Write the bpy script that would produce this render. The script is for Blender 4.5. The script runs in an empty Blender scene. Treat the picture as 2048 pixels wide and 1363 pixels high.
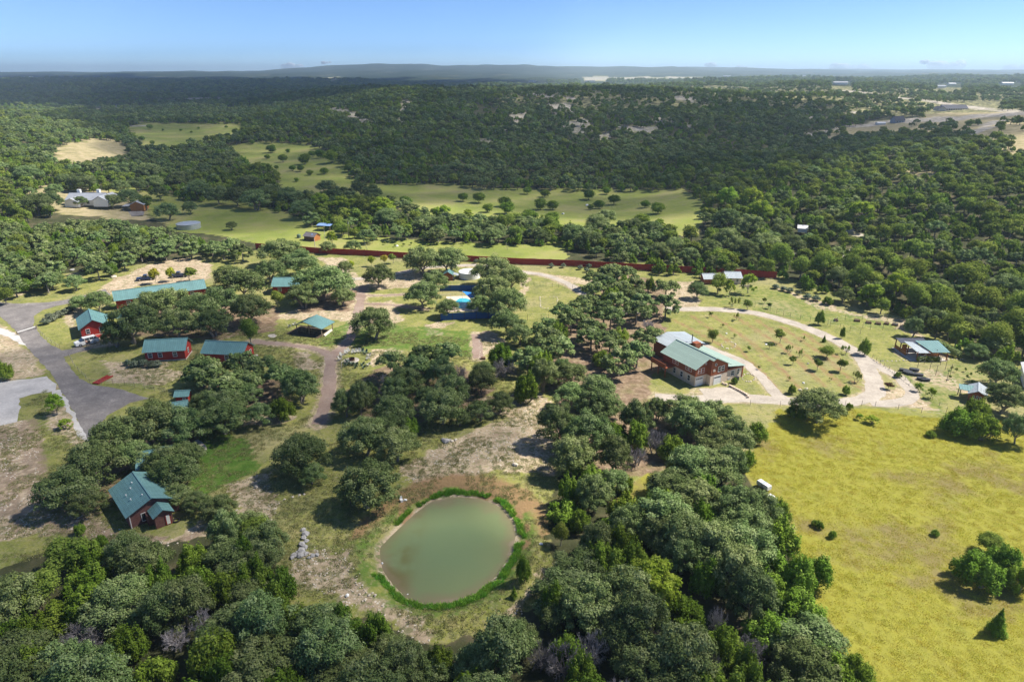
import bpy, math, random
import numpy as np
from mathutils import Vector, Matrix
R = math.radians
random.seed(7); RNG = np.random.default_rng(7)
sc = bpy.context.scene
COL = sc.collection

# ---------------------------------------------------------------- camera, sky, sun, exposure
H, F, EY = 60.0, 1365.0, 146.0
TH = math.atan((681.5 - EY) / F)
cam_d = bpy.data.cameras.new('camera'); cam = bpy.data.objects.new('camera', cam_d); COL.objects.link(cam)
cam_d.sensor_width = 36.0; cam_d.lens = 36.0 * F / 2048.0
cam_d.clip_start = 1.0; cam_d.clip_end = 60000.0
cam.location = (0, 0, H); cam.rotation_euler = (math.pi / 2 - TH, 0, 0)
sc.camera = cam

SUN_EL, SUN_AZ = 50.0, 76.0       # azimuth measured from +Y towards +X
SDIR = Vector((math.cos(R(SUN_EL)) * math.sin(R(SUN_AZ)), math.cos(R(SUN_EL)) * math.cos(R(SUN_AZ)), math.sin(R(SUN_EL))))
world = bpy.data.worlds.new('World'); sc.world = world; world.use_nodes = True
wn = world.node_tree.nodes; wl = world.node_tree.links
sky = wn.new('ShaderNodeTexSky'); sky.sky_type = 'NISHITA'; sky.sun_disc = False
sky.sun_elevation = R(SUN_EL); sky.sun_rotation = R(SUN_AZ)
sky.altitude = 6000; sky.air_density = 1.0; sky.dust_density = 0.0; sky.ozone_density = 6.0
hsv = wn.new('ShaderNodeHueSaturation'); hsv.inputs['Saturation'].default_value = 1.0; wl.new(sky.outputs[0], hsv.inputs['Color']); tint = wn.new('ShaderNodeMix'); tint.data_type = 'RGBA'; tint.blend_type = 'MULTIPLY'; tint.inputs[0].default_value = 1; tint.inputs[7].default_value = (1, 1, 1, 1); wl.new(hsv.outputs[0], tint.inputs[6]); wl.new(tint.outputs[2], wn['Background'].inputs[0]); wn['Background'].inputs[1].default_value = 0.104
sun_d = bpy.data.lights.new('sun', 'SUN'); sun_d.energy = 5.0; sun_d.angle = R(0.53); sun_d.color = (1.0, 0.935, 0.83)
sun = bpy.data.objects.new('sun', sun_d); COL.objects.link(sun)
sun.rotation_euler = SDIR.to_track_quat('Z', 'Y').to_euler()
sc.view_settings.view_transform = 'Standard'; sc.view_settings.look = 'None'
sc.view_settings.exposure = 0.80; sc.view_settings.gamma = 1.0; sc.view_settings.use_curve_mapping = False
sc.render.engine = 'CYCLES'
cy = sc.cycles
cy.max_bounces = 5; cy.diffuse_bounces = 2; cy.glossy_bounces = 2; cy.transmission_bounces = 2
cy.transparent_max_bounces = 48; cy.volume_bounces = 1; cy.use_denoising = True
cy.sample_clamp_indirect = 4.0; cy.volume_step_rate = 4.0; cy.volume_max_steps = 64
sc.render.use_persistent_data = False

# ---------------------------------------------------------------- terrain and picture-to-place helpers
US = np.array([-1.4, -0.75, -0.45, -0.1, 0.12, 0.42, 0.75, 1.2])
YS = np.array([0, 170, 200, 230, 260, 300, 340, 400, 450, 500, 560, 620, 700, 850, 1000, 1250, 1600, 2200, 3000, 4500, 6000, 8000, 10500, 14000.])
ZS = np.array([
 [0, 0, 2, 6, 10, 13, 16, 19, 22, 25, 27, 27, 25, 20, 16, 14, 16, 18, 22, 35, 50, 66, 62, 60],
 [0, 0, 0, 1, 3, 5, 6, 9, 13, 17, 20, 21, 19, 12, 7, 6, 10, 14, 20, 34, 48, 62, 60, 60],
 [0, 0, 0, 0, 0, 0, 0, 0, 0, 0, 0, 0, 0, 1, 3, 7, 10, 14, 20, 36, 52, 74, 80, 66],
 [0, 0, 0, 0, 0, 0, -1, 0, 3, 6, 10, 14, 20, 27, 32, 33, 14, 6, 10, 34, 64, 142, 100, 76],
 [0, 0, 0, 0, 0, 0, -1, 0, 3, 6, 10, 14, 20, 28, 33, 37, 30, 14, 16, 38, 66, 134, 112, 80],
 [0, 0, 0, 1, 4, 8, 11, 13, 9, 4, 3, 5, 9, 16, 22, 28, 31, 33, 34, 40, 56, 84, 104, 84],
 [0, 0, 3, 8, 13, 18, 21, 24, 26, 27, 27, 28, 28, 28, 29, 31, 33, 34, 36, 40, 50, 68, 80, 72],
 [0, 2, 6, 12, 18, 24, 28, 32, 34, 34, 34, 34, 32, 31, 31, 32, 34, 35, 36, 40, 50, 60, 66, 64],
], float)

def _vn(x, y, s, seed=0):
    """smooth value noise in -1..1"""
    x = np.asarray(x, float) / s + seed * 17.3; y = np.asarray(y, float) / s - seed * 9.1
    xi = np.floor(x); yi = np.floor(y); fx = x - xi; fy = y - yi
    fx = fx * fx * (3 - 2 * fx); fy = fy * fy * (3 - 2 * fy)
    def h(a, b):
        v = np.sin(a * 127.1 + b * 311.7 + seed * 74.7) * 43758.5453
        return (v - np.floor(v)) * 2 - 1
    return (h(xi, yi) * (1 - fx) + h(xi + 1, yi) * fx) * (1 - fy) + (h(xi, yi + 1) * (1 - fx) + h(xi + 1, yi + 1) * fx) * fy

def inpoly(px, py, poly):
    px = np.asarray(px, float); py = np.asarray(py, float)
    ins = np.zeros(px.shape, bool); n = len(poly); j = n - 1
    for i in range(n):
        xi, yi = poly[i]; xj, yj = poly[j]
        if yi != yj:
            ins ^= ((yi > py) != (yj > py)) & (px < (xj - xi) * (py - yi) / (yj - yi) + xi)
        j = i
    return ins

def segdist(x, y, pts, closed=False):
    x = np.asarray(x, float); y = np.asarray(y, float)
    d = np.full(x.shape, 1e9); m = len(pts)
    for i in range(m if closed else m - 1):
        ax, ay = pts[i]; bx, by = pts[(i + 1) % m]
        vx, vy = bx - ax, by - ay; L = vx * vx + vy * vy + 1e-9
        t = np.clip(((x - ax) * vx + (y - ay) * vy) / L, 0, 1)
        d = np.minimum(d, np.hypot(x - ax - t * vx, y - ay - t * vy))
    return d

def ray(px, py):
    a = (px - 1024) / F; b = (681.5 - py) / F
    return np.array([a, math.cos(TH) + b * math.sin(TH), -math.sin(TH) + b * math.cos(TH)])

def at(px, py, z=0.0):
    d = ray(px, py); t = (z - H) / d[2]
    return (float(t * d[0]), float(t * d[1]))

POND = [at(*p) for p in [(757, 1112), (757, 1088), (785, 1060), (828, 1020), (862, 996), (908, 986), (962, 990), (1004, 1008), (1028, 1038), (1034, 1072), (1018, 1112),
        (990, 1152), (950, 1182), (900, 1200), (852, 1203), (812, 1192), (782, 1163), (763, 1137)]]

def terrain(x, y):
    x = np.asarray(x, float); y = np.asarray(y, float)
    yy = np.maximum(y, 1.0)
    u = np.clip(x / np.maximum(yy, 120.0), -1.4, 1.2)
    iu = np.clip(np.searchsorted(US, u) - 1, 0, len(US) - 2); iy = np.clip(np.searchsorted(YS, yy) - 1, 0, len(YS) - 2)
    fu = (u - US[iu]) / (US[iu + 1] - US[iu]); fy = np.clip((yy - YS[iy]) / (YS[iy + 1] - YS[iy]), 0, 1)
    fu = fu * fu * (3 - 2 * fu)
    z = (ZS[iu, iy] * (1 - fu) + ZS[iu + 1, iy] * fu) * (1 - fy) + (ZS[iu, iy + 1] * (1 - fu) + ZS[iu + 1, iy + 1] * fu) * fy
    k = np.clip((yy - 300) / 500, 0, 1)
    z = z + k * (_vn(x, y, 240, 1) * 9.0 + _vn(x, y, 105, 2) * 4.6) + np.clip((yy - 1500) / 3000, 0, 1) * _vn(x, y, 700, 3) * 13 \
          + np.clip((yy - 6000) / 3000, 0, 1) * _vn(x, y, 1500, 4) * 22
    k2 = np.clip((yy - 205) / 40, 0, 1) + np.clip((x - 125) / 30, 0, 1); k2 = np.clip(k2, 0, 1)
    z = z + k2 * _vn(x, y, 30, 5) * 0.35
    return z

def ground_z(x, y):
    """terrain plus the pond's basin and bank"""
    x = np.asarray(x, float); y = np.asarray(y, float)
    z = terrain(x, y)
    near = (np.hypot(x + 9, y - 77) < 34)
    if np.any(near):
        xn = x[near] if x.shape else x; yn = y[near] if x.shape else y
        d = segdist(xn, yn, POND, True); ins = inpoly(xn, yn, POND); sd = np.where(ins, -d, d)
        dz = np.where(sd < 0, -0.45 - 1.4 * np.clip(-sd / 6, 0, 1), -0.45 * np.clip(1 - sd / 1.6, 0, 1))
        front = np.clip((84 - yn) / 10, 0, 1)
        dz = dz + front * 0.55 * np.exp(-((sd - 3.2) / 1.6) ** 2)
        if x.shape: z = z.copy(); z[near] += dz
        else: z = z + dz
    return z

def gz(x, y):
    return float(ground_z(np.array([x]), np.array([y]))[0])

def proj(x, y, z):
    x = np.asarray(x, float); y = np.asarray(y, float); z = np.asarray(z, float) - H
    dep = np.maximum(y * math.cos(TH) - z * math.sin(TH), 0.5); up = y * math.sin(TH) + z * math.cos(TH)
    return 1024 + F * x / dep, 681.5 - F * up / dep

def atg(px, py, dz=0.0):
    """where the sight line through a picture point meets the terrain (raised by dz)"""
    d = ray(px, py)
    t = np.concatenate([np.arange(40, 700, 2.0), 700 * 1.006 ** np.arange(0, 520)])
    x, y, z = t * d[0], t * d[1], H + t * d[2]
    below = z < terrain(x, y) + dz
    i = int(np.argmax(below)) if below.any() else len(t) - 1
    if i > 0 and below.any():
        a, b = t[i - 1], t[i]
        for _ in range(14):
            m = (a + b) / 2
            if H + m * d[2] < float(terrain(np.array([m * d[0]]), np.array([m * d[1]]))[0]) + dz: b = m
            else: a = m
        tt = b
    else: tt = t[i]
    return float(tt * d[0]), float(tt * d[1])

# ---------------------------------------------------------------- materials
MATS = {}
class NT:
    def __init__(s, name):
        s.m = bpy.data.materials.new(name); s.m.use_nodes = True; s.t = s.m.node_tree; s.n = s.t.nodes; s.l = s.t.links
        s.b = s.n['Principled BSDF']; s.out = s.n['Material Output']
    def new(s, t, **kw):
        n = s.n.new(t)
        for k, v in kw.items(): setattr(n, k, v)
        return n
    def noise(s, scale, detail=3, rough=.55, vec=None, out=0):
        n = s.new('ShaderNodeTexNoise'); n.inputs['Scale'].default_value = scale; n.inputs['Detail'].default_value = detail; n.inputs['Roughness'].default_value = rough
        if vec is not None: s.l.new(vec, n.inputs['Vector'])
        return n.outputs[out]
    def math(s, op, a, b=None, clamp=False):
        n = s.new('ShaderNodeMath', operation=op); n.use_clamp = clamp
        for i, v in enumerate((a, b)):
            if v is None: continue
            if isinstance(v, (int, float)): n.inputs[i].default_value = v
            else: s.l.new(v, n.inputs[i])
        return n.outputs[0]
    def ramp(s, fac, stops):
        n = s.new('ShaderNodeValToRGB'); e = n.color_ramp.elements
        while len(e) > 1: e.remove(e[-1])
        for i, (p, c) in enumerate(stops):
            k = e[0] if i == 0 else e.new(p)
            k.position = p; k.color = (*c, 1) if len(c) == 3 else c
        s.l.new(fac, n.inputs[0]); return n.outputs[0]
    def mix(s, fac, a, b, bt='MIX'):
        n = s.new('ShaderNodeMix', data_type='RGBA', blend_type=bt)
        for i, v in ((0, fac), (6, a), (7, b)):
            if isinstance(v, (int, float)): n.inputs[i].default_value = v
            elif isinstance(v, tuple): n.inputs[i].default_value = (*v, 1)
            else: s.l.new(v, n.inputs[i])
        return n.outputs[2]
    def step(s, v, lo, hi):
        n = s.new('ShaderNodeMapRange', interpolation_type='SMOOTHSTEP'); s.l.new(v, n.inputs[0]); n.inputs[1].default_value = lo; n.inputs[2].default_value = hi
        return n.outputs[0]
    def attr(s, name):
        n = s.new('ShaderNodeAttribute'); n.attribute_name = name; return n.outputs['Fac']
    def pos(s): return s.new('ShaderNodeNewGeometry').outputs['Position']
    def obj(s): return s.new('ShaderNodeTexCoord').outputs['Object']
    def bump(s, h, strength=.4, dist=.05):
        n = s.new('ShaderNodeBump'); n.inputs['Strength'].default_value = strength; n.inputs['Distance'].default_value = dist
        s.l.new(h, n.inputs['Height']); s.l.new(n.outputs[0], s.b.inputs['Normal'])
    def color(s, c): s.l.new(c, s.b.inputs['Base Color'])
    def rough(s, r, spec=.3, metal=0.):
        s.b.inputs['Roughness'].default_value = r; s.b.inputs['Specular IOR Level'].default_value = spec; s.b.inputs['Metallic'].default_value = metal

def mat(name, col, rough=.8, spec=.25, var=.18, scale=1.5, metal=0., bump=0., bscale=8., stripe=None):
    """plain weathered surface: colour drifts by noise; stripe=(axis, period, depth) adds board grooves or ribs"""
    if name in MATS: return MATS[name]
    t = NT(name); v = t.obj()
    n = t.noise(scale, 4, .6, v); n2 = t.noise(scale * 9, 2, .5, v)
    f = t.math('ADD', t.math('MULTIPLY', n, .7), t.math('MULTIPLY', n2, .3))
    c = t.ramp(f, [(.28, tuple(x * (1 - var) for x in col)), (.5, col), (.72, tuple(min(1, x * (1 + var)) for x in col))])
    if stripe:
        ax, per, dep = stripe
        sp = t.new('ShaderNodeSeparateXYZ'); t.l.new(v, sp.inputs[0])
        fr = t.math('FRACT', t.math('DIVIDE', sp.outputs['XYZ'.index(ax)], per))
        g = t.step(t.math('ABSOLUTE', t.math('SUBTRACT', fr, .5)), .40, .48)
        cell = t.new('ShaderNodeTexWhiteNoise', noise_dimensions='1D'); t.l.new(t.math('FLOOR', t.math('DIVIDE', sp.outputs['XYZ'.index(ax)], per)), cell.inputs['W'])
        c = t.mix(t.math('MULTIPLY', cell.outputs[0], .25), c, tuple(x * .7 for x in col))
        c = t.mix(t.math('MULTIPLY', g, dep), c, tuple(x * .35 for x in col))
    t.color(c); t.rough(rough, spec, metal)
    if bump: t.bump(t.noise(bscale, 4, .6, v), bump, .05)
    MATS[name] = t.m; return t.m

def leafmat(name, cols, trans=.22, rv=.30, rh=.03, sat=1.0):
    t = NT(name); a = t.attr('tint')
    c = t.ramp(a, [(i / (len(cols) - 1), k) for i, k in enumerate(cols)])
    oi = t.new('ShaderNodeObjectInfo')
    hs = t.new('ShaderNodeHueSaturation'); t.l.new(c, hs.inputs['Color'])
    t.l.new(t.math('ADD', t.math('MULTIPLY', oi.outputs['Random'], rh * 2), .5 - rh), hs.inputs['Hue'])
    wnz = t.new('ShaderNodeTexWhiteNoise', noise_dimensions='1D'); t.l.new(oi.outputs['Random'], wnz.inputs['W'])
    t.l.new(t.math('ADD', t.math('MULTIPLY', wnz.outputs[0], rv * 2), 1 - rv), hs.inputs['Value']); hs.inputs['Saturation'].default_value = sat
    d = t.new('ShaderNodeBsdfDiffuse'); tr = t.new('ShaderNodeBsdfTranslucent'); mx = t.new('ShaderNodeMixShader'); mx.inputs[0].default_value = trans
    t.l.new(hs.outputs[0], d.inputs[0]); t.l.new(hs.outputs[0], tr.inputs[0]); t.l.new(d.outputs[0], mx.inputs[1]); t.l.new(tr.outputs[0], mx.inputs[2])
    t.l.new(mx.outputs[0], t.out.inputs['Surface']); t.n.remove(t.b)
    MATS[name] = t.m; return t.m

M = {}
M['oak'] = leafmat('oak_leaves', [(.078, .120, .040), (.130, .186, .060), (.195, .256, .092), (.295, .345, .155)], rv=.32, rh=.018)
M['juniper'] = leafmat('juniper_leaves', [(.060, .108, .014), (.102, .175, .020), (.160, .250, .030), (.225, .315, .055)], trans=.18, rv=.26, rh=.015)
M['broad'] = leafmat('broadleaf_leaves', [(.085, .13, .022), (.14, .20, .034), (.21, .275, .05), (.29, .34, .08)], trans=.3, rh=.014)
M['gold'] = leafmat('yellow_leaves', [(.16, .20, .02), (.28, .31, .03), (.40, .42, .04), (.50, .50, .06)], trans=.3, rv=.15)
M['lime'] = leafmat('lime_green_leaves', [(.13, .22, .02), (.20, .31, .03), (.28, .39, .045), (.37, .46, .08)], trans=.3, rv=.12, rh=.02)
M['pear'] = leafmat('cactus_pads', [(.07, .10, .055), (.11, .14, .085), (.16, .19, .13), (.22, .25, .18)], trans=.02)
M['redleaf'] = leafmat('red_leaves', [(.06, .03, .02), (.10, .045, .03), (.14, .06, .04), (.10, .09, .04)], trans=.2)
M['twig'] = leafmat('dead_twigs', [(.20, .18, .18), (.30, .28, .28), (.42, .39, .40), (.55, .52, .53)], trans=.0, rh=.01)
M['grassg'] = leafmat('vivid_grass', [(.10, .24, .02), (.15, .34, .03), (.21, .42, .05), (.28, .48, .08)], trans=.3)
M['grassy'] = leafmat('yellow_grass', [(.37, .34, .045), (.52, .49, .05), (.62, .58, .07), (.54, .42, .13)], trans=.25, rv=.25)
M['grassm'] = leafmat('meadow_grass', [(.18, .21, .07), (.26, .29, .10), (.33, .34, .13), (.40, .36, .20)], trans=.25, rv=.25)
M['bark'] = mat('bark', (.25, .22, .19), .95, .1, .35, 2.5, bump=.6)
M['teal'] = mat('teal_metal_roof', (.145, .285, .285), .42, .5, .2, .5, stripe=('X', .45, .35))
M['palegreen'] = mat('pale_green_metal_roof', (.34, .45, .385), .45, .5, .10, .35, stripe=('X', .45, .25))
M['greymetal'] = mat('grey_metal_roof', (.42, .47, .50), .4, .5, .10, .4, stripe=('X', .45, .25))
M['bluemetal'] = mat('blue_metal_roof', (.20, .32, .55), .45, .5, .1, .4)
M['shingle'] = mat('shingle_roof', (.17, .155, .165), .9, .15, .2, .8, bump=.3, bscale=3)
M['lightgreyroof'] = mat('light_grey_roof', (.30, .32, .36), .8, .3, .15, .5)
M['darkroof'] = mat('dark_roof', (.05, .055, .08), .8, .3, .2, .5)
M['red'] = mat('red_siding', (.34, .032, .022), .7, .3, .15, .8, stripe=('Z', .22, .35))
M['redfence'] = mat('red_fence_boards', (.33, .040, .030), .8, .2, .25, .3, stripe=('X', .30, .5))
M['cedar'] = mat('cedar_siding', (.30, .095, .045), .75, .25, .2, .8, stripe=('Z', .28, .4))
M['orange'] = mat('orange_barn_boards', (.42, .17, .055), .8, .2, .15, .5, stripe=('X', .4, .3))
M['brownwood'] = mat('brown_log_wall', (.13, .075, .045), .8, .2, .3, .8, stripe=('Z', .3, .5))
M['wood'] = mat('weathered_wood', (.27, .20, .14), .9, .1, .25, 1.5)
M['brick'] = mat('purple_brown_brick', (.17, .085, .075), .9, .1, .3, 3.5, bump=.4, bscale=6)
M['stone'] = mat('pale_limestone', (.66, .54, .43), .9, .15, .22, 1.6, bump=.5, bscale=3)
M['rock'] = mat('grey_rock', (.36, .35, .34), .95, .1, .35, 1.2, bump=.7, bscale=3)
M['limerock'] = mat('limestone_rubble', (.55, .49, .40), .95, .1, .3, 2.5, bump=.6, bscale=4)
M['white'] = mat('white_paint', (.78, .78, .76), .5, .4, .06, .8)
M['cream'] = mat('cream_wall', (.62, .57, .50), .8, .2, .1, .6)
M['galv'] = mat('galvanised_metal', (.55, .58, .60), .35, .5, .12, .5, metal=.55)
M['black'] = mat('black_plastic', (.018, .02, .028), .5, .4, .3, 1.)
M['blackmetal'] = mat('dark_metal_post', (.045, .04, .038), .6, .4, .3, 1.)
M['post'] = mat('grey_wood_pole', (.20, .165, .135), .9, .1, .25, 1.)
M['glass'] = mat('window_glass', (.035, .045, .055), .12, .8, .3, 1.)
M['navy'] = mat('navy_screen', (.020, .085, .27), .75, .25, .18, .35)
M['sail'] = mat('blue_shade_sail', (.03, .22, .62), .6, .3, .1, .5)
M['pool'] = mat('pool_water', (.04, .42, .55), .06, .6, .15, .4)
M['concrete'] = mat('pale_concrete', (.50, .45, .40), .9, .15, .15, .5)
M['compost'] = mat('black_tub', (.035, .04, .05), .6, .4, .3, .8)
M['soil'] = mat('dark_soil', (.10, .075, .055), .95, .1, .3, 2)
M['chairw'] = mat('faded_white_chair', (.55, .54, .48), .7, .3, .1, 1)
M['chairg'] = mat('faded_green_chair', (.10, .16, .12), .7, .3, .15, 1)
M['rust'] = mat('rusty_steel', (.085, .032, .024), .8, .3, .3, 2)
M['skin'] = mat('skin', (.45, .27, .19), .6, .3, .05, 2)
M['shirt'] = mat('orange_white_shirt', (.62, .40, .32), .8, .2, .1, 3)
M['trousers'] = mat('dark_trousers', (.02, .025, .05), .8, .2, .1, 3)
M['hair'] = mat('dark_hair', (.03, .02, .015), .6, .3, .1, 3)
M['carblue'] = mat('dark_blue_car_paint', (.02, .04, .12), .25, .6, .1, .5)
M['tyre'] = mat('tyre_rubber', (.02, .02, .02), .8, .2, .1, 1)

# ---------------------------------------------------------------- mesh helpers
class MB:
    def __init__(s): s.v = []; s.f = []; s.mi = []
    def add(s, vs, fs, m=0):
        o = len(s.v); s.v += [tuple(v) for v in vs]; s.f += [tuple(i + o for i in f) for f in fs]; s.mi += [m] * len(fs); return s
    def box(s, x0, y0, z0, x1, y1, z1, m=0):
        return s.add([(x0, y0, z0), (x1, y0, z0), (x1, y1, z0), (x0, y1, z0), (x0, y0, z1), (x1, y0, z1), (x1, y1, z1), (x0, y1, z1)],
                     [(0, 3, 2, 1), (4, 5, 6, 7), (0, 1, 5, 4), (1, 2, 6, 5), (2, 3, 7, 6), (3, 0, 4, 7)], m)
    def slab(s, a, b, c, d, th, m=0):
        """thick quad a-b-c-d, thickness th downwards along its normal"""
        a, b, c, d = map(Vector, (a, b, c, d)); n = (b - a).cross(d - a).normalized() * th
        return s.add([a, b, c, d, a - n, b - n, c - n, d - n], [(0, 1, 2, 3), (7, 6, 5, 4), (0, 4, 5, 1), (1, 5, 6, 2), (2, 6, 7, 3), (3, 7, 4, 0)], m)
    def prism(s, prof, y0, y1, m=0, axis='y'):
        """extrude an x-z profile from y0 to y1"""
        n = len(prof)
        P = (lambda p, y: (p[0], y, p[1])) if axis == 'y' else (lambda p, y: (y, p[0], p[1]))
        vs = [P(p, y0) for p in prof] + [P(p, y1) for p in prof]
        fs = [tuple(range(n)), tuple(range(2 * n - 1, n - 1, -1))] + [(i, i + n, (i + 1) % n + n, (i + 1) % n) for i in range(n)]
        return s.add(vs, fs, m)
    def tube(s, p0, p1, r0, r1, k=6, m=0, caps=True):
        p0, p1 = Vector(p0), Vector(p1); d = (p1 - p0)
        if d.length < 1e-6: return s
        d.normalize(); a = d.orthogonal().normalized(); b = d.cross(a)
        vs = [p0 + (a * math.cos(2 * math.pi * i / k) + b * math.sin(2 * math.pi * i / k)) * r0 for i in range(k)] + \
             [p1 + (a * math.cos(2 * math.pi * i / k) + b * math.sin(2 * math.pi * i / k)) * r1 for i in range(k)]
        fs = [(i, (i + 1) % k, (i + 1) % k + k, i + k) for i in range(k)]
        if caps: fs += [tuple(range(k - 1, -1, -1)), tuple(range(k, 2 * k))]
        return s.add(vs, fs, m)
    def blob(s, c, r, seed=0, sq=.7, m=0, jit=.22):
        """rough faceted rock"""
        rr = random.Random(seed); t = (1 + 5 ** .5) / 2
        V = [(-1, t, 0), (1, t, 0), (-1, -t, 0), (1, -t, 0), (0, -1, t), (0, 1, t), (0, -1, -t), (0, 1, -t), (t, 0, -1), (t, 0, 1), (-t, 0, -1), (-t, 0, 1)]
        Fc = [(0, 11, 5), (0, 5, 1), (0, 1, 7), (0, 7, 10), (0, 10, 11), (1, 5, 9), (5, 11, 4), (11, 10, 2), (10, 7, 6), (7, 1, 8), (3, 9, 4), (3, 4, 2), (3, 2, 6), (3, 6, 8), (3, 8, 9), (4, 9, 5), (2, 4, 11), (6, 2, 10), (8, 6, 7), (9, 8, 1)]
        a = rr.random() * 6; ca, sa = math.cos(a), math.sin(a); ex = rr.uniform(.7, 1.3)
        vs = []
        for x, y, z in V:
            k = r / 1.9 * (1 + rr.uniform(-jit, jit)); x, y, z = x * k * ex, y * k, z * k * sq
            vs.append((c[0] + x * ca - y * sa, c[1] + x * sa + y * ca, c[2] + z))
        return s.add(vs, Fc, m)
    def mesh(s, name, mats, smooth=False):
        me = bpy.data.meshes.new(name); me.from_pydata(s.v, [], s.f)
        if not isinstance(mats, (list, tuple)): mats = [mats]
        for k in mats: me.materials.append(k)
        if len(mats) > 1: me.polygons.foreach_set('material_index', s.mi)
        if smooth: me.polygons.foreach_set('use_smooth', [True] * len(s.f))
        me.update(); return me
    def build(s, name, mats, parent=None, loc=(0, 0, 0), rot=0, smooth=False):
        return put(name, s.mesh(name, mats, smooth), parent, loc, rot)

def put(name, me, parent=None, loc=(0, 0, 0), rot=0):
    o = bpy.data.objects.new(name, me); COL.objects.link(o); o.location = loc
    o.rotation_euler = (0, 0, rot) if not isinstance(rot, tuple) else rot
    if parent is not None: o.parent = parent
    return o

def tag(o, label, cat=None, group=None, kind=None):
    if label: o['label'] = label
    if cat: o['category'] = cat
    if group: o['group'] = group
    if kind: o['kind'] = kind
    return o

def thing(name, label, cat, loc=(0, 0, 0), rot=0, group=None):
    return tag(put(name, None, None, loc, rot), label, cat, group)

def copy_tree(o, loc=None, rot=None, scale=None, label=None, group=None, _p=None):
    c = o.copy(); COL.objects.link(c)
    if _p is not None: c.parent = _p
    for ch in o.children: copy_tree(ch, _p=c)
    if _p is None:
        if loc is not None: c.location = loc
        if rot is not None: c.rotation_euler = (0, 0, rot)
        if scale is not None: c.scale = (scale,) * 3 if isinstance(scale, (int, float)) else scale
        if label: c['label'] = label
        if group: c['group'] = group
    return c

def npmesh(name, V, Q, mats, tint=None):
    """mesh from numpy vertices and quads, with a per-face tint"""
    me = bpy.data.meshes.new(name); nv, nq = len(V), len(Q)
    k = Q.shape[1]
    me.vertices.add(nv); me.vertices.foreach_set('co', np.asarray(V, np.float32).ravel())
    me.loops.add(nq * k); me.loops.foreach_set('vertex_index', np.asarray(Q, np.int32).ravel())
    me.polygons.add(nq); me.polygons.foreach_set('loop_start', np.arange(0, nq * k, k, dtype=np.int32))
    for m_ in (mats if isinstance(mats, (list, tuple)) else [mats]): me.materials.append(m_)
    if tint is not None:
        a = me.attributes.new('tint', 'FLOAT', 'FACE'); a.data.foreach_set('value', np.asarray(tint, np.float32))
    me.update(calc_edges=True); return me

def scatter(name, label, kind, P, S, RZ, VI, sources, tilt=None):
    """one object of many instances of the given source objects (geometry nodes)"""
    me = bpy.data.meshes.new(name); n = len(P)
    me.vertices.add(n); me.vertices.foreach_set('co', np.asarray(P, np.float32).ravel())
    for an, ty, v in (('sc', 'FLOAT', S), ('rz', 'FLOAT', RZ), ('vi', 'INT', VI)):
        a = me.attributes.new(an, ty, 'POINT'); a.data.foreach_set('value', np.asarray(v, np.float32 if ty == 'FLOAT' else np.int32))
    me.update()
    o = put(name, me); tag(o, label, None, None, kind)
    g = bpy.data.node_groups.new(name + '_scatter', 'GeometryNodeTree')
    g.interface.new_socket('Geometry', in_out='INPUT', socket_type='NodeSocketGeometry'); g.interface.new_socket('Geometry', in_out='OUTPUT', socket_type='NodeSocketGeometry')
    N, L = g.nodes, g.links
    gi, go = N.new('NodeGroupInput'), N.new('NodeGroupOutput'); iop = N.new('GeometryNodeInstanceOnPoints'); g2i = N.new('GeometryNodeGeometryToInstance')
    for s_ in sources:
        oi = N.new('GeometryNodeObjectInfo'); oi.inputs['Object'].default_value = s_; oi.transform_space = 'ORIGINAL'
        L.new(oi.outputs['Geometry'], g2i.inputs[0])
    def na(nm, dt):
        a = N.new('GeometryNodeInputNamedAttribute'); a.data_type = dt; a.inputs['Name'].default_value = nm; return a.outputs[0]
    cx = N.new('ShaderNodeCombineXYZ'); L.new(na('rz', 'FLOAT'), cx.inputs[2])
    L.new(gi.outputs[0], iop.inputs['Points']); L.new(g2i.outputs[0], iop.inputs['Instance']); iop.inputs['Pick Instance'].default_value = True
    L.new(na('vi', 'INT'), iop.inputs['Instance Index']); L.new(cx.outputs[0], iop.inputs['Rotation']); L.new(na('sc', 'FLOAT'), iop.inputs['Scale'])
    L.new(iop.outputs[0], go.inputs[0])
    md = o.modifiers.new('scatter', 'NODES'); md.node_group = g
    return o

# ---------------------------------------------------------------- land cover (outlines given as picture points, used as places on the ground)
GOLD = [(1480, 935), (1500, 900), (1545, 850), (1550, 815), (1600, 832), (1700, 818), (1890, 838), (2048, 835), (2600, 830), (2700, 1700), (1900, 1700), (1720, 1363), (1660, 1250), (1600, 1150), (1570, 1100), (1590, 1050), (1530, 990)]
GOLD2 = [(1235, 990), (1260, 960), (1330, 945), (1320, 985), (1280, 1015), (1230, 1010)]
LAWN = [(375, 1000), (372, 960), (385, 880), (440, 850), (480, 870), (508, 895), (512, 930), (460, 965), (400, 1005)]
LAWN2 = [(700, 655), (790, 650), (945, 660), (948, 700), (940, 715), (760, 700), (690, 690)]
LAWN3 = [(1420, 600), (1500, 570), (1600, 595), (1720, 630), (1800, 640), (1780, 660), (1600, 640), (1500, 620)]
LAWN4 = [(1800, 735), (1900, 740), (2010, 700), (1990, 760), (1940, 770), (1900, 800), (1880, 830), (1800, 780)]
LAWN5 = [(640, 660), (700, 640), (705, 665), (680, 690), (640, 690)]
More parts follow.
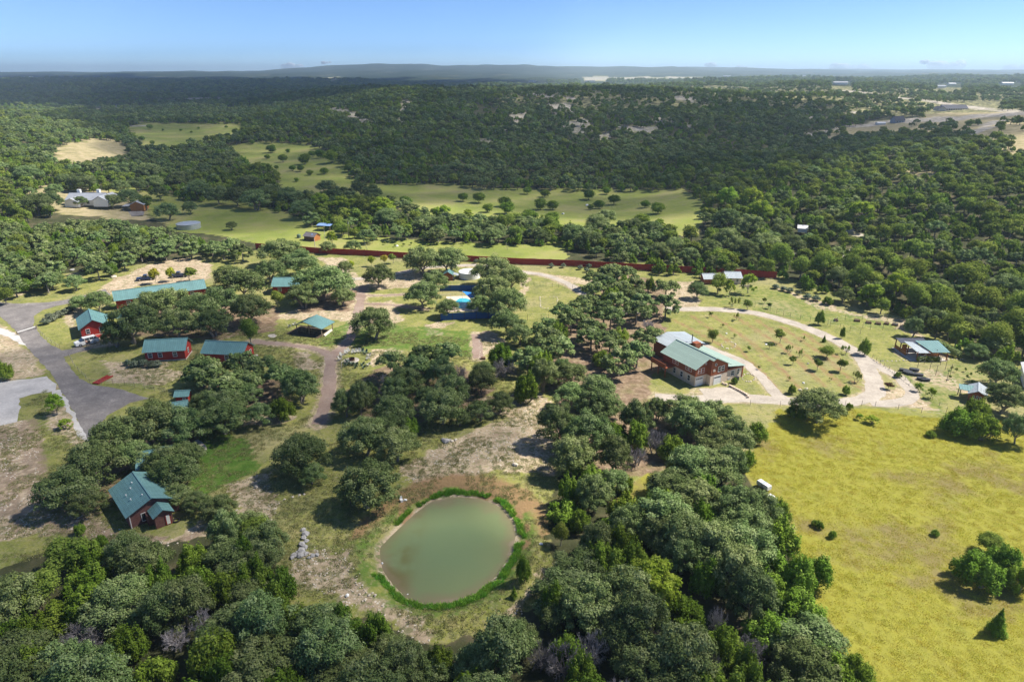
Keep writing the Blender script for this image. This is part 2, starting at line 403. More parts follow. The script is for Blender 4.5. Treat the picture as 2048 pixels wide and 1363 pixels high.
DIRTS = [
 [(178, 592), (225, 560), (300, 530), (355, 514), (400, 520), (428, 530), (425, 550), (405, 562), (300, 570), (220, 588), (200, 605), (170, 610)],
 [(125, 525), (165, 520), (170, 545), (165, 560), (140, 550)], [(30, 570), (70, 560), (60, 590), (25, 590)],
 [(-400, 850), (0, 850), (45, 840), (85, 870), (75, 930), (110, 1010), (180, 1000), (215, 1050), (330, 1085), (410, 1035), (420, 1065), (330, 1100), (210, 1085), (120, 1060), (0, 1075), (-400, 1100)],
 [(0, 650), (30, 665), (90, 750), (0, 770), (-100, 760), (-100, 650)], [(110, 760), (160, 850), (178, 890), (150, 900), (95, 850), (100, 780)],
 [(575, 1135), (600, 1090), (700, 1092), (705, 1120), (735, 1170), (770, 1215), (850, 1245), (840, 1290), (780, 1250), (700, 1215), (640, 1185), (585, 1160)],
 [(1000, 1235), (1060, 1180), (1110, 1120), (1130, 1140), (1080, 1200), (1010, 1260)], [(810, 1215), (855, 1240), (860, 1290), (825, 1290)],
 [(795, 945), (850, 905), (930, 870), (1000, 845), (1090, 850), (1120, 900), (1100, 950), (1040, 945), (960, 948), (880, 960), (820, 968)],
 [(1000, 800), (1085, 785), (1110, 850), (1010, 850)], [(880, 800), (1000, 790), (1080, 810), (1000, 830), (900, 830)],
 [(130, 620), (160, 610), (175, 625), (150, 660), (130, 650)], [(160, 680), (230, 672), (240, 690), (180, 700), (130, 700)],
 [(430, 640), (560, 630), (720, 560), (735, 590), (700, 640), (560, 640), (420, 690)],
 [(640, 512), (690, 515), (720, 560), (860, 540), (860, 560), (740, 575), (660, 560)], [(740, 555), (860, 560), (850, 575), (740, 580)],
 [(1040, 540), (1200, 560), (1260, 570), (1220, 590), (1130, 560)], [(1045, 555), (1060, 555), (1055, 590), (1035, 590)],
 [(1320, 570), (1390, 560), (1410, 620), (1350, 620), (1330, 600)], [(1540, 575), (1650, 600), (1700, 625), (1820, 640), (1850, 690), (1780, 650), (1650, 620)],
 [(1720, 770), (1830, 780), (1880, 820), (1800, 815)], [(1820, 735), (1880, 740), (1960, 790), (1920, 790), (1830, 760)],
 [(945, 665), (990, 660), (1010, 690), (990, 705), (945, 710)], [(730, 700), (790, 695), (800, 720), (740, 730)], [(580, 700), (625, 705), (640, 740), (600, 745)],
 [(780, 600), (815, 640), (780, 655), (700, 640), (735, 610)], [(840, 650), (900, 640), (880, 670), (850, 670)],
 [(450, 970), (540, 940), (560, 1010), (520, 1080), (470, 1040)], [(460, 830), (560, 800), (600, 830), (560, 850), (470, 850)],
 [(200, 720), (330, 725), (380, 750), (330, 770), (220, 765)], [(1790, 700), (1850, 690), (1910, 715), (1900, 725), (1800, 720)],
 [(1420, 505), (1480, 520), (1700, 500), (1760, 490), (1700, 540), (1480, 540)] ]
REDS = [[(800, 1035), (830, 990), (870, 968), (940, 958), (1000, 970), (1040, 995), (1060, 1050), (1055, 1100), (1040, 1090), (1040, 1040), (1010, 1000), (950, 982), (890, 984), (850, 1005), (815, 1050)]]
LITTER = [[(1060, 720), (1100, 650), (1190, 600), (1240, 540), (1330, 570), (1330, 700), (1300, 800), (1400, 830), (1400, 900), (1330, 945), (1200, 960), (1110, 900), (1110, 800)], [(680, 790), (760, 730), (900, 720), (985, 770), (940, 820), (830, 850), (720, 860)], [(250, 640), (330, 610), (500, 600), (560, 610), (560, 660), (430, 680), (270, 670)], [(400, 770), (560, 760), (590, 800), (480, 830)], [(590, 590), (720, 580), (700, 620), (600, 625)], [(120, 940), (250, 860), (400, 860), (360, 960), (180, 1020)]]
M1 = [(440, 290), (520, 283), (600, 285), (660, 300), (690, 330), (700, 350), (720, 365), (870, 365), (1000, 376), (1150, 378), (1330, 378), (1360, 374), (1405, 400), (1412, 440), (1390, 474), (1340, 470),
      (1250, 455), (1130, 455), (1100, 438), (1000, 455), (835, 430), (790, 412), (720, 396), (650, 385), (600, 398), (560, 380), (560, 355), (545, 340), (500, 330), (470, 310)]
M2 = [(255, 257), (285, 244), (480, 246), (495, 262), (440, 275), (400, 285), (340, 298), (290, 300), (265, 275)]
M3 = [(112, 290), (190, 275), (255, 285), (262, 320), (170, 332), (108, 322)]
M4 = [(215, 362), (300, 378), (380, 400), (470, 392), (560, 420), (640, 452), (700, 470), (820, 478), (900, 484), (1050, 488), (1135, 480), (1135, 520), (900, 510), (700, 500), (530, 492), (480, 480), (430, 470), (345, 462), (310, 435), (290, 410), (230, 400)]
M5 = [(60, 390), (90, 365), (120, 380), (210, 380), (290, 410), (300, 440), (240, 440), (190, 432), (130, 430), (60, 400)]
M6 = [(1630, 264), (1720, 252), (1800, 243), (1880, 226), (2100, 222), (2100, 330), (2000, 300), (1950, 275), (1900, 268), (1780, 268), (1700, 272), (1660, 280)]
M7 = [(1700, 342), (1790, 340), (1930, 343), (1920, 350), (1790, 350), (1710, 348)]
BRUSH = [(1000, 180), (1100, 172), (1500, 170), (2048, 178), (2300, 178), (2300, 240), (2048, 235), (1800, 232), (1600, 225), (1500, 205), (1400, 215), (1200, 225), (1000, 210)]
BARE = [[(1115, 245), (1165, 235), (1200, 262), (1150, 268)], [(1225, 255), (1290, 250), (1340, 262), (1240, 266)], [(1290, 235), (1345, 232), (1350, 246), (1320, 250)],
        [(805, 200), (822, 200), (815, 230), (800, 250), (795, 245)], [(645, 213), (685, 215), (745, 235), (755, 247), (735, 248), (690, 232), (650, 222)], [(170, 222), (230, 210), (290, 210), (230, 222), (175, 226)],
        [(940, 275), (985, 275), (985, 290), (950, 295)], [(1200, 265), (1225, 265), (1205, 295), (1198, 293)], [(1020, 225), (1055, 225), (1028, 255), (1015, 258)], [(1375, 250), (1395, 246), (1385, 254), (1372, 256)],
        [(1600, 265), (1640, 262), (1625, 278), (1606, 275)], [(1940, 260), (1985, 240), (1975, 262), (1930, 272)], [(655, 155), (680, 155), (668, 168), (655, 170)], [(1095, 205), (1140, 205), (1150, 222), (1105, 222)],
        [(1165, 155), (1340, 153), (1470, 157), (1170, 161)], [(1340, 190), (1400, 195), (1390, 205), (1350, 200)],
        [(270, 240), (285, 236), (284, 255), (272, 254)], [(430, 192), (480, 186), (510, 182), (470, 196)], [(340, 197), (400, 194), (460, 200), (400, 204)], [(1600, 425), (1740, 470), (1700, 520), (1680, 515), (1720, 475)]]

def line_poly(pts, w):
    up = [(x, y - w / 2) for x, y in pts]; return up + [(x, y + w / 2) for x, y in pts[::-1]]
LINES = [line_poly(*a) for a in [([(1606, 272), (1650, 263), (1700, 254), (1750, 247), (1790, 243)], 5), ([(1790, 240), (1850, 240), (1920, 236), (1990, 230), (2060, 226)], 8), ([(1690, 181), (1760, 190), (1830, 199), (1900, 210), (1990, 220), (2070, 224)], 4), ([(1560, 235), (1640, 234), (1690, 230), (1720, 223)], 4),
         ([(1930, 268), (1965, 262), (1980, 250), (2005, 238)], 9), ([(1120, 213), (1135, 207), (1128, 216), (1150, 222)], 4), ([(1200, 292), (1215, 274), (1226, 266)], 4), ([(1010, 262), (1035, 240), (1052, 226)], 4), ([(800, 250), (808, 228), (818, 203)], 7), ([(690, 237), (720, 240), (750, 246)], 4), ([(652, 216), (668, 222), (680, 220)], 4),
         ([(1230, 250), (1290, 262), (1310, 282)], 4), ([(1370, 257), (1392, 248)], 3), ([(1120, 232), (1100, 228), (1145, 224)], 3), ([(170, 224), (215, 214), (285, 211)], 5), ([(370, 201), (410, 197), (450, 196)], 4), ([(1024, 183), (1080, 190), (1150, 196)], 3), ([(275, 253), (280, 243), (278, 237)], 8), ([(1240, 500), (1270, 492), (1300, 505), (1310, 520)], 6), ([(1545, 520), (1600, 500), (1640, 470)], 5)]]
HOUSECLEAR = [[(1865, 205), (2005, 200), (2005, 246), (1865, 240)], [(1735, 238), (1822, 228), (1822, 266), (1735, 266)], [(1575, 460), (1610, 460), (1610, 482), (1575, 482)], [(1660, 165), (1705, 163), (1705, 180), (1660, 180)], [(1040, 158), (1095, 158), (1095, 172), (1040, 172)], [(1160, 160), (1215, 160), (1215, 172), (1160, 172)], [(1870, 168), (1925, 165), (1925, 186), (1870, 186)], [(1995, 165), (2045, 165), (2045, 180), (1995, 180)]]
PATHS = {  # centre lines in picture points, width in metres
 'walk': ([(728, 572), (722, 590), (719, 615), (712, 640), (700, 675), (680, 700), (664, 712), (660, 745), (659, 775), (652, 812), (634, 848)], 2.6),
 'cross': ([(505, 682), (540, 686), (600, 692), (640, 700), (664, 712)], 2.0),
 'branch': ([(722, 607), (760, 608), (800, 611), (850, 618)], 1.5),
 'branch2': ([(724, 590), (770, 591), (815, 588)], 1.1),
 'back': ([(690, 560), (730, 556), (790, 548), (850, 535), (905, 531), (960, 530), (1010, 535), (1045, 544), (1080, 548), (1110, 556), (1140, 570), (1165, 585), (1200, 605), (1240, 622), (1290, 625)], 2.6),
 'steps': ([(952, 668), (954, 690), (955, 716)], 2.2)}
DRIVES = {
 'main': ([(1330, 617), (1375, 618), (1430, 618), (1500, 624), (1560, 638), (1620, 658), (1670, 680), (1712, 705), (1735, 735), (1748, 765), (1745, 790), (1700, 803), (1640, 806), (1560, 800), (1500, 797), (1440, 797), (1370, 797), (1310, 793)], 3.4),
 'loop': ([(1712, 705), (1750, 728), (1790, 750), (1818, 775), (1822, 795), (1790, 806), (1740, 805)], 2.8),
 'house': ([(1398, 686), (1430, 700), (1470, 716), (1505, 738), (1530, 762), (1550, 785), (1570, 800)], 2.6),
 'apron': ([(1405, 786), (1430, 785), (1455, 784), (1490, 796)], 4.5)}

def gpts(pts): return [at(*p) for p in pts]
# ---------------------------------------------------------------- ground sheet
def axis_pts(a, b, st, far, ratio):
    l = list(np.arange(a, b + 1e-6, st)); s = st
    while l[-1] < far:
        s = s * ratio; l.append(l[-1] + s)
    return l
ygr = np.array([-600, -300, -120, -40, 0, 20, 32] + axis_pts(40, 235, 0.95, 15500, 1.034))
xr = axis_pts(0, 128, 0.95, 17000, 1.045); xgr = np.array([-v for v in xr[:0:-1]] + xr)
GX, GY = np.meshgrid(xgr, ygr); nx, ny = len(xgr), len(ygr)
gx, gy = GX.ravel(), GY.ravel(); gzv = ground_z(gx, gy)
PX, PY = proj(gx, gy, terrain(gx, gy)); behind = gy < 25
PX = np.where(behind, 1024 + gx * 15, PX); PY = np.where(behind, 1700, PY)
dist = np.maximum(gy, 60.0)
wx = PX + (_vn(gx, gy, 5, 11) * 1.3 + _vn(gx, gy, 1.9, 12) * .8) * 1365 / (dist + 20) ; wy = PY + (_vn(gx, gy, 5, 13) * 1.0 + _vn(gx, gy, 1.9, 14) * .6) * 1365 / (dist + 20) * np.clip(60 / dist, .05, .8)
def mask(polys):
    m = np.zeros(len(gx), bool)
    for p in polys: m |= inpoly(wx, wy, p)
    return m.astype(np.float32)
def linemask(d, soft=1.6, grow=.4):
    out = np.zeros(len(gx))
    nearm = (gy < 300) & (gy > 30)
    for pts, w in d.values():
        dd = segdist(gx[nearm], gy[nearm], gpts(pts)); out[nearm] = np.maximum(out[nearm], np.clip(1 - (dd - w / 2 - grow) / soft, 0, 1))
    return out
sd = np.where(inpoly(gx, gy, POND), -1, 1) * np.where(np.hypot(gx + 9, gy - 77) < 60, segdist(gx, gy, POND, True), 60)
A = {}
A['gold'] = mask([GOLD, GOLD2])
A['lush'] = np.maximum(mask([LAWN]) * .75 + mask([LAWN3, LAWN4]) * .36, np.clip(1 - np.abs(sd - 2.0) / 2.6, 0, 1) * .65)
A['lush'] = np.maximum(A['lush'], mask([LAWN]) * 1.0)
A['lush'] = np.maximum(A['lush'], mask([LAWN2, LAWN5]) * .6)
A['dirt'] = np.maximum(np.maximum(mask(DIRTS) * .75, mask(DIRTS[:1] + DIRTS[3:4]) * 1.05), linemask(PATHS) * .7)
A['dirt'] = np.maximum(A['dirt'], linemask(DRIVES, 1.0, .2) * .6)
A['dirt'] = np.where(A['gold'] > .5, A['dirt'] * .2, A['dirt'])
A['dirt'] = np.maximum(A['dirt'], np.clip(1 - np.abs(sd + .2) / 1.3, 0, 1) * .9); A['dirt'] = np.where(sd < -.3, 1, A['dirt'])
A['red'] = np.maximum(mask(REDS) * 1.25, np.clip(1 - np.abs(sd - 4.2) / 2.2, 0, 1) * (gy > 78) * (gx > -22) * 1.1)
nearm_ = (gy < 200) & (gy > 90); rowm = np.zeros(len(gx))
for pts in [[(1350, 640), (1440, 690)], [(1385, 632), (1480, 700), (1560, 785)], [(1425, 630), (1510, 690), (1610, 785)], [(1470, 632), (1560, 690), (1650, 770)], [(1515, 640), (1600, 700), (1690, 775)], [(1560, 652), (1640, 705), (1720, 775)], [(1610, 668), (1690, 725)]]:
    rowm[nearm_] = np.maximum(rowm[nearm_], np.clip(1 - (segdist(gx[nearm_], gy[nearm_], gpts(pts)) - .45) / .8, 0, 1))
A['red'] = np.maximum(A['red'], rowm * .62)
rut_ = (gy < 160) & (gy > 60); rutm = np.zeros(len(gx))
for pts in [[(8, 860), (18, 930), (30, 1010), (40, 1060)], [(42, 850), (54, 930), (70, 1000), (120, 1055), (205, 1090), (330, 1098), (410, 1060)], [(-20, 860), (-14, 940), (0, 1030)], [(66, 840), (82, 920), (100, 990), (150, 1030), (215, 1068), (320, 1078)]]:
    rutm[rut_] = np.maximum(rutm[rut_], np.clip(1 - (segdist(gx[rut_], gy[rut_], gpts(pts)) - .35) / .8, 0, 1))
A['litter2'] = rutm
A['litter'] = mask(LITTER) * .8
A['meadow'] = mask([M1, M2, M4]) * 1.0
A['dry'] = mask([M3, M5, M6, M7]); A['bare'] = np.maximum(mask(BARE) * .62, mask(LINES))
A['brush'] = mask([BRUSH])
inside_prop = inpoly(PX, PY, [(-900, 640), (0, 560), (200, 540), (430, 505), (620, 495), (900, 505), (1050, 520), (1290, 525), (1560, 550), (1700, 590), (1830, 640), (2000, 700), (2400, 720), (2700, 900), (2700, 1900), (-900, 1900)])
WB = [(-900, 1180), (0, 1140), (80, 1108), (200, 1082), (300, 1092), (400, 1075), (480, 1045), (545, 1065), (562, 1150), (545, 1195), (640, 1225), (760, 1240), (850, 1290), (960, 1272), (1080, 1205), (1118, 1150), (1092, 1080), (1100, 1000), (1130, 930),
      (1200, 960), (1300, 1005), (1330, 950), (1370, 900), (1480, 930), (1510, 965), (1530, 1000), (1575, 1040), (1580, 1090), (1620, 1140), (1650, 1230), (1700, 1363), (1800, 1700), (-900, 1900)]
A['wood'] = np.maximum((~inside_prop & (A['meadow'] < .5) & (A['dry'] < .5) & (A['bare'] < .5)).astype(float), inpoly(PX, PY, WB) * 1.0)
V = np.stack([gx, gy, gzv], 1)
ii, jj = np.meshgrid(np.arange(nx - 1), np.arange(ny - 1)); k = (jj * nx + ii).ravel()
Q = np.stack([k, k + 1, k + nx + 1, k + nx], 1)

def ground_material():
    t = NT('ground_cover'); p = t.pos(); l = t.l
    n_big = t.noise(.035, 4, .6, p); n_mid = t.noise(.22, 4, .62, p); n_fine = t.noise(1.5, 3, .6, p); n_far = t.noise(.006, 4, .6, p)
    n_clump = t.noise(.7, 3, .65, p)
    # short turf, greener and drier patches, bare earth showing through
    turf = t.ramp(n_mid, [(.25, (.105, .135, .030)), (.45, (.185, .205, .048)), (.60, (.255, .255, .068)), (.78, (.35, .31, .13))])
    turf = t.mix(t.math('MULTIPLY', t.step(n_fine, .42, .72), .55), turf, (.30, .265, .15))
    turf = t.mix(t.math('MULTIPLY', t.step(n_big, .48, .66), .45), turf, (.34, .285, .175))
    turf = t.mix(t.math('MULTIPLY', t.step(n_clump, .54, .62), .5), turf, (.085, .115, .035)); turf = t.mix(t.math('MULTIPLY', t.step(t.noise(3.2, 3, .7, p), .57, .66), .45), turf, (.44, .39, .27))
    # pale stony earth with tufts and stones
    vor = t.new('ShaderNodeTexVoronoi'); vor.inputs['Scale'].default_value = 1.7; l.new(p, vor.inputs['Vector'])
    stones = t.math('MULTIPLY', t.math('SUBTRACT', 1.0, t.step(vor.outputs['Distance'], .16, .34)), t.step(t.noise(.5, 3, .6, p), .40, .58))
    dirt = t.ramp(n_mid, [(.25, (.27, .20, .135)), (.5, (.43, .34, .235)), (.75, (.56, .46, .33))])
    dirt = t.mix(stones, dirt, (.68, .61, .50)); dirt = t.mix(t.math('MULTIPLY', t.step(n_fine, .52, .62), .5), dirt, (.20, .165, .10))
    dirt = t.mix(t.math('MULTIPLY', t.step(n_clump, .53, .62), .75), dirt, (.15, .165, .07))
    lush = t.ramp(n_clump, [(.25, (.045, .10, .014)), (.5, (.075, .145, .022)), (.75, (.13, .19, .04))])
    gold = t.ramp(t.noise(1.1, 6, .75, p), [(.22, (.205, .20, .04)), (.45, (.25, .242, .042)), (.62, (.28, .268, .045)), (.82, (.305, .28, .07))])
    gold = t.mix(t.math('MULTIPLY', t.step(t.noise(.06, 5, .65, p), .50, .64), .8), gold, (.195, .155, .075))
    gold = t.mix(t.math('MULTIPLY', t.step(n_mid, .54, .68), .5), gold, (.22, .23, .05))
    gold = t.mix(t.math('MULTIPLY', t.step(n_fine, .5, .66), .35), gold, (.12, .11, .03))
    meadow = t.ramp(n_big, [(.28, (.16, .20, .045)), (.46, (.225, .26, .06)), (.6, (.29, .29, .095)), (.75, (.34, .29, .15))])
    meadow = t.mix(t.math('MULTIPLY', t.step(n_mid, .50, .66), .35), meadow, (.25, .23, .12))
    dry = t.ramp(n_mid, [(.3, (.22, .20, .10)), (.5, (.34, .29, .16)), (.7, (.44, .36, .23))])
    bare = t.ramp(n_mid, [(.3, (.20, .18, .14)), (.5, (.40, .36, .30)), (.7, (.62, .56, .48))])
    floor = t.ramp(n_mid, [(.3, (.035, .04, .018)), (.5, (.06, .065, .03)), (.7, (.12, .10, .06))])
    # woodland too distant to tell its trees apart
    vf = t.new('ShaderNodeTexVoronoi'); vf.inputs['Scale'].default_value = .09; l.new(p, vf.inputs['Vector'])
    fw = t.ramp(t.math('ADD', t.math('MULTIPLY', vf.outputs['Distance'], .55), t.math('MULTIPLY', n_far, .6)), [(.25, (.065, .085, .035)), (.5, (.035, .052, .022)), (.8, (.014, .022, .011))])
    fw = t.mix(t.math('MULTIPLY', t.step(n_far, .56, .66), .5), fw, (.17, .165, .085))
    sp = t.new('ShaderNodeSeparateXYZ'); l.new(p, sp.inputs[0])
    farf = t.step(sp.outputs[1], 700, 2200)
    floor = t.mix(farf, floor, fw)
    def edge(name, w=.35, nz=n_clump):
        return t.step(t.math('ADD', t.attr(name), t.math('MULTIPLY', t.math('SUBTRACT', nz, .5), 1.6)), .5 - w / 2, .5 + w / 2)
    c = t.mix(edge('dirt', .5), turf, dirt)
    c = t.mix(edge('lush', .6), c, lush)
    c = t.mix(t.math('MULTIPLY', edge('litter2', .6), .7), c, (.25, .185, .135)); c = t.mix(edge('litter', .8, n_mid), c, t.ramp(n_clump, [(.3, (.13, .095, .06)), (.5, (.22, .155, .105)), (.7, (.34, .26, .18))])); c = t.mix(t.math('MULTIPLY', edge('red', .8), .85), c, (.27, .165, .09))
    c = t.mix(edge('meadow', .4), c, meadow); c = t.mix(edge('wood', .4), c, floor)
    br = t.mix(t.step(n_mid, .42, .62), floor, (.34, .32, .16)); c = t.mix(edge('brush', .4, n_mid), c, br)
    c = t.mix(edge('dry', .4), c, dry); c = t.mix(edge('bare', .5), c, bare)
    c = t.mix(t.step(t.attr('gold'), .3, .7), c, gold)
    t.color(c); t.rough(.95, .08)
    hgt = t.math('ADD', t.math('MULTIPLY', n_clump, .5), t.math('MULTIPLY', n_fine, .35)); hgt = t.math('MULTIPLY', hgt, t.math('SUBTRACT', 1.0, t.math('MULTIPLY', t.attr('gold'), .7))); t.bump(hgt, .55, .5)
    return t.m
gm = npmesh('ground', V, Q, ground_material())
for nme, v in A.items():
    a = gm.attributes.new(nme, 'FLOAT', 'POINT'); a.data.foreach_set('value', v.astype(np.float32))
gm.polygons.foreach_set('use_smooth', np.ones(len(Q), bool))
ground = tag(put('ground', gm), 'grassy and stony ground rolling out to wooded hills', None, None, 'structure')

# ---------------------------------------------------------------- roads and paths
def smooth_line(pts, step=1.2):
    P = [Vector((*p, 0)) for p in pts]; out = []
    for i in range(len(P) - 1):
        p0, p1, p2, p3 = P[max(i - 1, 0)], P[i], P[i + 1], P[min(i + 2, len(P) - 1)]
        n = max(1, int((p2 - p1).length / step))
        for j in range(n):
            s = j / n
            out.append(0.5 * ((2 * p1) + (-p0 + p2) * s + (2 * p0 - 5 * p1 + 4 * p2 - p3) * s * s + (-p0 + 3 * p1 - 3 * p2 + p3) * s ** 3))
    out.append(P[-1]); return out
def ribbon(name, pts, w, m, z=.02, jag=.25, label=None):
    L_ = smooth_line(gpts(pts)); b = MB(); rr = random.Random(len(pts)); n = len(L_)
    a_ = [0, 0]
    for i, p in enumerate(L_):
        d = (L_[min(i + 1, n - 1)] - L_[max(i - 1, 0)]).normalized(); nrm = Vector((-d.y, d.x, 0))
        a_ = [.5 * a_[0] + rr.uniform(-jag, jag), .5 * a_[1] + rr.uniform(-jag, jag)]
        for q in (p + nrm * (w / 2 + a_[0]), p - nrm * (w / 2 + a_[1])): b.v.append((q.x, q.y, gz(q.x, q.y) + z))
    for i in range(n - 1): b.f.append((2 * i + 1, 2 * i + 3, 2 * i + 2, 2 * i)); b.mi.append(0)
    return tag(b.build(name, m), label, None, None, 'structure')
def roadmat(name, stops, grain=.5):
    t = NT(name); p = t.pos(); n1 = t.noise(.30, 4, .6, p); n2 = t.noise(2.2, 3, .6, p); n3 = t.noise(9, 2, .5, p)
    f = t.math('ADD', t.math('MULTIPLY', n1, .6), t.math('MULTIPLY', n2, .4)); c = t.ramp(f, stops)
    c = t.mix(t.math('MULTIPLY', t.step(n3, .58, .7), grain), c, stops[-1][1]); t.color(c); t.rough(.92, .15); t.bump(n3, .4, .03); return t.m
asph = roadmat('worn_asphalt', [(.3, (.125, .115, .112)), (.45, (.17, .157, .152)), (.58, (.235, .217, .207)), (.68, (.36, .33, .30))], .45)
grav = roadmat('gravel', [(.3, (.27, .235, .20)), (.5, (.40, .355, .30)), (.7, (.54, .48, .41))])
path = roadmat('reddish_gravel', [(.3, (.21, .145, .115)), (.5, (.29, .215, .175)), (.7, (.37, .30, .25))])
chalk = roadmat('white_chalk', [(.3, (.34, .33, .32)), (.5, (.48, .46, .44)), (.7, (.62, .60, .57))])
def patch(name, pts, m, z, label):
    P = gpts(pts); b = MB(); rr = random.Random(3); L_ = []
    for i in range(len(P)):
        a_, c_ = Vector((*P[i], 0)), Vector((*P[(i + 1) % len(P)], 0)); n_ = max(1, int((c_ - a_).length / 1.3)); L_ += [a_.lerp(c_, j / n_) for j in range(n_)]
    b.v = [(p.x + rr.uniform(-.22, .22), p.y + rr.uniform(-.22, .22), z) for p in L_]; b.f = [tuple(range(len(b.v)))]; b.mi = [0]
    import bmesh
    me = b.mesh(name, m); bm = bmesh.new(); bm.from_mesh(me); bmesh.ops.triangulate(bm, faces=bm.faces[:]); bmesh.ops.recalc_face_normals(bm, faces=bm.faces[:])
    if sum(f.normal.z for f in bm.faces) < 0: bmesh.ops.reverse_faces(bm, faces=bm.faces[:])
    bm.to_mesh(me); bm.free()
    return tag(put(name, me), label, None, None, 'structure')
patch('road', [(-300, 545), (-100, 585), (0, 604), (35, 607), (100, 604), (150, 596), (210, 578), (222, 590), (160, 603), (112, 612), (84, 620), (69, 632), (66, 647), (73, 658), (84, 674), (98, 687), (126, 700), (160, 694), (185, 697), (150, 706), (128, 714),
       (142, 738), (160, 757), (182, 769), (215, 774), (250, 780), (272, 787), (300, 797), (258, 806), (214, 830), (196, 855), (182, 884), (160, 852), (150, 826), (130, 792), (114, 766), (98, 742), (70, 712), (45, 682), (32, 663), (15, 645), (0, 633), (-100, 610), (-300, 580)], asph, .024, 'worn grey asphalt road widening into a yard')
patch('gravel_pad', [(-200, 775), (0, 764), (60, 757), (92, 752), (112, 768), (108, 782), (60, 789), (38, 796), (40, 820), (34, 842), (0, 850), (-200, 860)], chalk, .016, 'white chalky gravel pad beside the road')
patch('barn_forecourt', [(238, 436), (250, 426), (272, 424), (290, 430), (288, 437), (262, 440)], asph, gz(*at(262, 432)) + .05, 'small grey forecourt of the orange barn')
ribbon('chalk_track', [(100, 700), (60, 690), (30, 672), (-30, 650)], 2.0, chalk, .012, .4, 'chalky shoulder of the road')
ribbon('chalk_verge', [(112, 780), (136, 815), (152, 842), (168, 868), (182, 892)], 1.0, chalk, .012, .35, 'white chalk verge along the road')
for i, (kk, lab) in enumerate((('walk', 'reddish gravel footpath past the pavilion and fire pit'), ('cross', 'reddish footpath coming from the red cabins'), ('branch', 'narrow footpath leading towards the pool'), ('branch2', 'faint upper footpath'), ('back', 'grey lane behind the pool'), ('steps', 'short gravel walk beside the lawn'))):
    ribbon('path', *PATHS[kk], path if kk != 'back' else grav, .020 + .0045 * i, .3, lab)
for i, (kk, lab) in enumerate((('main', 'pale gravel drive curving round the orchard'), ('loop', 'gravel turning loop round a grass island'), ('house', 'gravel lane between house and orchard'), ('apron', 'gravel apron before the garages'))):
    ribbon('drive', *DRIVES[kk], grav, .020 + .0045 * i, .25, lab)

# ---------------------------------------------------------------- pond water
def pond_water():
    P = [Vector((*p, 0)) for p in POND]; L_ = smooth_line([p for p in POND] + [POND[0]], .9)[:-1]
    c = sum(L_, Vector()) / len(L_); b = MB(); n = len(L_); rr = random.Random(5)
    rings = [1.03, .9, .7, .45, .2]
    sh = []
    for r in rings:
        for q in L_: v = c + (q - c) * r; b.v.append((v.x, v.y, -.48)); sh.append(r)
    b.v.append((c.x, c.y, -.48)); sh.append(0)
    for k_ in range(len(rings) - 1):
        for i in range(n): j = (i + 1) % n; b.f.append((k_ * n + i, k_ * n + j, (k_ + 1) * n + j, (k_ + 1) * n + i)); b.mi.append(0)
    for i in range(n): b.f.append(((len(rings) - 1) * n + i, (len(rings) - 1) * n + (i + 1) % n, len(b.v) - 1)); b.mi.append(0)
    t = NT('pond_water'); p = t.pos(); n1 = t.noise(.16, 3, .6, p); a = t.attr('shallow')
    f = t.math('ADD', a, t.math('MULTIPLY', t.math('SUBTRACT', n1, .5), .5))
    col = t.ramp(f, [(.35, (.150, .205, .098)), (.78, (.165, .205, .095)), (.93, (.19, .175, .095)), (1.05, (.25, .20, .14))])
    sx = t.new('ShaderNodeSeparateXYZ'); t.l.new(p, sx.inputs[0])
    weed = t.math('MULTIPLY', t.step(t.math('ADD', t.math('MULTIPLY', t.math('ABSOLUTE', t.math('SUBTRACT', sx.outputs[0], -15.2)), -1.), 3.0), -.5, 2.5), t.step(n1, .42, .6))
    col = t.mix(t.math('MULTIPLY', weed, .55), col, (.12, .105, .025))
    t.color(col); t.rough(.10, .4); t.b.inputs['IOR'].default_value = 1.33
    t.bump(t.noise(2.2, 4, .65, p), .22, .06)
    me = b.mesh('pond', t.m); at_ = me.attributes.new('shallow', 'FLOAT', 'POINT'); at_.data.foreach_set('value', sh)
    return tag(put('pond_water', me), 'murky green water of the oval pond', None, None, 'structure')
pond_water()

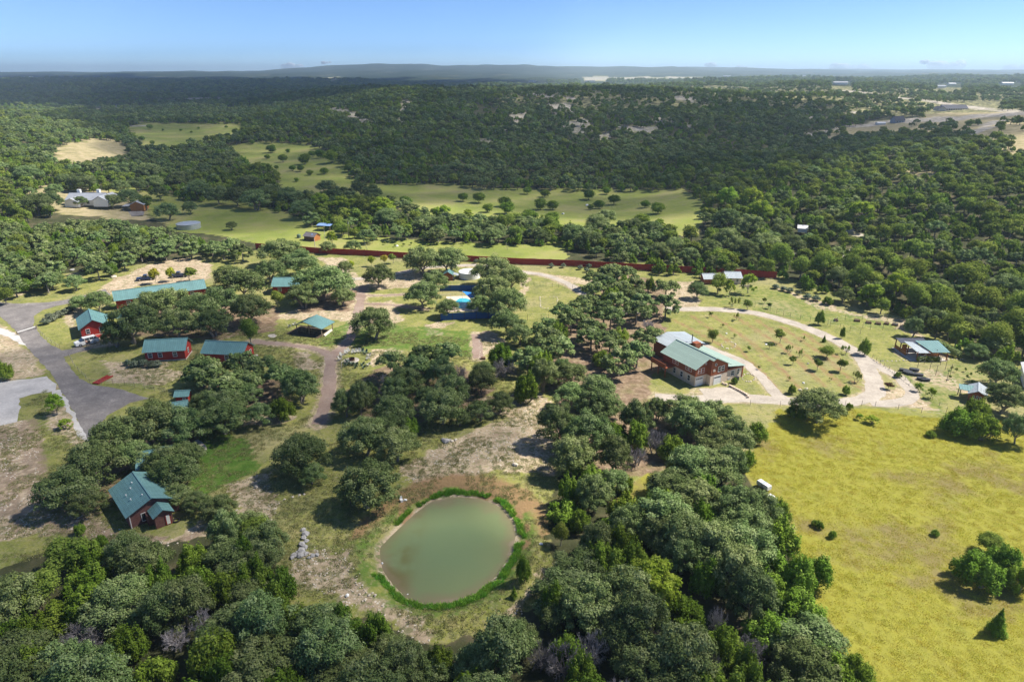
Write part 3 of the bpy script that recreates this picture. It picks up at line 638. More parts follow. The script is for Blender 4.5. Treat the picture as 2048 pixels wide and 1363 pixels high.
# ---------------------------------------------------------------- trees: crowns of small leaf faces on lobes, tapered trunks with limbs
def leaves_on_lobes(rng, C, Rr, T, n, leaf, up=.25, low=-.55, tangent_up=0.0, narrow=.62):
    """n leaf faces over ellipsoid lobes. C centres (k,3), Rr radii (k,3), T lobe tints"""
    w = (Rr[:, 0] * Rr[:, 2] + Rr[:, 0] * Rr[:, 1]); k = rng.choice(len(C), n, p=w / w.sum())
    d = rng.normal(size=(n, 3)); d /= np.linalg.norm(d, axis=1)[:, None]
    d[:, 2] = np.where(d[:, 2] < low, -d[:, 2], d[:, 2])
    s = rng.uniform(.40, 1.22, n) ** .75
    bumpy = 1 + .16 * np.sin(d[:, 0] * 7 + k) * np.cos(d[:, 1] * 6 - k * 2) + .10 * np.sin(d[:, 2] * 11 + k * 3)
    P = C[k] + d * Rr[k] * (s * bumpy)[:, None]
    N = d / Rr[k] * Rr[k].mean(); N /= np.linalg.norm(N, axis=1)[:, None]; N = N * 1.0 + rng.normal(size=(n, 3)) * .42; N[:, 2] += up
    N /= np.linalg.norm(N, axis=1)[:, None]
    a = rng.normal(size=(n, 3)); a[:, 2] += tangent_up * 3; a -= (a * N).sum(1)[:, None] * N; a /= np.linalg.norm(a, axis=1)[:, None]
    b = np.cross(N, a); L = leaf * rng.uniform(.65, 1.35, n)
    a *= L[:, None]; b *= (L * narrow)[:, None]
    V = np.stack([P - a, P - b * .9 + a * .1, P + a, P + b * .9 + a * .1], 1).reshape(-1, 3)
    Q = np.arange(4 * n).reshape(n, 4)
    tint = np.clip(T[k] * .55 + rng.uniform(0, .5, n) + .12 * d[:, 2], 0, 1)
    return V, Q, tint

def lobes_oak(rng, R_, z0, h, k=30, flat=.8):
    C, Rr = [], []
    for i in range(k):
        a = rng.uniform(0, 2 * math.pi); q = math.sqrt(rng.uniform(0.0, 1)); lr = R_ * rng.uniform(.12, .27) * (1.1 - .3 * q); rr = q * (R_ - lr * .8)
        top = math.sqrt(max(0, 1 - (q * .93) ** 2)); inner = rng.random() < .22
        zt = z0 + h * (.10 + .80 * top) * (rng.uniform(.35, .75) if inner else rng.uniform(.74, 1.10)) - lr * flat * .6
        C.append((rr * math.cos(a) * 1.06, rr * math.sin(a), max(z0 * .75 + lr * .4, zt))); Rr.append((lr * rng.uniform(.9, 1.25), lr * rng.uniform(.9, 1.25), lr * flat))
    return np.array(C), np.array(Rr)
def lobes_juniper(rng, R_, z0, h, k=26):
    C, Rr = [], []
    for i in range(k):
        a = rng.uniform(0, 2 * math.pi); q = math.sqrt(rng.uniform(0, 1)); lr = R_ * rng.uniform(.18, .28); rr = q * (R_ - lr * .7)
        zt = z0 + (h - z0) * math.sqrt(max(0, 1 - (q * .90) ** 2)) * rng.uniform(.72, 1.0) * (1.12 if q < .2 else 1)
        C.append((rr * math.cos(a), rr * math.sin(a), zt * .55 + .1)); Rr.append((lr, lr, max(lr, zt * .46)))
    return np.array(C), np.array(Rr)
def lobes_round(rng, R_, z0, h, k=18):
    C, Rr = [], []
    for i in range(k):
        d = rng.normal(size=3); d /= np.linalg.norm(d); s = rng.uniform(.3, .62); lr = R_ * rng.uniform(.30, .45)
        C.append((d[0] * R_ * s, d[1] * R_ * s, z0 + h / 2 + d[2] * h / 2 * s)); Rr.append((lr, lr, lr * h / (2 * R_)))
    return np.array(C), np.array(Rr)
def lobes_spread(rng, R_, z0, h, k=14):     # young fruit tree: a vase of upright shoots
    C, Rr = [], []
    for i in range(k):
        a = rng.uniform(0, 2 * math.pi); q = rng.uniform(.15, .85)
        C.append((q * R_ * math.cos(a), q * R_ * math.sin(a), z0 + h * rng.uniform(.35, .8))); Rr.append((R_ * .16, R_ * .16, h * .28))
    return np.array(C), np.array(Rr)
def lobes_cone(rng, R_, z0, h, k=22):
    C, Rr = [], []
    for i in range(k):
        s = (i + .5) / k; a = i * 2.4; rr = R_ * (1 - s) * .6
        C.append((rr * math.cos(a), rr * math.sin(a), z0 + h * s * .92)); Rr.append((R_ * .38 * (1.15 - s), R_ * .38 * (1.15 - s), h * .16))
    return np.array(C), np.array(Rr)

def trunk_mb(rng, R_, z0, h, r0, nl=5, stems=1, sway=.2):
    b = MB()
    for s_ in range(stems):
        a0 = rng.uniform(0, 2 * math.pi); off = 0 if stems == 1 else .35
        p = Vector((math.cos(a0) * off, math.sin(a0) * off, -.25)); lean = Vector((math.cos(a0), math.sin(a0), 0)) * (sway if stems == 1 else .5)
        fork = p + lean * h * .22 + Vector((0, 0, .25 + z0 * .75 + h * .06))
        b.tube(p, fork, r0, r0 * .72, 7)
        for i in range(nl):
            a = a0 + 2 * math.pi * i / nl + rng.uniform(-.4, .4); out = rng.uniform(.35, .62) * R_
            m1 = fork + Vector((math.cos(a) * out * .45, math.sin(a) * out * .45, h * rng.uniform(.12, .22)))
            m2 = fork + Vector((math.cos(a + .3) * out, math.sin(a + .3) * out, h * rng.uniform(.28, .5)))
            b.tube(fork, m1, r0 * .5, r0 * .34, 5, caps=False); b.tube(m1, m2, r0 * .34, r0 * .14, 5, caps=False)
            for j in (-.7, .6):
                m3 = m1 + Vector((math.cos(a + j) * out * .6, math.sin(a + j) * out * .6, h * rng.uniform(.1, .3))); b.tube(m1, m3, r0 * .22, r0 * .07, 4, caps=False)
    return b

def crown_mesh(name, kind, seed, R_, z0, h, n, leaf, m, k=None, **kw):
    rng = np.random.default_rng(seed)
    fn = dict(oak=lobes_oak, juniper=lobes_juniper, round=lobes_round, spread=lobes_spread, cone=lobes_cone)[kind]
    C, Rr = fn(rng, R_, z0, h, k) if k else fn(rng, R_, z0, h)
    T = rng.uniform(0, 1, len(C))
    V, Q, tint = leaves_on_lobes(rng, C, Rr, T, n, leaf, tangent_up={'juniper': .6, 'cone': .5, 'spread': .8}.get(kind, 0), narrow=.5 if kind in ('juniper', 'cone') else .62, **kw)
    return npmesh(name, V, Q, m, tint)

def dead_mesh(name, seed, R_, h, m, n=1500):
    rng = np.random.default_rng(seed); V, T = [], []
    tips = []
    def seg(p, q, w):
        d = q - p; s = np.cross(d, rng.normal(size=3)); s /= (np.linalg.norm(s) + 1e-6); s *= w
        s2 = np.cross(d, s); s2 /= (np.linalg.norm(s2) + 1e-6); s2 *= w
        V.extend([p - s, p + s, q + s * .5, q - s * .5, p - s2, p + s2, q + s2 * .5, q - s2 * .5]); t_ = rng.uniform(.2, 1); T.extend([t_, t_])
    def grow(p, d, L, w, lev):
        q = p + d * L; seg(p, q, w)
        if lev == 0: return
        for _ in range(4 if lev > 1 else 5):
            nd = d + rng.normal(size=3) * .55; nd[2] += .1; nd /= np.linalg.norm(nd); grow(p + (q - p) * rng.uniform(.4, 1), nd, L * rng.uniform(.5, .8), w * .55, lev - 1)
    for i in range(7):
        a = 2 * math.pi * i / 7; d = np.array([math.cos(a) * .8, math.sin(a) * .8, rng.uniform(.5, 1.1)]); d /= np.linalg.norm(d)
        grow(np.array([0, 0, h * .15]), d, R_ * .55, .10, 4)
    V = np.array(V); V[:, 2] = np.clip(V[:, 2], .05, None); return npmesh(name, V, np.arange(len(V)).reshape(-1, 4), m, np.array(T))

# prototypes: (crown mesh, trunk mesh). Reference crown radius and height in metres are baked in, instances are scaled.
PROTO = {}
def proto(kind, i, R_, z0, h, n, leaf, form, m, r0, nl=5, stems=1, k=None, **kw):
    rng = np.random.default_rng(900 + i * 7 + len(kind))
    cm = crown_mesh('crown', form, 100 + i * 13 + len(kind) * 5, R_, z0, h, n, leaf, m, k, **kw); tm = trunk_mb(rng, R_, z0, h, r0, nl, stems).mesh('trunk', M['bark'])
    PROTO.setdefault(kind, []).append((cm, tm, R_, z0 + h))
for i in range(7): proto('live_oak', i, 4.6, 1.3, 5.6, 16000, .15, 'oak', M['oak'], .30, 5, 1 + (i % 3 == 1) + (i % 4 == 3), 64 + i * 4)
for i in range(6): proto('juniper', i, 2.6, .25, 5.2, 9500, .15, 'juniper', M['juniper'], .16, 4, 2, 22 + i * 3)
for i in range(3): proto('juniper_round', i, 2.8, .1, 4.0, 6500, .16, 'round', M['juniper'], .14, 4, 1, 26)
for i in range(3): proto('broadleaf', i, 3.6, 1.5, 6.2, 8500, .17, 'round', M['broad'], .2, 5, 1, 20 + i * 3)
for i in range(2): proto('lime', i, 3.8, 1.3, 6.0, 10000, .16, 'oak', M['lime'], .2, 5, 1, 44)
for i in range(2): proto('yellow', i, 1.5, .9, 2.9, 2200, .14, 'round', M['gold'], .06, 4)
for i in range(2): proto('fruit_round', i, 1.25, .9, 2.0, 1500, .14, 'round', M['broad'], .07, 4, 1, 12)
for i in range(3): proto('fruit_vase', i, 1.5, .45, 2.1, 520, .13, 'spread', M['broad'], .06, 5, 2, 12)
for i in range(2): proto('red', i, 1.5, .7, 1.3, 1100, .13, 'round', M['redleaf'], .06, 4)
for i in range(3): proto('shrub', i, 1.1, .1, 1.3, 1300, .12, 'round', M['pear'], .04, 3)
for i in range(2): proto('cone', i, 1.6, .15, 4.6, 5000, .13, 'cone', M['juniper'], .12, 3)
for i in range(3): PROTO.setdefault('dead', []).append((dead_mesh('branches', 50 + i, 2.6, 4.5, M['twig']), trunk_mb(np.random.default_rng(i), 2.0, .8, 3.5, .16, 5, 2).mesh('trunk', M['twig']), 2.8, 4.5))
# lighter crowns for the woods further away, trunk and crown in one mesh
def lowproto(kind, i, R_, z0, h, n, leaf, form, m, k):
    rng = np.random.default_rng(40 + i); fn = dict(oak=lobes_oak, juniper=lobes_juniper, round=lobes_round)[form]
    C, Rr = fn(rng, R_, z0, h, k); T = rng.uniform(0, 1, len(C)); V, Q, tint = leaves_on_lobes(rng, C, Rr, T, n, leaf, tangent_up=.5 if form == 'juniper' else 0, low=-.2)
    b = MB().tube((0, 0, -.8), (0, 0, z0 + h * .4), .3, .15, 5, caps=False); V = np.concatenate([V, np.array([tuple(v) for v in b.v])]); Q = np.concatenate([Q, np.array(b.f) + 4 * n]); tint = np.concatenate([tint, np.zeros(len(b.f))])
    me = npmesh('tree', V, Q, [m, M['bark']], tint); mi = np.zeros(len(Q), np.int32); mi[n:] = 1; me.polygons.foreach_set('material_index', mi); PROTO.setdefault(kind, []).append((me, None, R_, z0 + h))
for i in range(4): lowproto('low_oak', i, 4.3, 1.0, 5.6, 3600, .28, 'oak', M['oak'], 34)
for i in range(4): lowproto('low_juniper', i, 2.9, .2, 5.0, 2200, .25, 'juniper', M['juniper'], 18)
for i in range(2): lowproto('low_broad', i, 3.6, 1.2, 6.0, 2600, .28, 'round', M['broad'], 16)

KINDNAME = dict(live_oak='live_oak_tree', juniper='juniper_tree', juniper_round='juniper_tree', broadleaf='broadleaf_tree', lime='broadleaf_tree', yellow='yellow_leaved_tree', fruit_round='orchard_tree', fruit_vase='young_orchard_tree', red='red_leaved_tree', shrub='grey_green_shrub', cone='conical_juniper_tree', dead='dead_tree')
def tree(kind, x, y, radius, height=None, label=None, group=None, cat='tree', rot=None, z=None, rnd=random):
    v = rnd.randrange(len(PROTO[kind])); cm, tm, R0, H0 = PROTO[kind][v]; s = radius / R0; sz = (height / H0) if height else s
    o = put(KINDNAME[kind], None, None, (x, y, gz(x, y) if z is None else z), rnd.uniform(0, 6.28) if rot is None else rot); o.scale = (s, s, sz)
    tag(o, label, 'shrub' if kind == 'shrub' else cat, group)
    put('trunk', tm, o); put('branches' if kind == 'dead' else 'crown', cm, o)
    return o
def tpx(kind, cx, cy, w, label, group=None, hm=None, **kw):
    """a tree placed by where its crown stands: cx, cy = crown centre, w = crown width in picture points"""
    R0, H0 = PROTO[kind][0][2:4]
    z = (hm or 6.0) * .55
    for _ in range(3):
        x, y = at(cx, cy, z); dep = y * math.cos(TH) + (H - z) * math.sin(TH); rad = w / 2 * dep / F; hh = hm or min(H0 * rad / R0, 9.5); hh = max(hh, rad * 1.05); z = hh * (.60 if kind in ('live_oak', 'broadleaf') else .55)
    return tree(kind, x, y, rad, hh, label, group, **kw)

# ---------------------------------------------------------------- buildings
def opening(root, face, W, D, pos, z, w, h, kind='window', frame=None, pane=None, mull=True):
    """window or door on a wall: frame as part, pane as sub-part. face f/b/l/r, pos along the wall from its left end"""
    fr, pa = MB(), MB(); t = .07
    def bx(mb, a0, z0, a1, z1, d0, d1):
        if face == 'f': mb.box(a0, -d1, z0, a1, -d0, z1)
        elif face == 'b': mb.box(a0, D + d0, z0, a1, D + d1, z1)
        elif face == 'l': mb.box(-d1, a0, z0, -d0, a1, z1)
        else: mb.box(W + d0, a0, z0, W + d1, a1, z1)
    a0, a1 = pos - w / 2, pos + w / 2
    bx(fr, a0 - t, z - t, a0, z + h + t, .004, .06); bx(fr, a1, z - t, a1 + t, z + h + t, .004, .06); bx(fr, a0, z + h, a1, z + h + t, .004, .06); bx(fr, a0, z - t, a1, z, .004, .06)
    if mull and kind == 'window': bx(fr, a0, z + h / 2 - .03, a1, z + h / 2 + .03, .012, .05)
    f = fr.build('window' if kind == 'window' else kind, frame or M['white'], root)
    bx(pa, a0, z, a1, z + h, .003, .03); pa.build('pane' if kind == 'window' else 'leaf', pane or M['glass'], f)
    return f

def roofslab(root, quad, m, th=.07, ribs=.45, name='roof_panel'):
    """sheet-metal roof plane; quad = eave a, eave b, ridge c, ridge d (anticlockwise from outside). Ribs run from eave to ridge"""
    a, b, c, d = map(Vector, quad); mb = MB().slab(a, b, c, d, th); n = (b - a).cross(d - a).normalized(); L_ = (b - a).length
    if ribs:
        k = max(2, int(L_ / ribs)); e = (b - a).normalized() * .018
        for i in range(k + 1):
            s = i / k; p, q = a.lerp(b, s), d.lerp(c, s); u0 = n * .002; u1 = n * .035
            mb.add([p - e + u0, p + e + u0, q + e + u0, q - e + u0, p - e + u1, p + e + u1, q + e + u1, q - e + u1], [(4, 5, 6, 7), (0, 1, 5, 4), (1, 2, 6, 5), (2, 3, 7, 6), (3, 0, 4, 7)])
    return mb.build(name, m, root)

def gable(name, label, C, ang, W, D, he, hr, wall, roof, ridge='v', over=.4, group=None, open_=False, ridge_at=.5, wins=(), cat='building', z=0., floor=None, base=None, ribs=.45):
    """rectangular building, local x along the front (0..W), y into depth (0..D)"""
    r = thing(name, label, cat, (C[0], C[1], z), ang, group); o = over; rx = W * ridge_at; ry = D * ridge_at
    if not open_:
        if ridge == 'v': MB().prism([(0, 0), (W, 0), (W, he), (rx, hr), (0, he)], 0, D).build('wall', wall, r)
        else: MB().prism([(0, 0), (D, 0), (D, he), (ry, hr), (0, he)], 0, W, axis='x').build('wall', wall, r)
    else:
        for x in (0.1, W / 2, W - .1):
            for y in (.1, D - .1): MB().box(x - .08, y - .08, 0, x + .08, y + .08, he + .05).build('post', wall, r)
    e = .06
    if ridge == 'v':
        sl = (hr - he) / rx; sr = (hr - he) / (W - rx)
        roofslab(r, [(-o, D + o, he - o * sl + e), (-o, -o, he - o * sl + e), (rx, -o, hr + e), (rx, D + o, hr + e)], roof, ribs=ribs)
        roofslab(r, [(W + o, -o, he - o * sr + e), (W + o, D + o, he - o * sr + e), (rx + .003, D + o, hr + e), (rx + .003, -o, hr + e)], roof, ribs=ribs)
        MB().box(rx - .12, -o - .01, hr + e - .03, rx + .12, D + o + .01, hr + e + .05).build('ridge_cap', roof, r)
    else:
        sl = (hr - he) / ry; sr = (hr - he) / (D - ry)
        roofslab(r, [(-o, -o, he - o * sl + e), (W + o, -o, he - o * sl + e), (W + o, ry, hr + e), (-o, ry, hr + e)], roof, ribs=ribs)
        roofslab(r, [(W + o, D + o, he - o * sr + e), (-o, D + o, he - o * sr + e), (-o, ry + .003, hr + e), (W + o, ry + .003, hr + e)], roof, ribs=ribs)
        MB().box(-o - .01, ry - .12, hr + e - .03, W + o + .01, ry + .12, hr + e + .05).build('ridge_cap', roof, r)
    if base: MB().box(-.06, -.06, 0, W + .06, D + .06, .28).build('foundation', base, r)
    if floor: MB().box(-.4, -.4, 0, W + .4, D + .4, .10).build('floor', floor, r)
    for w in wins: opening(r, w[0], W, D, *w[1:])
    return r
def uv(ang): return Vector((math.cos(ang), math.sin(ang), 0)), Vector((-math.sin(ang), math.cos(ang), 0))

# red cabin beside the van
cab = gable('red_cabin', 'red cabin with teal metal roof, its windowed gable facing the white van', (-104.26, 154.44), R(34), 5.7, 9.3, 2.55, 4.3, M['red'], M['teal'], 'v', .42,
            wins=[('f', 1.45, 1.0, .75, 1.1), ('f', 4.3, 1.0, .75, 1.1), ('l', 2.5, 1.0, .8, 1.1), ('r', 7.8, .3, .9, 1.9, 'door')], base=M['concrete'])
MB().box(.5, -1.5, .0, 6.6, -.12, .38).build('porch', M['red'], cab); MB().box(.4, -.2, .40, 6.7, -.08, .52).build('ledge', M['cream'], cab)
roofslab(cab, [(9.6, 3.9, 2.3), (9.6, 8.2, 2.3), (5.9, 8.2, 2.75), (5.9, 3.9, 2.75)], M['teal'], name='porch_roof')
for x, y in ((9.3, 4.2), (9.3, 7.9)): MB().box(x - .07, y - .07, 0, x + .07, y + .07, 2.3).build('porch_post', M['red'], cab)
# the two long cabins below
u, v = uv(R(9)); c0 = at(283, 705, 2.45); C = Vector((c0[0], c0[1], 0)) + u * .4 + v * .4
gable('red_cabin', 'left of the two long red cabins, windows under the eave, cactus bed in front', C, R(9), 8.4, 5.0, 2.6, 4.3, M['red'], M['teal'], 'u', .4, 'two long red cabins below the oaks',
      wins=[('f', 1.1, 1.0, .8, 1.0), ('f', 3.2, 1.0, .8, 1.0), ('f', 6.3, 1.0, .8, 1.0), ('r', 2.5, .9, .7, 1.)], base=M['concrete'])
u, v = uv(R(-6)); c0 = at(486, 710, 2.45); C = Vector((c0[0], c0[1], 0)) - u * .4 + v * .4 - u * 9.2
cb2 = gable('red_cabin', 'right of the two long red cabins, two windows in its bright red gable', C, R(-6), 9.2, 5.2, 2.6, 4.3, M['red'], M['teal'], 'u', .4, 'two long red cabins below the oaks',
      wins=[('f', 7.6, .2, .8, 1.8, 'door'), ('f', 5.5, 1., .8, 1.), ('r', 1.3, 1.0, .7, 1.1), ('r', 3.7, 1.0, .7, 1.1)], base=M['concrete'])
MB().box(9.35, .2, 0, 10.1, 5.2, .35).build('walkway', M['concrete'], cb2)
# long building by the sandy lot, and the half hidden roof
c0 = at(227, 599, 3.0); u, v = uv(R(30))
gable('long_building', 'long narrow red building with teal roof along the sandy lot', Vector((c0[0], c0[1], 0)) + u * .4 + v * .3, R(30.5), 22.6, 4.6, 2.8, 4.6, M['red'], M['teal'], 'u', .4,
      wins=[('f', 3, 1., .9, 1.), ('f', 7, 1., .9, 1.), ('f', 11, 1., .9, 1.), ('f', 15, 1., .9, 1.), ('f', 19, 1., .9, 1.), ('f', 9, .1, .9, 2., 'door'), ('l', 2.3, 1.2, .7, .9)], base=M['concrete'])
c0 = at(541, 573, 2.5)
gable('red_cabin', 'red cabin whose teal roof shows between oaks above the pavilion', (c0[0] + .4, c0[1] + .4), R(2), 8.4, 6.2, 2.6, 4.2, M['red'], M['teal'], 'u', .4, wins=[('f', 2, 1., .9, 1.), ('f', 6, 1., .9, 1.)])
# pavilion
pav = gable('picnic_pavilion', 'open pavilion with pale teal roof and dark floor by the footpath', (-53.4, 158.3), R(-20), 7.4, 4.8, 2.2, 3.35, M['wood'], M['greymetal'] if 0 else M['teal'], 'v', .45, open_=True, ridge_at=.36)
MB().box(-2.2, -1.3, 0, 7.2, 4.6, .10).build('floor', M['soil'], pav)
for k in range(4): MB().box(0, k * 1.5 + .1, 2.12, 7.4, k * 1.5 + .2, 2.24).build('beam', M['wood'], pav)
def picnic_table(x, y, rot, label, group, z=0.):
    t = thing('picnic_table', label, 'table', (x, y, z), rot, group)
    b = MB(); [b.box(-.9, -.36 + i * .15, .72, .9, -.23 + i * .15, .76) for i in range(5)]; b.build('tabletop', M['wood'], t)
    for s in (-1, 1): MB().box(-.9, s * .75 - .13, .42, .9, s * .75 + .13, .46).build('bench', M['wood'], t)
    for s in (-1, 1): MB().box(s * .65 - .04, -.8, .36, s * .65 + .04, .8, .42).tube((s * .65, -.7, 0), (s * .65, -.2, .72), .04, .04, 4).tube((s * .65, .7, 0), (s * .65, .2, .72), .04, .04, 4).build('leg', M['wood'], t)
u, v = uv(R(-20)); P0 = Vector((-53.4, 158.3, 0))
for i, (a, b_) in enumerate(((1.5, 1.2), (4.0, .9), (1.8, 3.3))): p = P0 + u * a + v * b_; picnic_table(p.x, p.y, R(-20), 'weathered picnic table in the shade of the pavilion', 'picnic tables in the pavilion', .10)
p = P0 + u * 6.1 + v * .3; gr = thing('barbecue_grill', 'dark barrel grill at the right corner of the pavilion', 'grill', (p.x, p.y, .1), R(60))
b = MB().tube((-.5, 0, .85), (.5, 0, .85), .28, .28, 10); b.build('barrel', M['black'], gr)
for sx in (-.4, .4):
    for sy in (-.2, .2): MB().box(sx - .03, sy - .03, 0, sx + .03, sy + .03, .7).build('leg', M['black'], gr)

# main house
A29 = R(28.5); hs = thing('two_storey_house', 'two-storey house with cedar and stone walls, pale green metal roofs and two garages', 'house', (37.48, 127.19, 0), A29)
up_, low = MB(), MB()
low.box(0, 0, 0, 3.0, 10, 2.25).box(3.0, -1.2, 0, 7.6, 10, 2.25); low.build('lower_wall', M['stone'], hs)
b = MB().prism([(-.04, 2.25), (3.0, 2.25), (3.0, 5.62), (-.04, 4.1)], -.04, 10.04).prism([(3.003, 2.25), (7.64, 2.25), (7.64, 4.1), (3.8, 6.0), (3.003, 5.62)], -1.24, 10.04); b.build('upper_wall', M['cedar'], hs)
MB().box(7.6, -1.0, 0, 12.1, 10.8, 2.62).build('wing_wall', M['stone'], hs); MB().box(7.66, -1.06, 2.32, 12.3, 11, 2.66).build('wing_fascia', M['cedar'], hs)
MB().box(12.1, -1.05, 0, 12.45, -.6, 2.6).build('corner_post', M['cedar'], hs)
roofslab(hs, [(-.5, 10.6, 3.98), (-.5, -.45, 3.98), (3.8, -.45, 6.12), (3.8, 10.6, 6.12)], M['palegreen'])
roofslab(hs, [(2.95, -.45, 5.70), (2.95, -1.65, 5.70), (3.8, -1.65, 6.12), (3.8, -.45, 6.12)], M['palegreen'], ribs=0)
roofslab(hs, [(8.1, -1.65, 3.98), (8.1, 10.6, 3.98), (3.803, 10.6, 6.12), (3.803, -1.65, 6.12)], M['palegreen'])
roofslab(hs, [(12.6, -1.45, 2.74), (12.6, 11.6, 2.74), (7.65, 11.6, 3.5), (7.65, -1.45, 3.5)], M['palegreen'])
MB().box(3.68, -1.66, 6.10, 3.92, 10.61, 6.19).build('ridge_cap', M['palegreen'], hs)
MB().prism([(4.2, 0), (12.2, 0), (12.2, 3.5), (8.2, 4.3), (4.2, 3.5)], 11.0, 18.2).build('rear_wall', M['cedar'], hs)
roofslab(hs, [(3.8, 18.6, 3.5), (3.8, 10.7, 3.5), (8.2, 10.7, 4.4), (8.2, 18.6, 4.4)], M['greymetal']); roofslab(hs, [(12.6, 10.7, 3.5), (13.6, 18.6, 3.5), (8.203, 18.6, 4.4), (8.203, 10.7, 4.4)], M['greymetal'])
MB().tube((9.2, 11.4, 3.9), (9.2, 11.4, 5.9), .10, .10, 8).tube((9.2, 11.4, 5.9), (9.2, 11.4, 6.05), .17, .12, 8).build('flue_pipe', M['blackmetal'], hs)
MB().box(8.7, 9.6, 3.3, 10.2, 10.9, 4.5).build('dormer', M['cedar'], hs)
for z_, ys, w_, h_ in ((2.85, (1.6, 2.6, 5.6, 6.6), .7, .95), (.75, (1.8, 4.0, 6.2), .7, 1.1)):
    for y_ in ys: opening(hs, 'l', 7.6, 10, y_, z_, w_, h_)
def fwin(x, y, z, w, h, name='window', pane=None, bars=1, round_=False):
    fr, pa = MB(), MB()
    if round_:
        fr.tube((x, y - .05, z), (x, y - .005, z), w / 2 + .06, w / 2 + .06, 14); pa.tube((x, y - .06, z), (x, y - .052, z), w / 2, w / 2, 14)
    else:
        t = .07; fr.box(x - w / 2 - t, y - .05, z - t, x - w / 2, y - .004, z + h + t).box(x + w / 2, y - .05, z - t, x + w / 2 + t, y - .004, z + h + t).box(x - w / 2, y - .05, z + h, x + w / 2, y - .004, z + h + t).box(x - w / 2, y - .05, z - t, x + w / 2, y - .004, z)
        if bars: fr.box(x - w / 2, y - .045, z + h / 2 - .03, x + w / 2, y - .01, z + h / 2 + .03)
        pa.box(x - w / 2, y - .03, z, x + w / 2, y - .003, z + h)
    f = fr.build(name, M['white'], hs); pa.build('pane' if name == 'window' else 'leaf', pane or M['glass'], f); return f
for x in (1.0, 1.85): fwin(x, 0, 2.75, .7, 1.0)
for x in (5.25, 6.2): fwin(x, -1.24, 2.8, .65, 1.1)
fwin(2.6, 0, 4.5, .3, .3); fwin(4.15, -1.24, 4.55, .5, .5, round_=True)
MB().box(3.5, -1.32, 3.1, 4.1, -1.24, 3.25).box(3.5, -1.32, 3.45, 4.1, -1.24, 3.55).build('wall_vent', M['cream'], hs)
for x, y in ((1.15, 0), (5.0, -1.2)):
    g_ = fwin(x, y, .02, 1.9, 1.85, 'garage_door', M['white'], 0)
    for k in range(4): MB().box(x - .88 + k * .45, y - .05, 1.45, x - .5 + k * .45, y - .031, 1.72).build('door_pane', M['glass'], g_)
fwin(9.4, -1.0, 1.0, .9, .95); fwin(11.0, -1.0, .9, .5, 1.2); fwin(8.6, -1.0, .2, .5, .35)
MB().box(-2.6, 6.2, 2.1, -.05, 11, 2.28).box(-2.6, 6.2, 2.28, -2.5, 11, 3.1).build('deck', M['cedar'], hs)
for x, y in ((-2.4, 6.4), (-2.4, 8.6), (-2.4, 10.8)): MB().box(x - .09, y - .09, 0, x + .09, y + .09, 2.1).build('deck_post', M['cedar'], hs)
rw = thing('retaining_wall', 'low stone retaining wall beside the garage apron', 'wall'); pts = smooth_line(gpts([(1446, 768), (1460, 773), (1478, 782), (1493, 791), (1497, 797)]), .55)
sb = MB().box(-.26, -.16, 0, .26, .16, .42).mesh('block', M['stone'])
for i in range(len(pts) - 1):
    d = pts[i + 1] - pts[i]; put('block', sb, rw, (pts[i].x, pts[i].y, random.uniform(-.04, .03)), math.atan2(d.y, d.x) + random.uniform(-.05, .05))
x, y = at(1473, 760); MB().box(-.35, -.3, 0, .35, .3, .75).box(-.38, -.33, .75, .38, .33, .82).build('air_conditioner', M['black'], None, (x, y, 0), A29); tag(bpy.data.objects['air_conditioner'], 'dark air-conditioning unit on the grass beside the house wing', 'air conditioner')

# big teal-roofed house lower left
A42 = R(42); th_ = gable('teal_roofed_house', 'purple-brown brick house with broad teal roof, half under oaks at the lower left', (-53.95, 80.25), A42, 6.6, 8.5, 2.25, 3.75, M['brick'], M['teal'], 'v', .42,
      wins=[('f', 1.9, .5, .5, 1.2, 'door', M['white'], M['glass'])])
MB().prism([(2.7, 0), (5.0, 0), (5.0, 2.05), (3.85, 2.75), (2.7, 2.05)], -2.6, -.01).build('porch_wall', M['brick'], th_)
roofslab(th_, [(2.4, -.3, 2.0), (2.4, -2.95, 2.0), (3.85, -2.95, 2.85), (3.85, -.3, 2.85)], M['teal']); roofslab(th_, [(5.3, -2.95, 2.0), (5.3, -.3, 2.0), (3.853, -.3, 2.85), (3.853, -2.95, 2.85)], M['teal'])
f = MB().box(4.0, -2.68, .1, 4.7, -2.604, 1.75).build('door', M['red'], th_); MB().box(4.12, -2.70, .2, 4.58, -2.682, 1.65).build('leaf', M['white'], f)
MB().tube((.12, -.12, 0), (.12, -.12, 2.1), .06, .06, 6).build('downpipe', M['white'], th_)
MB().box(2.1, -1.2, 0, 2.68, -.1, 1.7).build('step_box', M['brick'], th_)
for q, (x, y) in enumerate(((1.2, 2.6), (1.9, 5.2), (2.4, 6.3), (2.6, 1.8), (1.0, 4.3))):
    z_ = 2.25 + 1.5 * x / 4.; MB().tube((x, y, z_), (x, y, z_ + .38), .06, .06, 6).tube((x, y, z_ + .38), (x, y, z_ + .46), .11, .08, 6).build('roof_vent', M['white'], th_)
c0 = at(352, 925, 2.2); gable('teal_roofed_wing', 'teal-roofed wing glimpsed between oaks beside the bright lawn', (c0[0] - 5.2, c0[1] - 1.6), R(20), 6.5, 6.0, 2.2, 3.4, M['brick'], M['teal'], 'u', .4)
c0 = at(356, 782, 1.9); sh = gable('red_cabin', 'tiny red cabin with teal roof and white-framed window above the oaks of the teal house', (c0[0] + .1, c0[1] - 1.6), R(8), 2.3, 2.2, 1.6, 2.2, M['red'], M['teal'], 'u', .3, wins=[('f', 1.6, .6, .5, .5)])
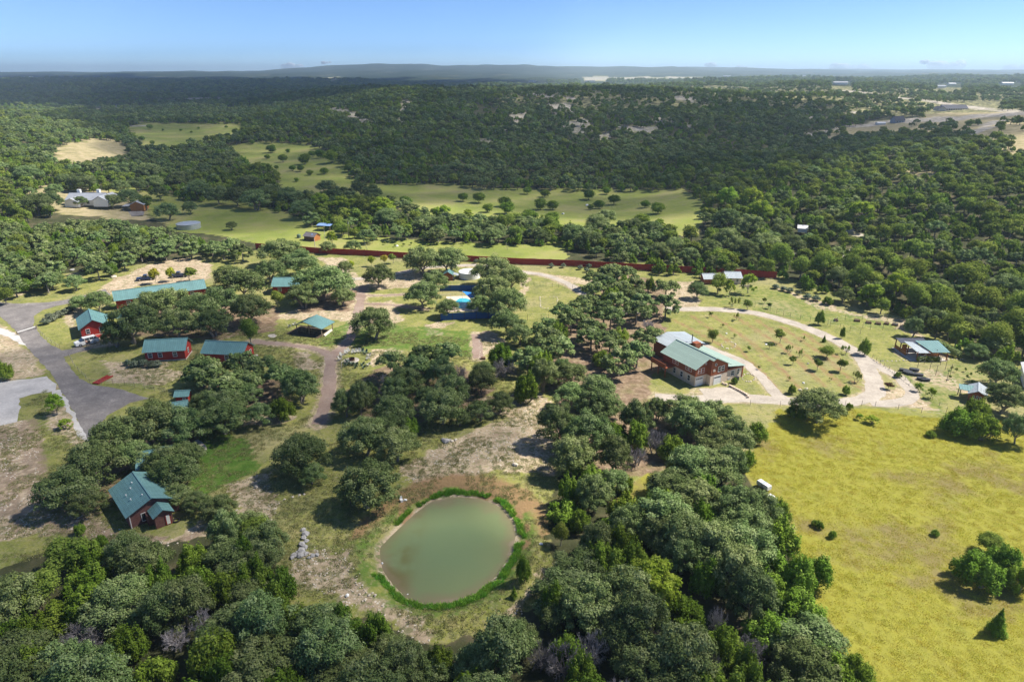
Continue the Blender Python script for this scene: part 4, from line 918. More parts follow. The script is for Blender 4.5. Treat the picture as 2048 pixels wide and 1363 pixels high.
c0 = at(348, 806, 2.); gable('teal_roofed_shed', 'little teal-roofed shed between the tiny cabin and the oaks', (c0[0], c0[1] - 1.), R(25), 2.6, 2.6, 1.5, 2.0, M['brick'], M['teal'], 'u', .3)
c0 = at(340, 850, 2.); gable('teal_roofed_shed', 'teal-roofed outbuilding mostly hidden under the oaks', (c0[0], c0[1]), R(35), 4.5, 5, 2.1, 3.0, M['brick'], M['teal'], 'v', .3)
# small red shed and tank by the pool
rs = gable('red_shed', 'small red shed with teal roof beside the round white tank', (-21.3, 204.3), R(-3), 2.9, 2.8, 1.9, 2.8, M['cedar'], M['teal'], 'v', .25)
roofslab(rs, [(4.6, .3, 1.55), (4.6, 2.6, 1.55), (2.95, 2.6, 1.95), (2.95, .3, 1.95)], M['greymetal'], name='lean_to_roof'); MB().box(2.92, .4, 0, 3.0, 2.4, 1.5).build('side_panel', M['cream'], rs)
def tank(name, label, cx, cyy, rad, h, m, z=0.):
    t = thing(name, label, 'tank', (cx, cyy, z)); b = MB().tube((0, 0, 0), (0, 0, h), rad, rad, 36, caps=False); b.build('shell', m, t, smooth=False)
    MB().tube((0, 0, h), (0, 0, h + .35), rad + .06, .15, 36).build('lid', m, t)
    bb = MB(); [bb.tube((0, 0, h * k / 4 - .03), (0, 0, h * k / 4 + .03), rad + .02, rad + .02, 36, caps=False) for k in (1, 2, 3)]; bb.build('hoop', m, t)
tank('water_tank', 'round white water tank beside the small red shed', -13.4, 208.0, 3.35, 2.0, M['white'])
x, y = atg(378, 456); tank('water_tank', 'wide low galvanised water tank in the dry upper left field', x, y, 4.7, 2.1, M['galv'], gz(x, y))
# brown shed, blue shelter
bs = gable('brown_shed', 'brown log shed with dark shingle roof behind the red fence', (-79.9, 258.6), R(-24), 4.8, 3.6, 1.9, 2.9, M['brownwood'], M['shingle'], 'u', .4, z=gz(-78, 259), ribs=0, wins=[('r', 1.8, .1, .9, 1.6, 'door', M['orange'], M['orange'])])
MB().prism([(0.02, 0), (3.58, 0), (3.58, 1.9), (1.8, 2.88), (.02, 1.9)], 4.803, 4.86, axis='x').build('front_panel', M['orange'], bs)
MB().slab((3.0, .6, 2.28), (3.6, .6, 2.28), (3.6, 1.1, 2.56), (3.0, 1.1, 2.56), -.06).build('skylight', M['bluemetal'], bs)
gable('blue_roofed_shelter', 'open shelter with blue metal roof under the trees behind the brown shed', (-79.2, 275.5), R(-14), 5.6, 4.4, 2.2, 2.6, M['wood'], M['bluemetal'], 'u', .3, open_=True, z=gz(-77, 277))
x, y = at(598, 476); tk = thing('plastic_tank', 'small green plastic tank left of the brown shed', 'tank', (x, y, gz(x, y))); MB().tube((0, 0, 0), (0, 0, 1.2), .75, .75, 14).tube((0, 0, 1.2), (0, 0, 1.5), .75, .3, 14).build('drum', M['chairg'], tk)
# pale cottage upper right
ct = gable('pale_cottage', 'cottage with pale teal roof before the right end of the red fence', (65.5, 200.6), R(-3), 4.4, 5.5, 2.0, 3.1, M['stone'], M['greymetal'], 'u', .35, wins=[('f', 3.2, .7, .7, .9), ('f', 1.2, .1, .7, 1.7, 'door')])
gable('pale_cottage_wing', 'low grey-roofed shed mostly hidden by the oak left of the cottage', (58.6, 200.2), R(2), 5.2, 4.0, 1.8, 2.8, M['cedar'], M['greymetal'], 'u', .35)
MB().box(3.4, -2.6, 0, 7.0, -2.3, .4).build('garden_wall', M['stone'], ct)
# long open building with hedge on the right
rb = thing('garden_building', 'open timber building with blue-green metal roofs behind a clipped hedge', 'building', (90.3, 142.0, 0), R(0))
roofslab(rb, [(.2, -1.5, 2.0), (3.0, -1.5, 2.0), (2.3, 3.4, 2.6), (-.1, 4.2, 2.6)], M['teal'] if 0 else M['greymetal']); roofslab(rb, [(3.2, -1.7, 2.2), (7.2, -1.7, 2.2), (7.3, 3.6, 3.0), (2.0, 3.6, 3.0)], M['teal'])
roofslab(rb, [(-.9, 3.9, 2.3), (5.2, 3.75, 2.3), (5.8, 6.6, 2.4), (-.6, 6.8, 2.4)], M['darkroof'], ribs=0)
for x, y in ((.3, -1.2), (2.8, -1.2), (5, -1.3), (6.9, -1.3), (0, 2.2), (-.6, 4.2), (-.6, 6.3), (5.3, 6.2), (7, 3.2), (2.6, 3.2)): MB().box(x - .09, y - .09, 0, x + .09, y + .09, 2.15).build('post', M['cedar'], rb)
MB().box(-.4, 3.7, 0, .6, 4.0, 1.9).box(-.6, 1.8, 0, -.45, 6.4, .9).box(3.3, 1.2, 0, 6.8, 3.1, 2.1).build('wall', M['orange'], rb); MB().box(-1.2, -1.5, 0, 7.1, 6.6, .08).build('floor', M['concrete'], rb)
# red shed far right and arbour
u, v = uv(R(-33)); rsh = gable('red_shed', 'red board shed with white metal roof at the right edge by the dark juniper', (89.4, 120.4), R(-33), 2.7, 4.4, 1.9, 2.6, M['cedar'], M['greymetal'], 'v', .3, wins=[('f', .8, .2, .18, 1.3), ('f', 1.35, .2, .18, 1.3), ('f', 1.9, .2, .18, 1.3)])
ar = thing('garden_arbour', 'timber arbour with a blue-green sheet roof before the red shed', 'arbour', (88.6, 121.9, 0), R(-25)); roofslab(ar, [(-.2, -.2, 2.0), (2.6, -.2, 2.0), (2.6, 2.0, 2.3), (-.2, 2.0, 2.3)], M['teal'])
for x in (0, 2.4):
    for y in (0, 1.8): MB().box(x - .07, y - .07, 0, x + .07, y + .07, 2.05).build('post', M['wood'], ar)
c0 = at(2046, 775); gable('white_roofed_house', 'white-roofed building cut by the right edge behind the oaks', (c0[0], c0[1]), R(-30), 6, 8, 2.6, 3.8, M['white'], M['white'], 'v', .3)

# pale house upper left, orange barn
def on_ground(px, py): x, y = atg(px, py); return x, y, gz(x, y)
x, y, z = on_ground(134, 411); ph = gable('pale_house', 'large pale limestone house with grey roof and two chimneys in the upper left', (x, y), R(0), 16, 9, 2.6, 5.0, M['white'], M['lightgreyroof'], 'u', .5, z=z, ribs=0,
      wins=[('f', 3, .8, 1.2, 1.2), ('f', 6.5, .8, 1.2, 1.2), ('f', 10, .8, 1.2, 1.2), ('f', 14, .2, 1.1, 2., 'door')])
MB().prism([(14.0, 0), (20.5, 0), (20.5, 2.8), (17.2, 4.6), (14.0, 2.8)], -3, 8).build('wing_wall', M['white'], ph); roofslab(ph, [(13.5, 8.4, 2.7), (13.5, -3.5, 2.7), (17.2, -3.5, 4.8), (17.2, 8.4, 4.8)], M['lightgreyroof'], ribs=0); roofslab(ph, [(21, -3.5, 2.7), (21, 8.4, 2.7), (17.203, 8.4, 4.8), (17.203, -3.5, 4.8)], M['lightgreyroof'], ribs=0)
MB().prism([(2, 0), (8, 0), (8, 2.5), (5, 3.9), (2, 2.5)], -4.5, 4).build('front_wing_wall', M['white'], ph); roofslab(ph, [(1.6, 4, 2.4), (1.6, -4.9, 2.4), (5, -4.9, 4.05), (5, 4, 4.05)], M['lightgreyroof'], ribs=0); roofslab(ph, [(8.4, -4.9, 2.4), (8.4, 4, 2.4), (5.003, 4, 4.05), (5.003, -4.9, 4.05)], M['lightgreyroof'], ribs=0)
for xx in (3.5, 12.5): MB().box(xx - .7, 5.0, 3.5, xx + .7, 6.2, 6.4).build('chimney', M['white'], ph)
x, y, z = on_ground(262, 423); ob = gable('orange_barn', 'orange-brown board barn with grey roof beside its forecourt in the upper left', (x, y), R(14), 5.6, 9, 3.0, 4.4, M['orange'], M['lightgreyroof'], 'v', .4, z=z, ribs=0)
MB().box(-3.4, .6, 2.3, -.05, 8.2, 2.42).box(-3.3, .8, 0, -3.15, .95, 2.3).build('lean_to', M['lightgreyroof'], ob)
# houses on the far right ridge
x, y, z = on_ground(1888, 222); gh = gable('ridge_house', 'long single-storey house with dark blue-grey roofs on the far right ridge', (x, y), R(3), 26, 11, 2.6, 6.0, M['cream'], M['darkroof'], 'u', .6, z=z + .1, ribs=0,
      wins=[('f', 3 + 2.6 * i, .7, 1.3, 1.3) for i in range(8)])
MB().prism([(-7, 0), (-.03, 0), (-.03, 2.4), (-3.5, 4.6), (-7, 2.4)], -2, 8).build('wing_wall', M['cream'], gh); roofslab(gh, [(-7.5, 8.3, 2.3), (-7.5, -2.5, 2.3), (-3.5, -2.5, 4.8), (-3.5, 8.3, 4.8)], M['darkroof'], ribs=0); roofslab(gh, [(0, -2.5, 2.5), (0, 8.3, 2.5), (-3.497, 8.3, 4.8), (-3.497, -2.5, 4.8)], M['darkroof'], ribs=0)
x, y, z = on_ground(1790, 247); gable('ridge_house', 'two-storey house with dark blue roof below the long ridge house', (x, y), R(8), 10, 8, 3.2, 6.5, M['lightgreyroof'], M['darkroof'], 'u', .5, z=z, ribs=0, wins=[('f', 2, .8, 1.2, 1.4), ('f', 5, .8, 1.2, 1.4), ('f', 8, .8, 1.2, 1.4)])
x, y, z = on_ground(1755, 250); gable('low_white_shed', 'low white shed at the end of the far chalk road', (x, y), R(0), 8, 5, 1.8, 2.6, M['white'], M['white'], 'u', .3, z=z, ribs=0)
x, y = atg(1594, 472); gable('white_roofed_cabin', 'small white-roofed cabin deep in the right-hand woods', (x, y), R(-20), 3.2, 3.2, 1.6, 2.4, M['white'], M['white'], 'u', .3, z=gz(x, y) + 1.5, ribs=0)
# houses scattered on the far plain: (x, y, width in picture points, roof, words)
FARH = [(8, 169, 20, 0, 'white sheds'), (55, 155, 18, 0, 'pale roofs'), (98, 167, 26, 0, 'cluster of white roofs'), (90, 160, 10, 0, 'small white roof'), (198, 163, 12, 0, 'white-roofed shed'), (218, 165, 10, 0, 'low white shed'), (240, 160, 8, 0, 'tiny white house'), (428, 160, 10, 0, 'pale roof amid woods'), (643, 191, 14, 0, 'white shed near the little clearing'), (570, 182, 12, 0, 'pale roof in the valley wood'),
        (1065, 163, 20, 1, 'dark-roofed house on the plateau edge'), (1180, 164, 26, 1, 'grey-roofed house with white gables'), (1570, 157, 10, 0, 'first pale house on the right plateau'), (1600, 153, 40, 2, 'row of pale houses on the right plateau'), (1648, 168, 16, 1, 'dark gabled house on the right plateau'), (1680, 170, 34, 2, 'broad grey-roofed villa on the right plateau'), (1712, 162, 16, 3, 'orange-roofed house on the right plateau'),
        (1885, 176, 24, 2, 'grey-roofed house left of the far lane'), (1905, 170, 18, 0, 'white house behind the far lane'), (2015, 170, 26, 0, 'white house near the right edge of the plateau'), (1455, 153, 18, 2, 'distant pale roofs right of the quarry'), (150, 155, 8, 0, 'white speck of a house')]
for px, py, w, kk, words in FARH:
    x, y, z = on_ground(px, py + 1); dep = y; W_ = max(6, .7 * w / F * dep); D_ = W_ * .6; hh = min(W_ * .12, 3) + 1.2
    gable('distant_house', words + (' far on the left plain' if px < 700 and 'left' not in words else ''), (x - W_ / 2, y), R((px * 7) % 30 - 15), W_, D_, hh, hh * 1.5, M['white'], [M['white'], M['darkroof'], M['lightgreyroof'], M['orange']][kk], 'u', .8, z=z + 1.5, ribs=0, cat='house')

# ---------------------------------------------------------------- trees placed one by one: (kind, crown x, crown y, crown width, what it stands by[, height in metres])
HAND = [
 # round the red cabins and the long building
 ('live_oak', 262, 640, 112, 'broad live oak leaning over the red cabin beside the white van'),
 ('live_oak', 232, 668, 60, 'low live oak crown against the right wall of the cabin with the van'),
 ('live_oak', 300, 606, 84, 'live oak below the middle of the long teal-roofed building'),
 ('live_oak', 345, 600, 84, 'live oak hiding the wall of the long teal-roofed building'),
 ('live_oak', 392, 612, 88, 'live oak below the right end of the long teal-roofed building'),
 ('live_oak', 352, 640, 80, 'shaded live oak behind the left long red cabin'),
 ('live_oak', 440, 598, 84, 'live oak between the long building and the half-hidden teal roof'),
 ('live_oak', 425, 640, 78, 'live oak on bare ground behind the two red cabins'),
 ('live_oak', 486, 560, 96, 'tall live oak left of the half-hidden teal roof'),
 ('live_oak', 500, 612, 86, 'live oak in front of the half-hidden teal roof'),
 ('live_oak', 455, 548, 64, 'pale live oak at the right end of the sandy lot'),
 ('live_oak', 195, 600, 62, 'live oak at the left end of the long building'),
 ('live_oak', 160, 603, 44, 'small live oak above the grey cactus bed'),
 ('broadleaf', 498, 657, 44, 'dark green round tree behind the right red cabin', 6.5),
 ('broadleaf', 553, 592, 30, 'slender bright green tree under the half-hidden teal roof', 5.),
 ('live_oak', 148, 562, 44, 'low oak at the left mouth of the sandy lot'),
 ('live_oak', 100, 556, 50, 'grey-green oak on the verge above the road junction'),
 ('juniper', 14, 562, 44, 'bright dark-green juniper above the road junction at the left edge'),
 ('live_oak', 1000, 0, 0, ''),
 ('yellow', 309, 549, 27, 'larger yellow-leaved tree over the dark pickup'),
 ('yellow', 342, 546, 24, 'yellow-green tree in the sandy lot, next right of the pickup'),
 ('fruit_round', 377, 546, 34, 'green young tree at the right of three in the sandy lot', 5.),
 ('live_oak', 642, 560, 132, 'huge spreading live oak beside the footpath above the pavilion'),
 ('live_oak', 606, 585, 70, 'live oak with a leaning trunk left of the huge spreading oak'),
 ('live_oak', 686, 590, 52, 'outer right crown of the spreading oaks beside the footpath'),
 ('live_oak', 690, 532, 36, 'small live oak behind the spreading oaks, near the red fence'),
 ('live_oak', 560, 498, 92, 'dense live oak at the left end of the red fence'),
 ('live_oak', 598, 520, 76, 'live oak just inside the left end of the red fence'),
 ('live_oak', 540, 538, 66, 'live oak behind the half-hidden teal roof'),
 ('live_oak', 745, 638, 92, 'lone round live oak standing between pavilion and pool'),
 ('live_oak', 757, 547, 64, 'open-branched small live oak near the crossing lanes'),
 ('yellow', 702, 528, 15, 'smallest yellow tree before the red fence'),
 ('yellow', 743, 520, 18, 'middle yellow tree before the red fence'),
 ('yellow', 768, 518, 18, 'right-hand yellow tree before the red fence'),
 ('fruit_round', 786, 515, 18, 'round green tree next to the yellow trees at the red fence'),
 ('live_oak', 845, 514, 84, 'multi-stemmed live oak in front of the red fence, left crown'),
 ('live_oak', 898, 514, 74, 'multi-stemmed live oak by the red fence, above the small red shed'),
 ('live_oak', 868, 560, 62, 'live oak crown at the left of the small red shed'),
 ('live_oak', 845, 584, 74, 'live oak with lowest crown left of the pool screens'),
 ('live_oak', 985, 536, 92, 'tall live oak right behind the white tank'),
 ('live_oak', 1022, 552, 70, 'live oak right of the tall oak behind the white tank'),
 ('live_oak', 985, 575, 84, 'live oak overhanging the far pool screen'),
 ('live_oak', 1015, 600, 86, 'live oak over the right end of the pool yard'),
 ('live_oak', 962, 608, 60, 'live oak leaning over the pool water'),
 ('live_oak', 895, 612, 52, 'thin small oak inside the left corner of the pool yard'),
 ('live_oak', 1015, 640, 74, 'live oak at the right end of the near pool screen'),
 ('live_oak', 1040, 665, 60, 'live oak below the pool yard at the edge of the oak grove'),
 ('juniper', 1000, 706, 54, 'dark juniper beside the short gravel walk'),
 ('dead', 1010, 728, 62, 'grey leafless tree beside the short gravel walk'),
 ('juniper', 1055, 768, 62, 'juniper with bare trunk above the dry slope'),
 ('juniper', 1085, 725, 60, 'dense juniper at the left edge of the oak grove'),
 # foreground lawn
 ('live_oak', 600, 902, 118, 'round live oak on the lawn right of the bright green yard'),
 ('live_oak', 622, 944, 62, 'lower crown of the round live oak on the lawn'),
 ('live_oak', 735, 962, 132, 'large dark live oak at the upper left of the pond'),
 ('live_oak', 792, 884, 96, 'live oak with a bare forked trunk above the pond oak'),
 ('live_oak', 700, 988, 50, 'low left crown of the dark oak by the pond'),
 ('live_oak', 1000, 800, 60, 'small live oak with slender trunk above the dry slope'),
 ('live_oak', 958, 818, 58, 'small live oak left of the slender-trunked oak'),
 ('live_oak', 918, 832, 50, 'small low oak at the lower edge of the centre grove'),
 ('juniper', 1047, 1138, 34, 'dark bushy juniper at the lower right of the pond', 4.6),
 ('cone', 1028, 1186, 18, 'small bright green seedling tree below the pond', 1.8),
 # over the big teal roof
 ('live_oak', 128, 970, 118, 'live oak at the left of the big teal-roofed house'),
 ('live_oak', 186, 918, 122, 'live oak where the road narrows by the big teal-roofed house'),
 ('live_oak', 236, 868, 118, 'live oak over the lower end of the asphalt yard'),
 ('live_oak', 300, 838, 122, 'live oak in the middle of the cluster below the asphalt yard'),
 ('live_oak', 362, 846, 104, 'live oak over the teal roofs beside the bright green lawn'),
 ('live_oak', 172, 1000, 76, 'low live oak crown at the wall of the big teal-roofed house'),
 ('live_oak', 262, 906, 84, 'live oak over the ridge end of the big teal roof'),
 ('live_oak', 330, 915, 92, 'live oak over the right slope of the big teal roof'),
 ('live_oak', 345, 940, 100, 'live oak covering the right slope of the big teal roof'),
 ('live_oak', 372, 905, 74, 'live oak beside the curved stone bench'),
 ('live_oak', 352, 986, 66, 'live oak against the right wall of the big teal-roofed house'),
 ('juniper', 1186, 1100, 66, 'juniper before the yellow clearing, right of the pond'),
 ('juniper', 1156, 1138, 60, 'juniper at the wood edge right of the pond'),
 ('live_oak', 392, 1000, 56, 'small live oak at the lawn corner by the big teal-roofed house'),
 ('live_oak', 435, 1012, 74, 'live oak right of the earth track below the lawn'),
 ('live_oak', 492, 1050, 96, 'live oak at the left of the grey rock pile'),
 ('live_oak', 515, 1120, 96, 'dense live oak below the grey rock pile'),
 ('live_oak', 1040, 1272, 90, 'live oak below the bush at the foot of the pond'),
 ('live_oak', 1112, 1228, 84, 'live oak between pond and the yellow-green tree'),
 ('live_oak', 950, 1322, 100, 'live oak at the bottom edge under the pond'),
 ('live_oak', 862, 1332, 92, 'live oak at the bottom edge below the rocky gap'),
 ('juniper', 1132, 1298, 80, 'juniper before the grey dead limbs'),
 ('live_oak', 780, 1290, 84, 'live oak at the foot of the rocky slope'),
 ('juniper', 690, 1262, 80, 'juniper at the foot of the rocky slope'),
 ('live_oak', 570, 1240, 92, 'live oak below the dry grass left of the pond'),
 ('live_oak', 500, 1185, 90, 'live oak at the wood edge below the rock pile'),
 ('lime', 108, 806, 40, 'small light green tree on the road verge', 4.2),
 ('lime', 130, 845, 30, 'low yellow-green bush-like tree on the road verge', 2.0),
 ('juniper', 6, 738, 38, 'dark juniper at the left picture edge by the road'),
 ('juniper', 158, 1056, 28, 'dark green juniper bush beside the earth track', 1.8),
 ('juniper', 201, 1078, 26, 'second juniper bush beside the earth track', 1.8),
 # orchard and right-hand lawns
 ('live_oak', 1396, 577, 44, 'round grey-green oak beside the stony footpath', 5.),
 ('broadleaf', 1438, 562, 42, 'leafy tree before the pale-roofed cottage, left', 6.),
 ('lime', 1460, 573, 24, 'slim bright green tree before the pale-roofed cottage', 5.),
 ('lime', 1499, 563, 36, 'bright green upright tree right of the pale-roofed cottage', 6.5),
 ('fruit_round', 1438, 580, 11, 'little tree on the lawn below the cottage'),
 ('fruit_vase', 1468, 604, 26, 'loose olive-like tree by the curved drive'),
 ('broadleaf', 1496, 606, 22, 'rounded green tree by the curved drive', 3.2),
 ('fruit_round', 1530, 600, 11, 'first little tree of a pair on the far lawn'),
 ('fruit_round', 1538, 610, 12, 'second little tree of a pair on the far lawn'),
 ('juniper', 1641, 632, 20, 'upright dark tree above the curved drive', 4.2),
 ('juniper', 1686, 662, 12, 'slim tree on the outer side of the curved drive', 3.4),
 ('cone', 1649, 676, 10, 'tiny conifer on the drive edge', 1.8),
 ('juniper', 1731, 690, 26, 'dense dark tree casting shade on the drive', 4.2),
 ('live_oak', 1829, 648, 40, 'oak behind the pergola building', 5.5),
 ('broadleaf', 1426, 667, 28, 'bushy green tree right behind the main house', 3.8),
 ('fruit_vase', 1422, 628, 14, 'sparse young orchard tree nearest the upper drive'),
 ('fruit_vase', 1476, 632, 18, 'light green young tree under the upper drive'),
 ('fruit_vase', 1445, 650, 9, 'thin sapling above the bushy tree'),
 ('fruit_round', 1499, 696, 11, 'round orchard tree right of the stone ring'),
 ('fruit_vase', 1470, 671, 10, 'small pale sapling beside a white stone'),
 ('fruit_round', 1562, 670, 27, 'widest orchard tree of the top row'),
 ('fruit_vase', 1609, 676, 12, 'sparse sapling in the orchard near the drive'),
 ('fruit_vase', 1541, 690, 14, 'dark narrow orchard tree in the middle row'),
 ('fruit_vase', 1578, 698, 20, 'open orchard tree in the middle row'),
 ('fruit_vase', 1602, 706, 20, 'forked upright orchard tree above the round ones'),
 ('fruit_round', 1587, 719, 17, 'left of three round orchard trees in a line'),
 ('fruit_round', 1637, 726, 23, 'middle of three round orchard trees in a line'),
 ('fruit_round', 1683, 727, 25, 'right of three round orchard trees in a line'),
 ('broadleaf', 1655, 700, 38, 'broad spreading orchard tree, the largest one', 3.0),
 ('fruit_vase', 1690, 697, 22, 'bare-limbed tree between orchard and drive'),
 ('fruit_vase', 1713, 752, 26, 'loose orchard tree nearest the turning loop'),
 ('fruit_vase', 1578, 756, 10, 'sapling in the lowest orchard row'),
 ('fruit_vase', 1661, 757, 8, 'thin sapling above the big grey juniper'),
 ('fruit_round', 1518, 734, 7, 'smallest orchard tree, below the lane'),
 ('juniper', 1585, 776, 18, 'small dark juniper beside the lower drive', 2.2),
 ('juniper', 1693, 778, 18, 'small dark juniper at the lower orchard corner', 2.2),
 ('juniper', 1469, 759, 15, 'round bush beside the stone planting ring', 1.5),
 ('red', 1778, 770, 22, 'dark red-leaved small tree on the grass island'),
 ('juniper', 1797, 748, 16, 'low dark green bush at the garden wall', 1.4),
 ('lime', 1838, 772, 18, 'light green young tree at the garden wall', 2.0),
 ('lime', 1864, 784, 19, 'second light green young tree at the garden wall', 2.4),
 ('live_oak', 1640, 806, 112, 'big mixed oak and juniper with grey dead top beside the drive', 6.5),
 ('dead', 1652, 796, 60, 'grey dead branches rising from the big juniper beside the drive', None, 5.),
 ('juniper', 1595, 818, 44, 'low juniper at the left foot of the big mixed tree', 3.0),
 ('juniper', 1700, 810, 16, 'grey-green bush beside the field gate', 1.4),
 ('juniper', 1925, 838, 80, 'large rounded dark juniper in the yellow field', 5.),
 ('juniper', 1965, 848, 74, 'right half of the large juniper clump in the yellow field', 5.),
 ('juniper', 1955, 815, 60, 'rear juniper of the clump in the yellow field', 5.),
 ('live_oak', 2010, 790, 80, 'grey-green oak beside the small red shed at the right edge', 6.),
 ('live_oak', 2040, 850, 60, 'oak at the right picture edge above the yellow field', 6.),
 ('live_oak', 2000, 740, 78, 'oak behind the small red shed with the pale roof', 6.),
 ('lime', 1745, 838, 30, 'bright green low bush in the yellow field below the drive', 1.6),
 ('lime', 1720, 832, 16, 'smaller bright bush in the yellow field', 1.3),
 ('juniper', 1862, 866, 22, 'sparse bush in the middle of the yellow field', 1.2),
 ('juniper', 1638, 1136, 76, 'single rounded juniper at the wood edge beside the yellow field', 4.6),
 ('juniper', 1560, 1018, 54, 'juniper below the white boxes in the yellow field', 4.2),
 ('juniper', 1495, 916, 40, 'bright green juniper left of the yellow field', 3.6),
 ('cone', 1999, 1240, 42, 'lone conical juniper in the yellow field'),
 ('juniper', 1960, 1132, 100, 'big rounded juniper at the right edge of the yellow field', 5.),
 ('juniper', 2010, 1112, 80, 'rear juniper of the clump at the right edge of the yellow field', 5.),
 ('juniper', 2046, 1150, 60, 'juniper cut off by the right picture edge', 4.5),
 ('broadleaf', 1985, 1082, 60, 'pale green bush behind the right-edge junipers', 3.),
 ('juniper', 1633, 1044, 20, 'little juniper bush, upper of two in the yellow field', 1.2),
 ('juniper', 1642, 1049, 14, 'little juniper bush touching its neighbour in the yellow field', 1.3),
 ('juniper', 1666, 1067, 18, 'little juniper bush, lower one in the yellow field', 1.2),
 ('juniper', 1871, 1064, 18, 'small bush in the yellow field near the right junipers', 1.0),
 ('juniper', 1640, 1330, 120, 'rounded bright juniper at the lower right wood edge', 5.),
 ('juniper', 1710, 1340, 90, 'juniper beside the grey rocks at the lower right', 4.5),
 ('lime', 1305, 1168, 126, 'large bright yellow-green tree in the dark foreground wood', 7.5),
 ('broadleaf', 1122, 1062, 40, 'narrow blue-green tree at the wood edge right of the pond', 4.),
 ('juniper', 1148, 930, 36, 'bright juniper below the oak grove', 3.4),
 ('juniper', 1250, 962, 40, 'juniper beside the yellow clearing', 3.4),
 ('dead', 1310, 872, 60, 'pale dead tree among the oaks above the clearing', None, 6.),
 ('dead', 1275, 905, 50, 'leaning grey dead tree by the clearing', None, 4.5),
 ('dead', 170, 1262, 110, 'big grey-lilac dead juniper in front of the hidden white truck', None, 5.),
 ('dead', 400, 1238, 60, 'white forked dead tree in the lower left wood', None, 5.5),
 ('dead', 452, 1240, 54, 'grey brush-like dead juniper in the lower left wood', None, 5.),
 ('dead', 258, 1176, 60, 'dead branches above the hidden white truck', None, 5.),
 ('dead', 350, 1270, 70, 'fallen pale dead limbs in the lower left wood', None, 4.),
 ('dead', 1436, 1230, 46, 'pale dead top in the lower right wood', None, 6.),
 ('dead', 1322, 1252, 60, 'bare dead limbs below the yellow-green tree', None, 5.),
 ('dead', 1185, 1285, 80, 'tangle of grey dead limbs in the front wood', None, 6.),
 ('dead', 1080, 1300, 70, 'grey curved dead limbs in the front wood', None, 5.),
 ('dead', 1500, 1290, 80, 'lilac-grey dead juniper in the right front wood', None, 5.),
 ('dead', 1410, 1075, 50, 'tall grey dead trunk near the wood edge', None, 6.),
 # behind the red fence
 ('lime', 662, 474, 24, 'yellow-green upright tree behind the red fence by the pole', 5.5),
 ('broadleaf', 683, 455, 44, 'feathery light green tree beside the blue-roofed shelter', 6.),
 ('live_oak', 655, 492, 34, 'grey bush-like oak behind the left red fence'),
 ('live_oak', 705, 490, 36, 'low grey oak close behind the red fence'),
 ('live_oak', 733, 468, 40, 'round live oak right of the utility pole'),
 ('live_oak', 463, 448, 24, 'lone small oak in the dry field by the metal tank'),
 ('live_oak', 350, 412, 0, ''),
]
HAND = [h for h in HAND if h[3]]
# junipers and oaks dotted over the valley meadows: (x, y, width)
DOTS = [(812, 404, 30), (925, 394, 24), (957, 397, 30), (975, 415, 26), (1008, 404, 30), (1013, 418, 36), (1055, 380, 20), (1090, 386, 22), (1105, 410, 28), (1082, 410, 32), (1131, 373, 0), (1177, 391, 28), (1214, 380, 20), (1270, 375, 14), (1229, 400, 28),
        (1198, 408, 26), (1182, 410, 16), (1291, 406, 22), (1316, 417, 34), (1285, 440, 34), (1103, 436, 34), (1060, 436, 40), (650, 388, 0), (528, 330, 16), (553, 332, 12), (584, 335, 16), (620, 343, 16), (648, 341, 20), (534, 312, 14), (542, 300, 24), (565, 318, 22), (610, 322, 30), (600, 336, 18),
        (640, 310, 24), (663, 320, 36), (625, 308, 18), (700, 330, 24), (593, 356, 12), (575, 300, 12), (560, 345, 0), (300, 254, 14), (325, 257, 6), (361, 258, 7), (397, 254, 7), (452, 252, 8), (283, 276, 14), (235, 279, 12), (278, 286, 10), (305, 284, 12), (382, 261, 6), (505, 283, 12), (474, 415, 0)]
